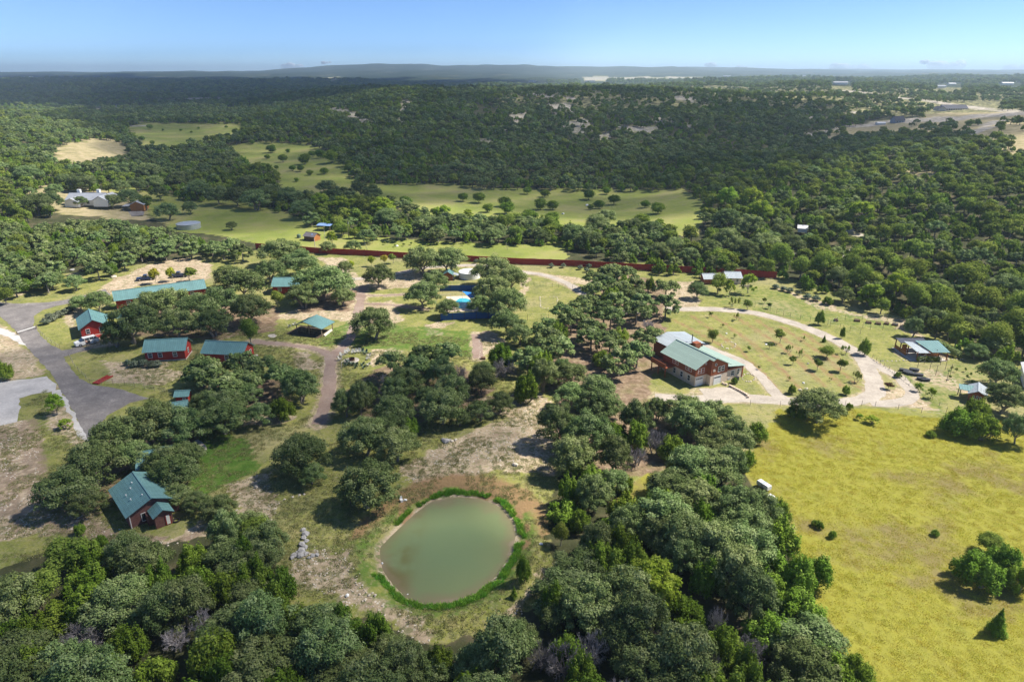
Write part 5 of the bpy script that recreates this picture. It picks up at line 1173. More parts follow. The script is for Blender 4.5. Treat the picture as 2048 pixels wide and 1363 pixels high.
BELTS = [(400, 390, 54), (438, 400, 50), (475, 404, 54), (512, 410, 60), (500, 380, 60), (545, 400, 60), (580, 405, 56), (605, 428, 52), (640, 420, 56), (655, 385, 46), (668, 400, 44), (690, 425, 60), (735, 425, 60), (720, 385, 40), (745, 390, 40), (765, 430, 56), (745, 405, 40),
         (775, 445, 54), (800, 455, 30), (845, 455, 46), (885, 436, 40), (868, 425, 20), (878, 455, 44), (920, 445, 40), (935, 430, 24), (952, 455, 40), (985, 445, 34), (1010, 455, 40), (1040, 450, 40), (1070, 460, 44), (1100, 462, 40), (980, 468, 34), (1085, 476, 36), (1030, 472, 34), (930, 468, 34), (860, 472, 30),
         (1150, 478, 56), (1195, 455, 52), (1180, 488, 56), (1225, 476, 48), (1213, 440, 44), (1265, 458, 44), (1300, 468, 50), (1280, 495, 44), (1335, 470, 40), (1318, 450, 26), (1350, 500, 52), (1378, 515, 46), (1320, 505, 46), (1395, 480, 0), (1415, 505, 56), (1455, 492, 66), (1490, 510, 60), (1530, 500, 66), (1430, 530, 44), (1500, 530, 40), (1560, 530, 56), (1580, 500, 60), (1600, 545, 50),
         (1640, 545, 56), (1680, 560, 56), (1720, 570, 56), (1745, 600, 56), (1690, 590, 40), (1790, 590, 64), (1830, 612, 60), (1850, 640, 60), (1890, 630, 66), (1900, 665, 56), (1940, 660, 66), (1960, 620, 80), (1990, 690, 70), (1955, 700, 46), (2030, 680, 80), (2040, 640, 80), (1870, 590, 66), (1820, 560, 66), (1930, 570, 80), (2010, 590, 80),
         (1720, 440, 60), (1700, 540, 50), (1500, 410, 50), (1455, 410, 50), (1475, 385, 40), (1520, 440, 60), (1560, 470, 50), (1455, 450, 60), (1500, 460, 60), (1430, 385, 36), (1395, 375, 30), (1370, 380, 0),
         (165, 375, 60), (130, 368, 40), (260, 405, 50), (225, 408, 40), (160, 405, 30), (380, 418, 34), (320, 392, 38), (275, 375, 40), (240, 380, 40), (335, 430, 50), (310, 372, 40), (100, 410, 50), (75, 420, 60), (110, 385, 36), (60, 360, 60), (360, 370, 56), (300, 352, 56), (250, 350, 60)]
GOLDEN = {(690, 425), (765, 430), (885, 436), (935, 430), (640, 420), (1455, 410), (1500, 410), (1520, 440), (1720, 440), (1318, 450), (1790, 590), (1745, 600)}
LAND = [(n_, *(at(px_, py_) if py_ > 560 else atg(px_, py_))) for n_, px_, py_ in [('the hidden white truck', 205, 1235), ('the grey rock pile', 605, 1100), ('the big teal-roofed house', 290, 1060), ('the lower left picture corner', 30, 1330), ('the rocky slope below the pond', 720, 1200), ('the foot of the pond', 900, 1215), ('the bright yellow-green tree', 1305, 1200), ('the white trailer', 1527, 976),
    ('the yellow clearing', 1285, 980), ('the lone bush below the pond', 1047, 1150), ('the bottom picture edge centre', 900, 1350), ('the grey dead limbs in front', 1185, 1310), ('the lilac-grey dead juniper', 1500, 1310), ('the wood edge juniper', 1638, 1150), ('the lower right rocks', 1700, 1350), ('the forked white dead tree', 400, 1260), ('the earth track', 320, 1085), ('the garages', 1430, 785), ('the cedar deck', 1320, 750),
    ('the grey metal roof', 1360, 680), ('the stony footpath', 1345, 600), ('the stone outline', 1100, 605), ('the pool yard', 1000, 640), ('the utility poles by the fence', 1240, 530), ('the leafless tree by the gravel walk', 1010, 745), ('the picnic table', 951, 779), ('the fire pit', 704, 720), ('the small rock heap', 895, 885), ('the pond', 900, 1000), ('the dry slope', 1050, 880), ('the right red cabin', 490, 720), ('the tiny red cabin', 370, 800), ('the left red cabin', 325, 715),
    ('the fork in the footpath', 665, 710), ('the bright lawn', 440, 900), ('the sandy lot', 300, 540), ('the pale house', 160, 410), ('the metal tank', 378, 456), ('the left picture edge', 10, 500), ('the brown shed', 620, 480), ('the field below the drive', 1550, 860), ('the blue-roofed shelter', 648, 450), ('the far left meadow', 380, 272), ('the right end of the valley meadow', 1380, 425), ('the middle of the valley meadow', 1050, 398), ('the left end of the valley meadow', 760, 392), ('the slope meadow', 590, 330), ('the white trough stone', 1175, 405), ('the vineyard plot', 880, 490), ('the pale cottage', 1465, 552), ('the garden building', 1850, 705), ('the ravine head', 1900, 620), ('the raised beds', 1760, 648), ('the orange barn', 262, 418), ('the white-roofed cabin', 1594, 472)]]
USED = {}
def name_tree(o, nm, x, y):
    """a label from the tree's look and the nearest thing one can find"""
    L0 = min(LAND, key=lambda q: (q[1] - x) ** 2 + (q[2] - y) ** 2); dx, dy = x - L0[1], y - L0[2]; dd = math.hypot(dx, dy)
    w = ('just ' if dd < 6 else 'well ' if 13 < dd < 30 else 'far ' if dd >= 30 else '') + (('right of' if dx > 0 else 'left of') if abs(dx) > abs(dy) * 1.6 else ('behind' if dy > 0 else 'in front of') if abs(dy) > abs(dx) * 1.6 else ('behind and right of' if dx > 0 else 'behind and left of') if dy > 0 else ('before and right of' if dx > 0 else 'before and left of'))
    lab = nm + ' ' + w + ' ' + L0[0]; n = USED[lab] = USED.get(lab, 0) + 1
    if n > 1 and n < 5: lab = ['', '', 'second ', 'third ', 'fourth '][n] + lab
    o['label'] = lab; o['group'] = nm + 's around ' + L0[0]
for h in HAND:
    kind, cx, cy_, w, lab = h[:5]; hm = h[5] if len(h) > 5 else None; hm = h[6] if len(h) > 6 else hm
    tpx(kind, cx, cy_, w, lab, None, hm)

def tree_at_terrain(kind, cx, cy_, w, lab, group):
    x, y = atg(cx, cy_, 2.2); zz = gz(x, y); dep = y * math.cos(TH) + (H - zz) * math.sin(TH); rad = w / 2 * dep / F
    R0, H0 = PROTO[kind][0][2:4]; return tree(kind, x, y, rad, max(min(H0 * rad / R0, 10), rad * 1.0), lab, group, z=zz)
for cx, cy_, w in DOTS:
    if w:
        where = 'far left meadow' if cx < 500 and cy_ < 300 else ('shaded slope meadow' if cx < 710 else ('sunlit end of the valley meadow' if cy_ > 402 else 'green valley meadow'))
        o_ = tree_at_terrain('juniper_round', cx, cy_, w, None, None); name_tree(o_, ('large' if w > 29 else 'small' if w < 17 else 'middle-sized') + ' rounded juniper', o_.location.x, o_.location.y)
for i, (cx, cy_, w) in enumerate(BELTS):
    if not w: continue
    kind = 'lime' if (cx, cy_) in GOLDEN else 'broadleaf' if ( (cx > 1540 and cy_ > 480 and i % 3) or (700 < cx < 1110 and i % 3 == 0)) else 'live_oak'
    if cx < 420: where = 'beside the pale house in the upper left'
    elif cx < 660: where = 'in the belt left of the valley meadow'
    elif cx < 1130: where = 'in the tree belt between fence field and valley meadow'
    elif cx < 1620: where = 'close behind the right half of the red fence'
    else: where = 'along the ravine behind the right-hand lawns'
    o_ = tree_at_terrain(kind, cx, cy_, w, None, None)
    name_tree(o_, ('large ' if w > 54 else 'small ' if w < 40 else '') + {'lime': 'yellow-green tree', 'broadleaf': 'broad-leaved tree'}.get(kind, 'live oak'), o_.location.x, o_.location.y)

# ---------------------------------------------------------------- woods: jittered grids; the nearest trees are things, the far mass is one object
W1 = [(1052, 700), (1092, 640), (1125, 610), (1175, 600), (1190, 548), (1232, 530), (1330, 560), (1342, 600), (1322, 640), (1312, 690), (1300, 730), (1300, 775), (1330, 812), (1390, 806), (1440, 806), (1500, 820), (1545, 850), (1530, 890), (1485, 935), (1400, 930), (1330, 950), (1220, 965), (1130, 930), (1095, 890), (1062, 860), (1095, 800), (1075, 760), (1050, 740)]
W2 = [(668, 800), (690, 745), (760, 712), (820, 700), (900, 705), (965, 725), (985, 760), (940, 800), (900, 815), (850, 850), (790, 850), (740, 880), (690, 860), (660, 830)]
W3 = [(350, 760), (420, 722), (460, 716), (520, 722), (590, 735), (608, 790), (570, 820), (520, 828), (450, 840), (395, 812), (340, 800)]
W6 = [(55, 440), (120, 452), (200, 440), (300, 455), (360, 470), (430, 480), (500, 492), (520, 510), (430, 503), (350, 497), (250, 520), (188, 545), (170, 512), (120, 520), (115, 560), (60, 565), (0, 590), (-900, 620), (-900, 430)]
LEFTSLOPE = [(-1200, 250), (0, 225), (200, 245), (340, 330), (330, 370), (60, 385), (60, 440), (-1200, 440)]
CLEAR = [M1, M2, M3, M4, M5, M7, GOLD2] + BARE
KEEP = [at(cx_, cy0 + 14, 1.5) + (kk,) for kk, cx_, cy0, w_, *_r in HAND if kk in ('dead', 'broadleaf', 'cone', 'lime') and cy0 > 850]
KEEP += [at(1532, 985) + ('box',), at(1515, 1010) + ('box',)]
def grid(poly_fn, x0, x1, y0, y1, sp, zone, jit=.38, pz=.0):
    xs = np.arange(x0, x1, sp); ys = np.arange(y0, y1, sp); gx_, gy_ = np.meshgrid(xs, ys); gx_ = gx_ + (np.arange(len(ys)) % 2)[:, None] * sp / 2
    X = (gx_ + RNG.uniform(-jit, jit, gx_.shape) * sp).ravel(); Y = (gy_ + RNG.uniform(-jit, jit, gx_.shape) * sp).ravel()
    Z = terrain(X, Y); px, py = proj(X, Y, Z + pz); k_ = poly_fn(X, Y, px, py); return X[k_], Y[k_], Z[k_], px[k_], py[k_]
inp = lambda P: (lambda X, Y, px, py: inpoly(px, py, P))
roadpts = [gpts(DRIVES['main'][0]), gpts(DRIVES['house'][0])]
def zone_trees(P, sp, pj, label, group, rmin, rmax, x0, x1, y0, y1, extra=None, pb=0.):
    X, Y, Z, px, py = grid(inp(P), x0, x1, y0, y1, sp, None, pz=3.6)
    for x, y, z, u, v in zip(X, Y, Z, px, py):
        if extra and not extra(x, y, u, v): continue
        if any(math.hypot(x - q[0], y - q[1]) < (2.4 if q[2] == 'dead' else 3.6) for q in KEEP): continue
        r = RNG.random(); kind = 'juniper' if r < pj else ('broadleaf' if r < pj + pb else ('dead' if r > (.945 if 'lower edge' in label else .975) else 'live_oak'))
        yield kind, x, y, z, u, v, label, group
singles = []
HOUSE = [(1325, 655), (1400, 655), (1500, 740), (1500, 800), (1380, 800), (1300, 740)]
for a in zone_trees(W1, 6.5, .16, 'in the oak grove between the pool and the two-storey house', 'oak grove left of the two-storey house', 0, 0, -10, 70, 80, 215, lambda x, y, u, v: not inpoly([u], [v], HOUSE)[0] and float(_vn(x, y, 11, 91)) > -.62 and min(segdist(np.array([x]), np.array([y]), roadpts[0])) > 3.4): singles.append(a)
for a in zone_trees(W2, 6.2, .05, 'in the centre grove above the pond', 'centre grove below the fire pit', 0, 0, -45, 15, 100, 150): singles.append(a)
for a in zone_trees(W3, 6.2, .05, 'in the dark grove below the two long red cabins', 'dark grove below the red cabins', 0, 0, -90, -25, 100, 150, lambda x, y, u, v: not inpoly([u], [v], [(325, 765), (402, 765), (402, 838), (325, 838)])[0]): singles.append(a)
def ok_front(x, y, u, v): return not inpoly([u], [v], [(172, 1205), (240, 1205), (240, 1250), (172, 1250)])[0]
for a in zone_trees(WB, 4.15, .56, 'in the dense wood along the lower edge', 'foreground wood', 0, 0, -62, 72, 37, 112, ok_front, .03):
    if 'wood' in a[6]:
        u, v = a[4], a[5]
        w = 'left of the pond' if u < 700 else ('below the pond' if u < 1100 else ('right of the pond' if v < 1150 else 'at the lower right'))
        a = a[:6] + ('in the front wood ' + w, 'front wood ' + w)
    singles.append(a)
for a in zone_trees(W6, 5.4, .45, 'on the scrubby slope beyond the sandy lot', 'scrubby slope beyond the sandy lot', 0, 0, -330, -60, 150, 330, None, .03): singles.append(a)
singles = [s for s in singles if -60 < s[4] < 2110]
def vis_size(s): return -(s[1] ** 2 + s[2] ** 2)
cnt = {'live_oak': sum(1 for h in HAND if h[0] == 'live_oak') + 110, 'juniper': sum(1 for h in HAND if h[0] == 'juniper') + 50}
singles.sort(key=vis_size, reverse=True)
rest = []
for kind, x, y, z, u, v, lab, grp in singles:
    cnt[kind] = cnt.get(kind, 0) + 1
    if kind in ('live_oak', 'juniper') and cnt[kind] > 300: rest.append((kind, x, y, z)); continue
    if kind == 'live_oak': rad, hm = RNG.uniform(2.3, 4.8), RNG.uniform(4.4, 7.8)
    elif kind == 'juniper': rad, hm = RNG.uniform(1.6, 3.2), RNG.uniform(3.6, 6.4)
    elif kind == 'dead': rad, hm = RNG.uniform(1.8, 2.6), RNG.uniform(4.2, 6.2)
    else: rad, hm = RNG.uniform(2.4, 3.6), RNG.uniform(5, 7.5)
    nm = dict(live_oak=('wide ' if rad > 4.2 else 'small ' if rad < 3.1 else '') + 'live oak', juniper=('tall ' if hm > 5.6 else 'low ' if hm < 4.4 else '') + 'juniper', dead='grey leafless tree', broadleaf='bright broad-leaved tree')[kind]
    name_tree(tree(kind, x, y, rad, hm, None, None, z=z), nm, x, y)

# the woods beyond
LIT_BRUSH = [BRUSH]
def far_keep(X, Y, px, py):
    k_ = (np.abs(px - 1024) < 1500) & (py < 800)
    prop = inpoly(px, py, [(-1400, 640), (-900, 600), (0, 560), (60, 540), (60, 430), (330, 420), (430, 440), (620, 470), (900, 480), (1130, 490), (1290, 540), (1560, 556), (1640, 580), (1700, 605), (1800, 640), (1840, 665), (1930, 700), (2000, 715), (2060, 745), (2400, 760), (2700, 900), (2700, 1900), (-1400, 1900)])
    k_ &= ~prop | ((X > 118) & (Y < 130))
    for P in CLEAR[:7] + LINES + HOUSECLEAR: k_ &= ~inpoly(px, py, P)
    for P in BARE: k_ &= ~(inpoly(px, py, P) & (RNG.random(X.shape) > .34))
    k_ &= ~(inpoly(px, py, M6) & (RNG.random(X.shape) > .15)); k_ &= ~(inpoly(px, py, BRUSH) & (RNG.random(X.shape) > .42))
    k_ &= ~((_vn(X, Y, 70, 21) > .72) & (Y > 500) & (RNG.random(X.shape) > .3))
    return k_
P_, S_, Z_, I_ = [], [], [], []
def add_far(x0, x1, y0, y1, sp, smul):
    X, Y, Z, px, py = grid(far_keep, x0, x1, y0, y1, sp, None, pz=1.5)
    k_ = np.abs(X) < Y * 1.0 + 60; X, Y, Z, px, py = X[k_], Y[k_], Z[k_], px[k_], py[k_]
    n = len(X); r = RNG.random(n); patchy = _vn(X, Y, 60, 31) * .3
    jun = r < .46 + patchy; bro = (r > .90) | ((r > .66) & (np.abs(_vn(X, Y, 120, 33)) < .16)) | ((r > .60) & (X > 60) & (Y < 420)) | ((r > .7) & (X < -120) & (Y < 420))
    idx = np.where(bro, 8 + RNG.integers(0, 2, n), np.where(jun, 4 + RNG.integers(0, 4, n), RNG.integers(0, 4, n)))
    P_.append(np.stack([X, Y, Z - .3], 1)); S_.append(RNG.uniform(.68, 1.22, n) * smul * np.where(jun, .95, 1)); Z_.append(RNG.uniform(0, 6.28, n)); I_.append(idx)
add_far(-320, 330, 60, 330, 5.6, .92); add_far(-560, 560, 330, 560, 5.8, .92); add_far(-1100, 1100, 560, 1100, 7.0, 1.0); add_far(-2000, 2000, 1100, 2000, 10.5, 1.3); add_far(-3400, 3400, 2000, 3400, 19, 2.1)
if rest: P_.append(np.array([[a[1], a[2], a[3]] for a in rest])); S_.append(np.full(len(rest), .95)); Z_.append(RNG.uniform(0, 6, len(rest))); I_.append(np.array([RNG.integers(0, 4) if a[0] == 'live_oak' else 4 + RNG.integers(0, 4) for a in rest]))
# one real tree of each light crown stands on the slopes as the source of its copies
src = []
for q, (kind, lab) in enumerate([('low_oak', 'grey-green live oak')] * 4 + [('low_juniper', 'dark juniper')] * 4 + [('low_broad', 'light green broad-leaved tree')] * 2):
    v = q % 4 if q < 8 else q - 8; me = PROTO[kind][v][0]; u_, v_ = [(1560, 400), (1640, 410), (1760, 415), (1880, 430), (1600, 440), (1690, 400), (1820, 400), (1930, 415), (1650, 450), (1980, 450)][q]
    x, y = atg(u_, v_, 2); o = put({'low_oak': 'live_oak_tree', 'low_juniper': 'juniper_tree', 'low_broad': 'broadleaf_tree'}[kind], me, None, (x, y, gz(x, y))); tag(o, lab + ' on the sunlit slope in the upper right', 'tree', 'trees on the upper right slope: ' + lab); src.append(o)
WP = np.concatenate(P_); print('woodland instances', len(WP), 'single trees', {k: v for k, v in cnt.items()}, 'rest', len(rest))
scatter('woodland', 'mixed oak and juniper woods covering slopes and valleys', 'stuff', WP, np.concatenate(S_), np.concatenate(Z_), np.concatenate(I_), src[::-1])

# ---------------------------------------------------------------- pool yard
x0, y0 = at(912, 596); po = thing('swimming_pool', 'small turquoise swimming pool in a paved surround inside blue screens', 'pool', (-13.9, 181.6, 0), R(4))
MB().box(-4.6, -7.2, 0, 4.4, 6.6, .12).build('paving', M['stone'], po)
b = MB(); n = 20; b.v = [((2.4 + .5 * math.sin(2 * a)) * math.cos(a), 4.6 * math.sin(a), .145) for a in [2 * math.pi * i / n for i in range(n)]]; b.f = [tuple(range(n))]; b.mi = [0]; b.build('water', M['pool'], po)
sl = thing('shade_sail', 'triangular bright blue shade sail beside the pool', 'shade sail'); s1, s2, s3 = at(925, 582, 3), at(962, 587, 2.6), at(942, 596, 3)
b = MB(); b.slab((*s1, 3.0), (*s3, 2.7), (*s2, 2.6), (*s2, 2.62), .03); b.build('cloth', M['sail'], sl)
for p in (s1, s2, s3): MB().tube((p[0], p[1], 0), (p[0], p[1], 3.05), .06, .05, 6).build('pole', M['white'], sl)
def screen(label, a, b_, h, m, group, name='screen_fence', step=3.0, cat='fence', board='screen_panel', postm=None):
    a, b_ = Vector((*a, 0)), Vector((*b_, 0)); d = b_ - a; n = max(1, round(d.length / step)); L_ = d.length / n; ang = math.atan2(d.y, d.x)
    t = thing(name, label, cat, (a.x, a.y, gz(a.x, a.y)), ang, group); pm = MB().box(.04, -.025, .05, L_ - .04, .025, h).mesh(board, m); pp = MB().box(-.05, -.06, -.1, .05, .06, h + .1).mesh('post', postm or M['blackmetal'])
    for i in range(n):
        q = a + d * ((i + .5) / n); o_ = put(board, pm, t, (i * L_, 0, gz(q.x, q.y) - t.location.z))
        put('post', pp, t, (i * L_, 0, o_.location.z))
    put('post', pp, t, (n * L_, 0, 0)); return t
screen('far blue mesh screen of the pool yard', at(880, 582), at(985, 581), 1.75, M['navy'], 'blue screens round the pool')
screen('near blue mesh screen of the pool yard, with oak trunks before it', at(881, 641), at(1000, 635), 1.95, M['navy'], 'blue screens round the pool')
screen('right blue mesh screen of the pool yard, under the oaks', at(1000, 635), at(985, 581), 1.8, M['navy'], 'blue screens round the pool')
gt = thing('white_gate_frame', 'white pipe gate frame left of the pool yard', 'gate'); a, b_ = at(873, 602), at(902, 601)
MB().tube((*a, 0), (*a, 1.9), .06, .06, 6).tube((*b_, 0), (*b_, 1.9), .06, .06, 6).tube((*a, 1.86), (*b_, 1.86), .06, .06, 6).build('frame', M['cream'], gt)
# the long red fence, in runs
RUNS = [((512, 498), (640, 508)), ((640, 508), (730, 511)), ((730, 511), (822, 517)), ((822, 517), (930, 522)), ((930, 522), (1045, 529)), ((1045, 529), (1130, 532)), ((1130, 532), (1215, 537)), ((1215, 537), (1290, 542)), ((1290, 542), (1390, 548)), ((1390, 548), (1470, 553)), ((1470, 553), (1552, 558))]
names = ['left end of the long red board fence', 'red fence run behind the yellow trees', 'red fence run above the two central yellow trees', 'red fence run hidden behind multi-stemmed oaks', 'red fence run behind the white tank', 'red fence run by the round bushes', 'red fence run left of the steel pole', 'red fence run right of the dark utility pole', 'red fence run among the oaks left of the cottage', 'red fence run behind the pale cottage', 'right end of the long red board fence']
for (a, b_), nm in zip(RUNS, names): screen(nm, at(*a), at(*b_), 2.15, M['redfence'], None, 'board_fence', 2.4, board='fence_panel', postm=M['redfence'])
# utility poles
def upole(px, py, h, m, label, arm=True, r=.14):
    x, y = at(px, py); t = thing('utility_pole', label, 'pole', (x, y, gz(x, y))); MB().tube((0, 0, -.3), (0, 0, h), r, r * .7, 8).build('pole', m, t)
    if arm: MB().box(-.9, -.06, h - .7, .9, .06, h - .58).build('crossarm', m, t); MB().tube((.22, 0, h - 1.7), (.22, 0, h - .9), .16, .16, 8).build('transformer', M['galv'], t)
    return x, y, h
pA = upole(698, 476, 7.2, M['post'], 'dark utility pole with transformer behind the red fence'); upole(652, 497, 6.8, M['cream'], 'pale slender pole at the red fence by the yellow-green tree', False, .07); upole(631, 503, 4.6, M['cream'], 'short pale pole in front of the brown shed', False, .13)
upole(1246, 519, 7.6, M['black'], 'tall black utility pole behind the red fence among oaks'); upole(1236, 531, 4.3, M['galv'], 'thin grey steel pole before the red fence', False, .06)
# wire fences: posts and thin wires
def wirefence(label, pts, h=1.4, step=2.6, m='blackmetal', group=None, r=.035, name='wire_fence', zt=False):
    t = thing(name, label, 'fence', (*at(*pts[0]), 0), 0, group); o = Vector(t.location); P = [Vector((*at(*p), 0)) for p in pts]; pm = MB().tube((0, 0, -.1), (0, 0, h), r, r, 5).mesh('post', M[m]); w = MB(); last = None
    for i in range(len(P) - 1):
        d = P[i + 1] - P[i]; n = max(1, round(d.length / step))
        for k in range(n + (i == len(P) - 2)):
            q = P[i] + d * (k / n); z = gz(q.x, q.y); put('post', pm, t, (q.x - o.x, q.y - o.y, z))
            if last is not None:
                for s in (.35, .7, .98): w.tube(last[0] - o + Vector((0, 0, last[1] + h * s)), Vector((q.x - o.x, q.y - o.y, z + h * s)), .010, .010, 3, caps=False)
            last = (q, z)
    w.build('wire', M['galv'], t); return t
wirefence('wire fence on dark posts along the top of the far lawn', [(1480, 606), (1540, 622), (1580, 636), (1600, 640), (1660, 652), (1720, 668)], 1.5)
wirefence('tall wire fence round the raised garden beds', [(1655, 650), (1690, 640), (1724, 640), (1775, 640), (1810, 648), (1790, 660), (1740, 660), (1725, 655)], 1.5, 3.2)
wirefence('wire fence between the gravel lane and the stone outline', [(1056, 571), (1092, 573), (1130, 576), (1160, 577)], 1.3, 2.2)
wirefence('lower wire fence beside the small meadow below the lane', [(1055, 640), (1082, 640), (1112, 639), (1120, 640)], 1.7, 2.4)
wirefence('fence round the vineyard rows behind the red fence', [(735, 503), (728, 487), (780, 481), (880, 478), (960, 480), (1010, 486), (1015, 500)], 1.5, 3.4)
wirefence('field fence between lower drive and yellow field', [(1440, 808), (1500, 810), (1560, 812), (1600, 814), (1690, 811), (1723, 811), (1750, 813), (1890, 832)], 1.2, 4.)
wirefence('dark post and wire fence along the garden wall', [(1745, 715), (1768, 733), (1810, 760), (1850, 790), (1893, 822)], .9, 2.)
wirefence('tall trellis posts over the black tubs', [(1826, 690), (1860, 710), (1880, 730), (1900, 750)], 2.6, 3.0, 'post', None, .05)
wirefence('posts of the grape rows on the right lawn', [(1835, 735), (1848, 728), (1871, 750), (1893, 762)], 2.4, 3.0, 'post', None, .05)
wirefence('roadside wire fence from the red cabin down to the red bridge', [(72, 655), (82, 668), (95, 682), (120, 697)], 1.1, 2.2, 'post', 'roadside fences'); wirefence('roadside wire fence above the asphalt yard', [(138, 712), (150, 735), (180, 766), (250, 770), (350, 790)], 1.1, 2.6, 'post', 'roadside fences')
wirefence('rail fence along the upper edge of the sandy lot', [(236, 554), (262, 545), (285, 535), (310, 525), (350, 516), (380, 512), (425, 525)], 1.0, 2.4, 'wood')
# gate arm over the road
x, y = at(35, 669); x2, y2 = at(73, 657); g = thing('barrier_gate', 'white barrier arm lying across the asphalt road', 'gate', (x, y, 0), math.atan2(y2 - y, x2 - x)); L_ = math.hypot(x2 - x, y2 - y)
MB().box(0, -.06, .55, L_, .06, .68).build('arm', M['white'], g)
for xx in (0, L_): MB().box(xx - .1, -.1, 0, xx + .1, .1, .8).build('post', M['post'], g)
# red footbridge, benches, stones, odd things
x, y = at(206, 760); x1, y1 = at(191, 768); x2, y2 = at(221, 752); br = thing('footbridge', 'small red plank footbridge beside the asphalt yard', 'bridge', (x, y, 0), math.atan2(y2 - y1, x2 - x1)); L_ = math.hypot(x2 - x1, y2 - y1) / 2
pm = MB().box(-.085, -.65, .16, .085, .65, .21).mesh('plank', M['redfence']); n = int(L_ * 2 / .2)
for i in range(n): put('plank', pm, br, (-L_ + (i + .5) * .2, 0, .02 * math.sin(i * 1.3)))
for s in (-1, 1): MB().box(-L_, s * .65 - .05, .05, L_, s * .65 + .05, .30).build('rail', M['redfence'], br)
def slab_at(name, label, cat, pts, h, m, group=None, z=0):
    G = gpts(pts); cx = sum(g_[0] for g_ in G) / len(G); cyy = sum(g_[1] for g_ in G) / len(G); b = MB(); n = len(G); P = [(g_[0] - cx, g_[1] - cyy) for g_ in G]
    area = sum(P[i][0] * P[(i + 1) % n][1] - P[(i + 1) % n][0] * P[i][1] for i in range(n)); P = P if area > 0 else P[::-1]
    b.v = [(p[0], p[1], 0) for p in P] + [(p[0], p[1], h) for p in P]; b.f = [tuple(range(n - 1, -1, -1)), tuple(range(n, 2 * n))] + [(i, (i + 1) % n, (i + 1) % n + n, i + n) for i in range(n)]; b.mi = [0] * (n + 2)
    return tag(b.build(name, m, None, (cx, cyy, gz(cx, cyy) + z)), label, cat, group)
slab_at('stone_bench', 'curved pale stone bench on the bright green lawn', 'bench', [(390, 884), (396, 882), (406, 888), (414, 897), (410, 902), (402, 900), (397, 892)], .42, M['concrete'])
slab_at('paving_slab', 'pale paving slab by the oaks at the lawn head', 'slab', [(402, 866), (412, 860), (416, 864), (406, 870)], .12, M['concrete']); slab_at('paving_slab', 'larger pale slab beside the teal-roofed wing', 'slab', [(418, 853), (428, 849), (431, 855), (420, 858)], .12, M['concrete'])
def boulder(px, py, r, label, m='rock', group=None, seed=0, sq=.7):
    x, y = at(px, py); return tag(MB().blob((0, 0, r * .25), r, seed or int(px * 13 + py), sq).build('boulder', M[m], None, (x, y, gz(x, y))), label, 'rock', group)
for i, (px, py, r) in enumerate([(606, 1060, .45), (611, 1068, .55), (607, 1076, .5), (613, 1082, .4), (604, 1090, .7), (611, 1095, .55), (603, 1103, .8), (595, 1106, .5), (612, 1108, .45), (600, 1112, .6), (588, 1112, .5), (584, 1116, .4), (626, 1112, .4), (634, 1110, .35), (618, 1115, .3)]):
    boulder(px, py, r, 'grey boulder in the stacked rock pile left of the pond', 'rock', 'stacked rock pile left of the pond')
for i, (px, py, r) in enumerate([(886, 880, .5), (892, 883, .7), (898, 881, .45), (904, 882, .35), (911, 880, .35)]): boulder(px, py, r, 'rock in the small heap on the slope above the pond', 'rock' if i < 3 else 'limerock', 'small rock heap above the pond')
for px, py, r, lab, m in ((562, 834, .35, 'pale stone under the dark oak below the footpath', 'limerock'), (811, 1000, .3, 'white stone at the upper left rim of the pond', 'white'), (695, 1192, .3, 'white stone on the rocky slope below the pond', 'white'), (764, 1120, .22, 'small white stone at the left waterline', 'white'), (815, 1181, .2, 'white stone at the lower left waterline', 'white'), (751, 1197, .2, 'pale stone on the grassy dam', 'limerock'), (512, 975, .4, 'pale stone at the lower lawn edge', 'limerock'),
        (1453, 667, .28, 'white stone among orchard saplings', 'white'), (1532, 689, .28, 'white stone beside the dark narrow orchard tree', 'white'), (1616, 727, .3, 'pale stone between two round orchard trees', 'limerock'), (1607, 766, .3, 'white stone next to the big grey juniper', 'white'), (1600, 780, .45, 'pale rock by the small dark juniper', 'limerock'), (1612, 778, .4, 'second pale rock by the small dark juniper', 'limerock'), (1082, 1092, .25, 'white stone in the grass right of the pond', 'white'), (1030, 930, .5, 'pale rock on the dry slope', 'limerock'),
        (18, 469, 1.6, 'pale rock outcrop at the left edge of the scrub', 'limerock'), (1175, 405, .9, 'white trough-like stone in the valley meadow', 'white'), (1126, 426, .7, 'white stone in the sunny valley meadow', 'white'), (794, 491, .7, 'white rounded stone in the vineyard plot', 'white')):
    boulder(px, py, r, lab, m)
def stone_ring(cx, cy_, rx, ry, n, label, r=.22, m='limerock', name='stone_ring'):
    t = thing(name, label, 'stone edging', (*at(cx, cy_), 0)); o = t.location
    for i in range(n):
        a = 2 * math.pi * i / n + random.uniform(-.1, .1); x, y = at(cx + rx * math.cos(a), cy_ + ry * math.sin(a)); MB().blob((0, 0, r * .2), r * random.uniform(.7, 1.3), i + int(cx), .6).build('stone', M[m], t, (x - o.x, y - o.y, gz(x, y)))
stone_ring(1457, 690, 14, 7, 16, 'ring of stones in the grass beside the house lane'); stone_ring(1497, 755, 13, 8, 16, 'oval stone planting ring beside the retaining wall')
def edging(name, label, pts, step, r, m='limerock', jit=.1):
    t = thing(name, label, 'stone edging', (*at(*pts[0]), 0)); o = t.location
    for p in smooth_line(gpts(pts), step): MB().blob((0, 0, r * .15), r * random.uniform(.7, 1.3), int(p.x * 97) % 9999, .6).build('stone', M[m], t, (p.x - o.x + random.uniform(-jit, jit), p.y - o.y + random.uniform(-jit, jit), gz(p.x, p.y)))
edging('stone_border', 'rectangular stone outline in the small fenced meadow', [(1080, 594), (1112, 594), (1114, 604), (1116, 616), (1084, 615), (1081, 604), (1080, 594)], .8, .2)
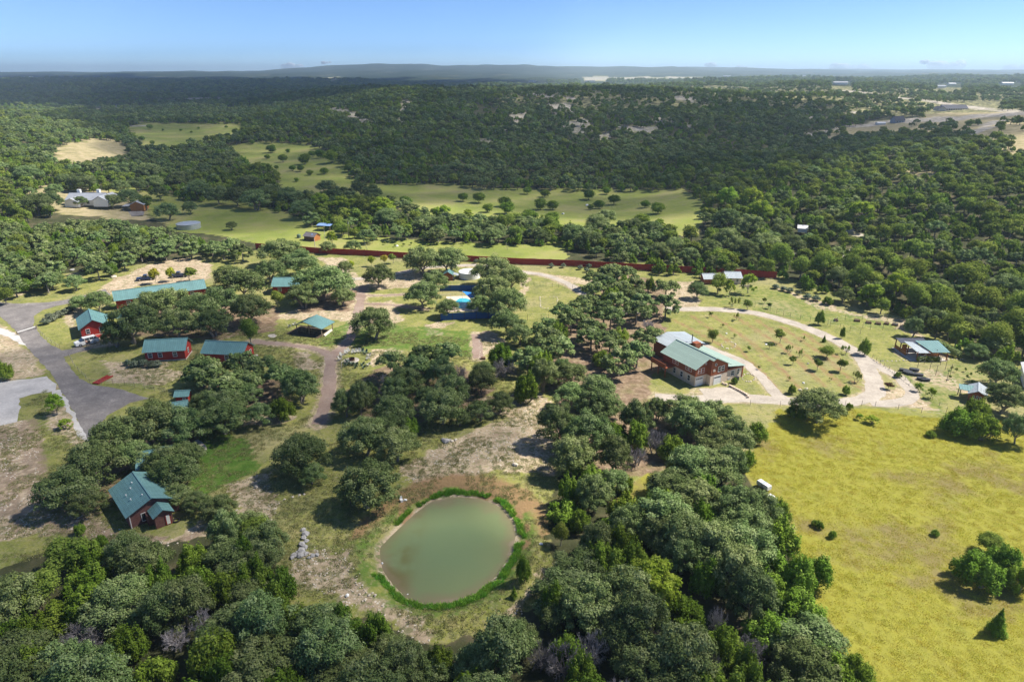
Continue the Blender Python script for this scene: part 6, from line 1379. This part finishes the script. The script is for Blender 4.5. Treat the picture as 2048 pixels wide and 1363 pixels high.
edging('stone_border', 'stone border across the lawn below the hedge', [(1762, 722), (1800, 721), (1840, 719), (1880, 719), (1925, 718)], .75, .2)
edging('stone_border', 'stone border along the right lawn behind the garden wall', [(1745, 718), (1768, 732), (1785, 745), (1803, 758), (1818, 770)], .8, .24)
edging('stone_border', 'stone kerb beside the footpath below the pavilion', [(722, 640), (712, 655), (700, 670), (686, 682)], .7, .14)
edging('stone_border', 'line of stones along the flower bed of the small lane', [(1180, 577), (1200, 572), (1215, 569)], .6, .2)
edging('stone_border', 'broken line of pale stones on the slope left of the round oak', [(570, 998), (585, 994), (600, 990), (608, 988)], .7, .22)
edging('stone_border', 'stones along the head of the bright lawn', [(958, 716), (960, 700), (958, 680)], .8, .16)
# hedge
hg = thing('hedge', 'clipped green hedge before the garden building', 'hedge', (90.9, 140.4, 0)); rng = np.random.default_rng(3)
C = np.stack([np.linspace(-.2, 4.6, 16), rng.uniform(-.1, .1, 16), np.full(16, .6)], 1); Vv, Qq, tt = leaves_on_lobes(rng, C, np.tile([.35, .35, .6], (16, 1)), rng.uniform(0, .7, 16), 3500, .10, low=-.9); put('foliage', npmesh('foliage', Vv, Qq, M['broad'], tt), hg)
vn = thing('vine_mound', 'mound of large dark leaves climbing the garden building roof', 'climber', (99.2, 144.5, 0)); C = np.stack([np.linspace(-.6, 1.6, 10), np.linspace(2.2, -1.6, 10), np.linspace(1.6, .8, 10)], 1)
Vv, Qq, tt = leaves_on_lobes(rng, C, np.tile([.9, .9, .9], (10, 1)), rng.uniform(0, 1, 10), 2600, .17, low=-.6); put('foliage', npmesh('foliage', Vv, Qq, M['oak'], tt), vn)
# black tubs and raised beds
for i, (px, py) in enumerate([(1808, 739), (1821, 746), (1828, 738), (1836, 748), (1843, 756), (1850, 758), (1815, 743)]):
    x, y = at(px, py + 3); t = thing('garden_tub', 'black oval tub in the dark cluster on the right lawn', 'tub', (x, y, 0), R(-35 + i * 5), 'black tubs on the right lawn')
    MB().tube((-.45, 0, 0), (-.45, 0, .5), .5, .55, 12).tube((.45, 0, 0), (.45, 0, .5), .5, .55, 12).box(-.45, -.5, 0, .45, .5, .5).build('tub', M['compost'], t); MB().box(-.75, -.38, .5, .75, .38, .52).build('soil', M['compost'], t)
for i, (px, py, w) in enumerate([(1672, 641, 9), (1714, 642, 14), (1737, 646, 14), (1756, 648, 14), (1773, 648, 12), (1790, 650, 16)]):
    x, y = at(px, py); W_ = w * .36 * y / F; D_ = .6
    t = thing('raised_bed', ('round low bed ring on the far lawn' if i == 0 else 'wooden raised bed, number %s from the left in the fenced garden' % ['', 'one', 'two', 'three', 'four', 'five'][i]), 'garden bed', (x, y, 0), R(-12 - 4 * i))
    for a in ((-W_, -D_, W_, -D_ + .08), (-W_, D_ - .08, W_, D_), (-W_, -D_ + .082, -W_ + .08, D_ - .082), (W_ - .08, -D_ + .082, W_, D_ - .082)): MB().box(a[0], a[1], 0, a[2], a[3], .45).build('board', M['brownwood'], t)
    MB().box(-W_ + .08, -D_ + .08, 0, W_ - .08, D_ - .08, .38).build('soil', M['soil'] if i < 5 else M['compost'], t)
# fire pit and chairs
fx, fy = at(704, 720); fp = thing('fire_pit', 'rusty steel fire pit in a ring of chairs below the footpath fork', 'fire pit', (fx, fy, 0)); MB().tube((0, 0, .05), (0, 0, .55), .62, .62, 18, caps=False).build('drum', M['rust'], fp); MB().tube((0, 0, .05), (0, 0, .22), .58, .58, 18).build('ash', M['black'], fp)
MB().tube((-.1, 0, 0), (-.1, 0, .05), 1.7, 1.6, 24).build('stone_base', M['concrete'], fp)
def chair(x, y, rot, label, m, group, proto=None):
    if proto: return copy_tree(proto, (x, y, 0), rot, None, label, group)
    t = thing('adirondack_chair', label, 'chair', (x, y, 0), rot, group)
    for i in range(4): MB().slab((-.28 + i * .145, .25, .38), (-.15 + i * .145, .25, .38), (-.15 + i * .145, -.25, .28), (-.28 + i * .145, -.25, .28), -.025).build('slat', m, t)
    for i in range(4): MB().slab((-.28 + i * .145, -.25, .28), (-.15 + i * .145, -.25, .28), (-.15 + i * .145, -.6, .98), (-.28 + i * .145, -.6, .98), .025).build('back_slat', m, t)
    for s in (-1, 1):
        MB().box(s * .34 - .06, -.45, .52, s * .34 + .06, .38, .56).build('armrest', m, t); MB().box(s * .33 - .03, .24, 0, s * .33 + .03, .32, .52).build('leg', m, t); MB().box(s * .33 - .03, -.5, 0, s * .33 + .03, -.42, .52).build('leg', m, t)
    return t
pw = pg = None
for i, (px, py, c) in enumerate([(692, 708, 0), (697, 705, 0), (706, 707, 0), (712, 706, 0), (718, 705, 0), (724, 705, 1), (731, 707, 1), (737, 713, 0), (735, 719, 0), (681, 720, 0), (684, 713, 0), (695, 724, 1), (699, 729, 1), (706, 730, 1), (713, 730, 1), (725, 730, 1), (692, 731, 1), (737, 731, 0), (712, 735, 1), (728, 736, 1)]):
    x, y = at(px, py); rot = math.atan2(fy - y, fx - x) - math.pi / 2
    lab = 'faded white chair facing the fire pit' if c == 0 else 'dark green chair facing the fire pit'; grp = 'white chairs round the fire pit' if c == 0 else 'green chairs round the fire pit'
    if c == 0: ch = chair(x, y, rot, lab, M['chairw'], grp, pw); pw = pw or ch
    else: ch = chair(x, y, rot, lab, M['chairg'], grp, pg); pg = pg or ch
x, y = at(579, 654); chair(x, y, R(30), 'white chair left of the pavilion', M['chairw'], None, pw); x, y = at(588, 650); chair(x, y, R(60), 'second white chair nearer the pavilion', M['chairw'], None, pw)
picnic_table(*at(951, 779), R(-3), 'dark picnic table under the oaks of the centre grove', None); picnic_table(*at(1030, 797), R(20), 'picnic table right of the small slender oak', None)
x, y = at(687, 734); sw = thing('sign_frame', 'white pipe frame standing between footpath and fire pit', 'frame', (x, y, 0), R(80)); MB().tube((-.9, 0, 0), (-.9, 0, 1.5), .05, .05, 6).tube((.9, 0, 0), (.9, 0, 1.5), .05, .05, 6).tube((-.9, 0, 1.47), (.9, 0, 1.47), .05, .05, 6).build('frame', M['cream'], sw)
slab_at('concrete_pad', 'round pale concrete pad left of the pavilion path', 'pad', [(535, 671), (540, 668), (549, 668), (554, 671), (549, 675), (540, 675)], .06, M['concrete']); slab_at('log_bench', 'pale plank lying in the grass right of the pavilion', 'bench', [(647, 671), (663, 659), (665, 661), (650, 673)], .3, M['cream'])
slab_at('porch_step', 'small brown bench at the lawn end of the short gravel walk', 'bench', [(962, 716), (971, 716), (971, 719), (962, 719)], .4, M['brownwood'])
# white boxes in the yellow field
bx = thing('white_trailer', 'white box trailer nosing out of the wood into the yellow field', 'trailer', (*at(1527, 976), 0), R(-62)); MB().box(-1.1, -.45, .35, 1.1, .45, .95).box(-1.05, -.4, .97, -.3, .4, 1.02).box(.2, -.4, .97, 1.05, .4, 1.02).build('body', M['white'], bx); MB().box(-.25, -.46, .36, .15, .46, 1.0).build('strap', M['greymetal'], bx)
for s in (-1, 1): MB().tube((.3, s * .5, .25), (.3, s * .62, .25), .25, .25, 12).build('wheel', M['tyre'], bx)
cb = thing('white_bin', 'smaller white box beside the trailer in the yellow field', 'box', (*at(1541, 998), 0), R(-62)); MB().box(-.45, -.35, 0, .45, .35, .6).box(-.48, -.38, .6, .48, .38, .68).build('body', M['white'], cb)
tr = thing('tyre', 'old tyre lying by the brick wall of the teal-roofed house', 'tyre', (*at(353, 1041), .12))
b = MB(); n, k = 20, 6
for i in range(n):
    a = 2 * math.pi * i / n
    for j in range(k): c = 2 * math.pi * j / k; b.v.append(((.45 + .13 * math.cos(c)) * math.cos(a), (.45 + .13 * math.cos(c)) * math.sin(a), .13 * math.sin(c)))
b.f = [(i * k + j, ((i + 1) % n) * k + j, ((i + 1) % n) * k + (j + 1) % k, i * k + (j + 1) % k) for i in range(n) for j in range(k)]; b.mi = [0] * len(b.f); b.build('ring', M['tyre'], tr)

# ---------------------------------------------------------------- vehicles
def wheels(t, xs, yy, r=.33):
    wm = MB().tube((0, -.11, 0), (0, .11, 0), r, r, 16).mesh('tyre', M['tyre']); rm = MB().tube((0, -.12, 0), (0, .12, 0), r * .58, r * .58, 10).mesh('rim', M['galv'])
    for x in xs:
        for s in (-1, 1): w = put('wheel', wm, t, (x, s * yy, r)); put('rim', rm, w)
def minivan(x, y, rot, label):
    t = thing('parked_minivan', label, 'minivan', (x, y, .03), rot)
    b = MB(); sec = [(-2.5, .35, .75, .70), (-2.45, .28, .98, .82), (-1.45, .25, 1.10, .93), (-.9, .25, 1.12, .95), (2.1, .25, 1.15, .95), (2.5, .35, 1.08, .86)]   # x, z low, z belt, half width
    for (xx, zl, zb, hw) in sec: b.v += [(xx, -hw, zl), (xx, -hw * 1.0, (zl + zb) / 2), (xx, -hw * .95, zb), (xx, hw * .95, zb), (xx, hw, (zl + zb) / 2), (xx, hw, zl)]
    for i in range(len(sec) - 1):
        for j in range(6): b.f.append((i * 6 + j, i * 6 + (j + 1) % 6, (i + 1) * 6 + (j + 1) % 6, (i + 1) * 6 + j)); b.mi.append(0)
    b.f += [tuple(range(6)), tuple(range(len(sec) * 6 - 1, len(sec) * 6 - 7, -1))]; b.mi += [0, 0]; b.build('body', M['white'], t)
    g = MB(); P = [(-1.5, 1.09, .86), (-.75, 1.62, .72), (1.9, 1.68, .72), (2.4, 1.12, .82)]
    for (xx, zz, hw) in P: g.v += [(xx, -hw, 1.09 if 0 else zz), (xx, hw, zz)]
    for xx, hw in ((-1.5, .88), (2.45, .84)): g.v += [(xx, -hw, 1.08), (xx, hw, 1.08)]
    g.f = [(0, 1, 3, 2), (4, 5, 7, 6), (8, 0, 2, 4, 6, 10), (9, 11, 7, 5, 3, 1), (8, 9, 1, 0), (10, 6, 7, 11)]; g.mi = [0] * 6; g.build('windows', M['glass'], t)
    MB().box(-.72, -.72, 1.64, 1.92, .72, 1.74).build('roof', M['white'], t)
    for xx in (-.45, .55, 1.5): MB().prism([(xx - .05, 1.1), (xx + .05, 1.1), (xx + .02, 1.66), (xx - .06, 1.66)], -.865, -.70).prism([(xx - .05, 1.1), (xx + .05, 1.1), (xx + .02, 1.66), (xx - .06, 1.66)], .70, .865).build('pillar', M['white'], t)
    MB().box(-.3, .951, .35, .55, .97, 1.1).build('open_door', M['black'], t)
    for s in (-1, 1): MB().box(-2.5, s * .62 - .16, .66, -2.44, s * .62 + .16, .82).build('headlight', M['galv'], t); MB().box(2.44, s * .76 - .08, .8, 2.52, s * .76 + .08, 1.1).build('tail_light', M['redfence'], t)
    wheels(t, (-1.55, 1.5), .84); return t
pa, pb = at(151, 694), at(193, 684); ang = math.atan2(pb[1] - pa[1], pb[0] - pa[0])
mv = minivan((pa[0] + pb[0]) / 2, (pa[1] + pb[1]) / 2 + .4, ang, 'white minivan parked before the red cabin'); 
mv.scale = (1, -1, 1)
def person(x, y, rot, label, h=1.68):
    import bmesh
    V_ = [(0, 0, .95), (0, .01, 1.18), (0, 0, 1.40), (0, -.01, 1.50), (0, -.02, 1.60), (.10, 0, .88), (.13, -.03, .48), (.14, .02, .07), (.15, -.13, .04), (-.10, 0, .88), (-.13, .05, .48), (-.14, .08, .07), (-.15, -.06, .04), (.19, 0, 1.38), (.25, .02, 1.12), (.24, -.14, .92), (-.19, 0, 1.38), (-.26, -.02, 1.12), (-.22, -.22, 1.0)]
    E_ = [(0, 1), (1, 2), (2, 3), (3, 4), (0, 5), (5, 6), (6, 7), (7, 8), (0, 9), (9, 10), (10, 11), (11, 12), (2, 13), (13, 14), (14, 15), (2, 16), (16, 17), (17, 18)]
    Rr = [.15, .14, .15, .06, .105, .10, .065, .05, .045, .10, .065, .05, .045, .06, .045, .04, .06, .045, .04]
    me = bpy.data.meshes.new('body'); me.from_pydata(V_, E_, []); o = put('person', me, None, (x, y, .03), rot); tag(o, label, 'person')
    sk = o.modifiers.new('skin', 'SKIN'); me.skin_vertices[0].data[0].use_root = True
    for i, r in enumerate(Rr): me.skin_vertices[0].data[i].radius = (r, r * (.8 if i in (0, 1, 2) else 1))
    o.modifiers.new('smooth', 'SUBSURF').levels = 1; bpy.context.view_layer.update()
    ev = bpy.data.meshes.new_from_object(o.evaluated_get(bpy.context.evaluated_depsgraph_get())); o.modifiers.clear(); o.data = ev; ev.name = 'body'
    ev.materials.clear(); [ev.materials.append(m_) for m_ in (M['skin'], M['shirt'], M['trousers'], M['black'])]
    for p in ev.polygons:
        z = p.center.z; p.material_index = 3 if z < .10 else 2 if z < .97 and abs(p.center.x) < .2 else 1 if z < 1.44 and not (z < 1.08 and abs(p.center.x) > .19) else 0; p.use_smooth = True
    MB().blob((0, .02, 1.66), .125, 4, .9, jit=.05).build('hair', M['hair'], o)
    return o
px_, py_ = at(175, 692); person(px_, py_ - .1, ang + .2, 'person in pale orange shirt and dark trousers beside the white minivan')
def pickup(x, y, rot, label):
    t = thing('parked_pickup', label, 'pickup', (x, y, .03), rot); MB().prism([(-2.6, .4), (2.6, .4), (2.6, 1.0), (.6, 1.02), (-.4, 1.05), (-1.2, 1.02), (-2.5, .92)], -.9, .9).build('body', M['carblue'], t)
    MB().prism([(-1.1, 1.02), (.65, 1.02), (.55, 1.68), (-.5, 1.68)], -.8, .8).build('cab', M['glass'], t); MB().box(-.52, -.8, 1.67, .56, .8, 1.75).build('roof', M['carblue'], t); MB().box(.8, -.8, .985, 2.5, .8, 1.03).build('bed', M['black'], t)
    for s in (-1, 1): MB().box(-2.62, s * .65 - .15, .7, -2.55, s * .65 + .15, .86).build('headlight', M['galv'], t)
    wheels(t, (-1.6, 1.6), .82, .38)
pickup(*at(292, 560), R(20), 'dark blue pickup beside the larger yellow tree in the sandy lot'); pickup(*at(358, 554), R(15), 'dark vehicle hidden between two small trees in the sandy lot')
wt = thing('box_truck', 'white truck with ladder rack almost buried in the lower left wood', 'truck', (*at(205, 1228, 1.0), 0), R(14)); MB().prism([(-2.6, .4), (2.4, .4), (2.4, 1.9), (-.8, 1.9), (-1.5, 1.25), (-2.6, 1.05)], -.95, .95).build('body', M['white'], wt); MB().slab((-1.46, -.85, 1.3), (-1.46, .85, 1.3), (-.85, .85, 1.86), (-.85, -.85, 1.86), -.03).build('windscreen', M['glass'], wt)
for xx in (1.0, 1.7, 2.4): MB().tube((xx, -.9, 1.9), (xx, -.9, 2.25), .04, .04, 5).tube((xx, .9, 1.9), (xx, .9, 2.25), .04, .04, 5).tube((xx, -.9, 2.25), (xx, .9, 2.25), .04, .04, 5).build('rack_hoop', M['white'], wt)
MB().box(2.45, -.7, .5, 2.55, .7, 1.8).build('rear_door', M['black'], wt); wheels(wt, (-1.6, 1.5), .86, .36)
x, y = at(1208, 547); pt = thing('portable_toilet', 'pale blue-grey portable cabin beside the red fence', 'portable toilet', (x, y, 0), R(10)); MB().box(-.55, -.55, 0, .55, .55, 2.0).build('cabin', M['greymetal'], pt); MB().slab((-.6, -.6, 2.0), (.6, -.6, 2.0), (.6, .6, 2.12), (-.6, .6, 2.12), -.06).build('roof', M['white'], pt); MB().box(-.35, -.58, .1, .35, -.552, 1.8).build('door', M['sail'] if 0 else M['lightgreyroof'], pt)
x, y = at(228, 555); tag(MB().blob((0, 0, .3), .9, 5, .8).build('boulder', M['limerock'], None, (x, y, 0)), 'tan boulder at the entrance of the sandy lot', 'rock')
x, y = at(145, 543); tag(MB().blob((0, 0, .2), .8, 8, .6).build('boulder', M['rock'], None, (x, y, gz(x, y))), 'dark boulder on the bare patch left of the sandy lot', 'rock')
x, y = at(803, 1002); tag(MB().box(-.2, -.25, 0, .2, .25, .35).box(-.2, .2, .35, .2, .25, .8).build('chair', M['white'], None, (x, y, 0), R(30)), 'small white chair under the dark oak above the pond', 'chair')
for px, py in ((745, 1012), (769, 1006)):
    x, y = at(px, py); tag(MB().tube((0, 0, 0), (0, 0, 1.9), .045, .04, 5).build('wooden_stake', M['wood'], None, (x, y, 0)), ('left' if px < 750 else 'right') + ' wooden stake under the dark oak by the pond', 'stake')
# cactus bed and round bushes
for i, (px, py, w) in enumerate([(92, 641, 24), (104, 634, 26), (116, 628, 26), (127, 622, 24), (138, 617, 22), (150, 610, 20), (98, 630, 20), (262, 703, 0), (268, 726, 26), (284, 724, 26), (300, 727, 26), (316, 726, 24), (252, 724, 18)]):
    if w: tpx('shrub', px, py, w, 'grey-green prickly pear ' + ('in the bed beside the road curve' if px < 200 else 'before the left long red cabin'), 'prickly pears ' + ('by the road curve' if px < 200 else 'before the red cabin'), 1.4)
for i, (px, py, lab) in enumerate([(951, 521, 'grey round bush before the red fence, right of the oaks'), (1104, 530, 'wide green bush by the red fence run'), (1126, 530, 'grey round bush second from left by the fence'), (1160, 534, 'grey round bush third from left by the fence'), (1178, 531, 'round bush close to the fence'), (1174, 539, 'round bush nearest the lane')]): tpx('shrub', px, py, 14 if i else 11, lab, None, 1.6)
for px, py, w, lab in ((1552, 572, 18, 'first'), (1566, 576, 18, 'second'), (1580, 579, 18, 'third'), (1596, 584, 16, 'fourth'), (1615, 592, 20, 'fifth'), (1632, 596, 22, 'sixth'), (1655, 600, 26, 'last')): tpx('shrub' if px < 1650 else 'juniper', px, py, w, lab + ' bush from the left in the border along the far lawn', None, 1.5 if px < 1650 else 2.4)
for px, py in ((1903, 735), (1913, 739), (1900, 753), (1932, 738), (1943, 748), (1934, 752), (1945, 763)): tpx('fruit_round', px, py, 7, 'small shrub on the sunny lawn behind the red shed', 'small shrubs on the right lawn', 1.1)
for i, px in enumerate(range(770, 1010, 17)): tpx('fruit_round', px + (i * 7) % 5, 484 + (i * 5) % 7, 8, 'low vine bush in the vineyard plot behind the red fence', 'vine bushes behind the red fence', 1.2)

# ---------------------------------------------------------------- ground cover that nobody could count
def tuft(name, m, seed, n, r, h, wd, loc):
    rng = np.random.default_rng(seed); a = rng.uniform(0, 6.28, n); q = r * np.sqrt(rng.uniform(0, 1, n)); b0 = np.stack([q * np.cos(a), q * np.sin(a), np.zeros(n) - .02], 1)
    d = rng.normal(size=(n, 3)) * .75; d[:, 2] = 1; d /= np.linalg.norm(d, axis=1)[:, None]; L_ = h * rng.uniform(.6, 1.3, n); s = rng.normal(size=(n, 3)); s[:, 2] = 0; s /= np.linalg.norm(s, axis=1)[:, None]; s *= wd
    V_ = np.stack([b0 - s, b0 + s, b0 + d * L_[:, None] + s * .35, b0 + d * L_[:, None] - s * .35], 1).reshape(-1, 3)
    o = put(name, npmesh(name, V_, np.arange(4 * n).reshape(n, 4), m, rng.uniform(0, 1, n)), None, (*loc, gz(*loc))); return o
def strew(name, label, srcs, x0, x1, y0, y1, n, keep, smin, smax):
    X, Y = RNG.uniform(x0, x1, n), RNG.uniform(y0, y1, n); Z = ground_z(X, Y); px, py = proj(X, Y, Z); k_ = keep(X, Y, px, py); X, Y, Z = X[k_], Y[k_], Z[k_]
    print(name, len(X)); scatter(name, label, 'stuff', np.stack([X, Y, Z], 1), RNG.uniform(smin, smax, len(X)), RNG.uniform(0, 6.28, len(X)), RNG.integers(0, len(srcs), len(X)), srcs)
gs = [tag(tuft('field_grass', M['grassy'], i, 46, .95, .24, .03, at(1750 + 30 * i, 1000)), 'tall yellow grass in the open field', None, None, 'stuff') for i in range(3)]
strew('tall_grass', 'tall yellow grass covering the open field', gs, 18, 130, 50, 127, 30000, lambda X, Y, px, py: inpoly(px, py, GOLD), .28, .75)
vs = [tag(tuft('shore_grass', M['grassg'], 20 + i, 50, .32, .42, .03, at(900 + 30 * i, 1212)), 'lush green grass on the pond bank', None, None, 'stuff') for i in range(2)]
def shore(X, Y, px, py):
    s_ = np.where(inpoly(X, Y, POND), -1, 1) * segdist(X, Y, POND, True); wdt = .80 + np.clip((84 - Y) / 14, 0, 1) * .75 + _vn(X, Y, 2.5, 71) * .45 - (px < 860) * (py > 1120) * .35; gap = (px < 790) & (py > 1010) & (py < 1150)
    return (s_ > .35) & (s_ < wdt) & ~gap & (_vn(X, Y, 1.3, 77) > -.72)
strew('bank_grass', 'band of lush green grass round the pond', vs, -32, 14, 55, 100, 42000, shore, .55, 1.15)
ms = [tag(tuft('lawn_grass', M['grassm'], 30 + i, 40, .4, .16, .03, at(700 + 30 * i, 1000)), 'short mixed grass', None, None, 'stuff') for i in range(2)]
nog = [LAWN] + DIRTS
def lawnkeep(X, Y, px, py):
    k_ = inpoly(px, py, [(0, 700), (640, 640), (1100, 700), (1130, 1200), (900, 1280), (560, 1200), (400, 1060), (0, 1130)]) & (_vn(X, Y, 4, 51) > -.2)
    s_ = np.where(inpoly(X, Y, POND), -1, 1) * segdist(X, Y, POND, True); k_ &= s_ > 1.0
    for P in PATHS.values(): k_ &= segdist(X, Y, gpts(P[0])) > P[1] / 2 + .3
    k_ &= ~inpoly(px, py, [(0, 560), (120, 690), (300, 780), (300, 800), (180, 890), (60, 740), (0, 650)]); return k_
strew('turf_tufts', 'tufts of short grass over the stony ground', ms, -95, 15, 55, 160, 40000, lawnkeep, .5, 1.3)
rk = [tag(MB().blob((0, 0, 0), .16, 70 + i, .6).build('pebble_cluster', M['limerock'], None, (*at(650 + 20 * i, 1150), .03)), 'loose pale limestone', None, None, 'stuff') for i in range(3)]
RK = [DIRTS[3], DIRTS[4], DIRTS[6], DIRTS[7], DIRTS[8], DIRTS[9], DIRTS[10], DIRTS[-5]]
def rockkeep(X, Y, px, py):
    k_ = np.zeros(X.shape, bool)
    for P in RK: k_ |= inpoly(px, py, P)
    return k_ & (_vn(X, Y, 3, 61) > -.1) & (RNG.random(X.shape) < .5)
strew('limestone_rubble', 'scattered pale limestone rubble on bare ground', rk, -95, 15, 50, 125, 34000, rockkeep, .3, 1.1)

# ---------------------------------------------------------------- clouds: the ones that shade the ground float out of frame, a few stand on the horizon
def cloudmat(name, dens):
    t = NT(name); t.n.remove(t.b); v = t.new('ShaderNodeVolumePrincipled'); v.inputs['Color'].default_value = (.98, .98, .99, 1); v.inputs['Density'].default_value = dens
    v.inputs['Anisotropy'].default_value = .5; t.l.new(v.outputs[0], t.out.inputs['Volume']); return t.m
ICO = None
def cloud(name, label, group, spots, m, flat=.45, seed=0):
    import bmesh
    me = bpy.data.meshes.new(name); bm = bmesh.new(); rr = random.Random(seed)
    for (x, y, z, r) in spots:
        mt = Matrix.Translation((x, y, z)) @ Matrix.Rotation(rr.uniform(0, 3), 4, 'Z') @ Matrix.Diagonal((r * rr.uniform(.9, 1.3), r, r * flat, 1))
        bmesh.ops.create_icosphere(bm, subdivisions=3, radius=1, matrix=mt)
    bm.to_mesh(me); bm.free(); me.materials.append(m); co = np.empty(len(me.vertices) * 3); me.vertices.foreach_get('co', co)
    for p in me.polygons: p.use_smooth = True
    o = put(name, me); return tag(o, label, 'cloud', group)
def shade(poly, alt, r0, r1, sp, m, label, seed, keep=1.0):
    """a cloud whose shadow falls on the ground area outlined by picture points"""
    G = [atg(*p) for p in poly]; xs = [g[0] for g in G]; ys = [g[1] for g in G]; rr = random.Random(seed); spots = []
    off = SDIR * (alt / SDIR.z)
    x = min(xs)
    while x < max(xs):
        y = min(ys)
        while y < max(ys):
            px, py = x + rr.uniform(-.4, .4) * sp, y + rr.uniform(-.4, .4) * sp
            if inpoly([px], [py], G)[0] and rr.random() < keep:
                r = rr.uniform(r0, r1); spots.append((px + off.x, py + off.y, alt + rr.uniform(-.2, .3) * r, r))
            y += sp
        x += sp
    return cloud('cumulus_cloud', label, 'clouds drifting overhead', spots, m, seed=seed)
thick = cloudmat('cloud_vapour_thick', .022); thin = cloudmat('cloud_vapour_thin', .062)
shade([(180, 200), (1450, 195), (1900, 235), (1900, 300), (1560, 315), (1400, 372), (1330, 398), (1130, 405), (900, 392), (700, 400), (560, 415), (400, 395), (300, 330), (200, 260)], 900, 55, 85, 70, thick, 'large cloud shading the wooded valley and hill', 1)
shade([(-100, 152), (880, 160), (1000, 168), (900, 182), (200, 205), (-100, 215)], 1300, 150, 260, 240, thick, 'long cloud bank shading the far left plain', 2)
shade([(-60, 700), (130, 706), (240, 676), (560, 676), (610, 715), (690, 760), (850, 830), (930, 900), (975, 1000), (1010, 1120), (1160, 1170), (1340, 1220), (1420, 1300), (1500, 1500), (-200, 1500)], 480, 13, 19, 15, thin, 'thin cloud shading the pond and the near wood', 3)
ft = NT('cloud_puff'); ft.n.remove(ft.b); d_ = ft.new('ShaderNodeBsdfDiffuse'); d_.inputs[0].default_value = (.88, .93, 1, 1); x_ = ft.new('ShaderNodeBsdfTransparent'); q_ = ft.new('ShaderNodeMixShader'); tl_ = ft.new('ShaderNodeBsdfTranslucent'); tl_.inputs[0].default_value = (.90, .95, 1, 1); ad = ft.new('ShaderNodeMixShader'); ad.inputs[0].default_value = .6; ft.l.new(d_.outputs[0], ad.inputs[1]); ft.l.new(tl_.outputs[0], ad.inputs[2]); q_.inputs[0].default_value = .35; ft.l.new(x_.outputs[0], q_.inputs[1]); ft.l.new(ad.outputs[0], q_.inputs[2]); ft.l.new(q_.outputs[0], ft.out.inputs['Surface']); far_m = ft.m
for (px, py, w, h, lab) in ((580, 133, 46, 7, 'small white cloud low over the left horizon'), (652, 125, 20, 3, 'faint wisp above the left horizon'), (1700, 136, 80, 12, 'largest white cloud on the right horizon'), (1905, 131, 90, 9, 'long pale cloud right of the largest one'), (2035, 138, 60, 9, 'white cloud at the right picture edge'), (1850, 124, 16, 4, 'small wisp above the long pale cloud'), (1420, 130, 20, 5, 'faint cloud right of the centre horizon'), (1485, 136, 26, 5, 'faint flat cloud next to the faint centre cloud')):
    d = ray(px, py); t_ = 26000 / d[1]; c = (t_ * d[0], 26000, H + t_ * d[2]); rr = random.Random(px); W_ = w / F * t_ / 2; Hh = 1.4 * h / F * t_ / 2
    sp_ = [(c[0] + rr.uniform(-.8, .8) * W_, c[1] + rr.uniform(-.3, .3) * W_, c[2] + rr.uniform(-.5, .3) * Hh, Hh * rr.uniform(.8, 1.8)) for _ in range(14)]
    cloud('horizon_cloud', lab, None, sp_, far_m, .8, px)

# ---------------------------------------------------------------- haze
hz = cloudmat('haze_air', 1.25e-4); hz.node_tree.nodes['Principled Volume'].inputs['Anisotropy'].default_value = .2; hz.node_tree.nodes['Principled Volume'].inputs['Color'].default_value = (.62, .80, 1, 1)
tag(MB().box(-18000, -700, -6, 18000, 16000, 190).build('haze', hz), 'thin blue haze over the land', None, None, 'stuff')
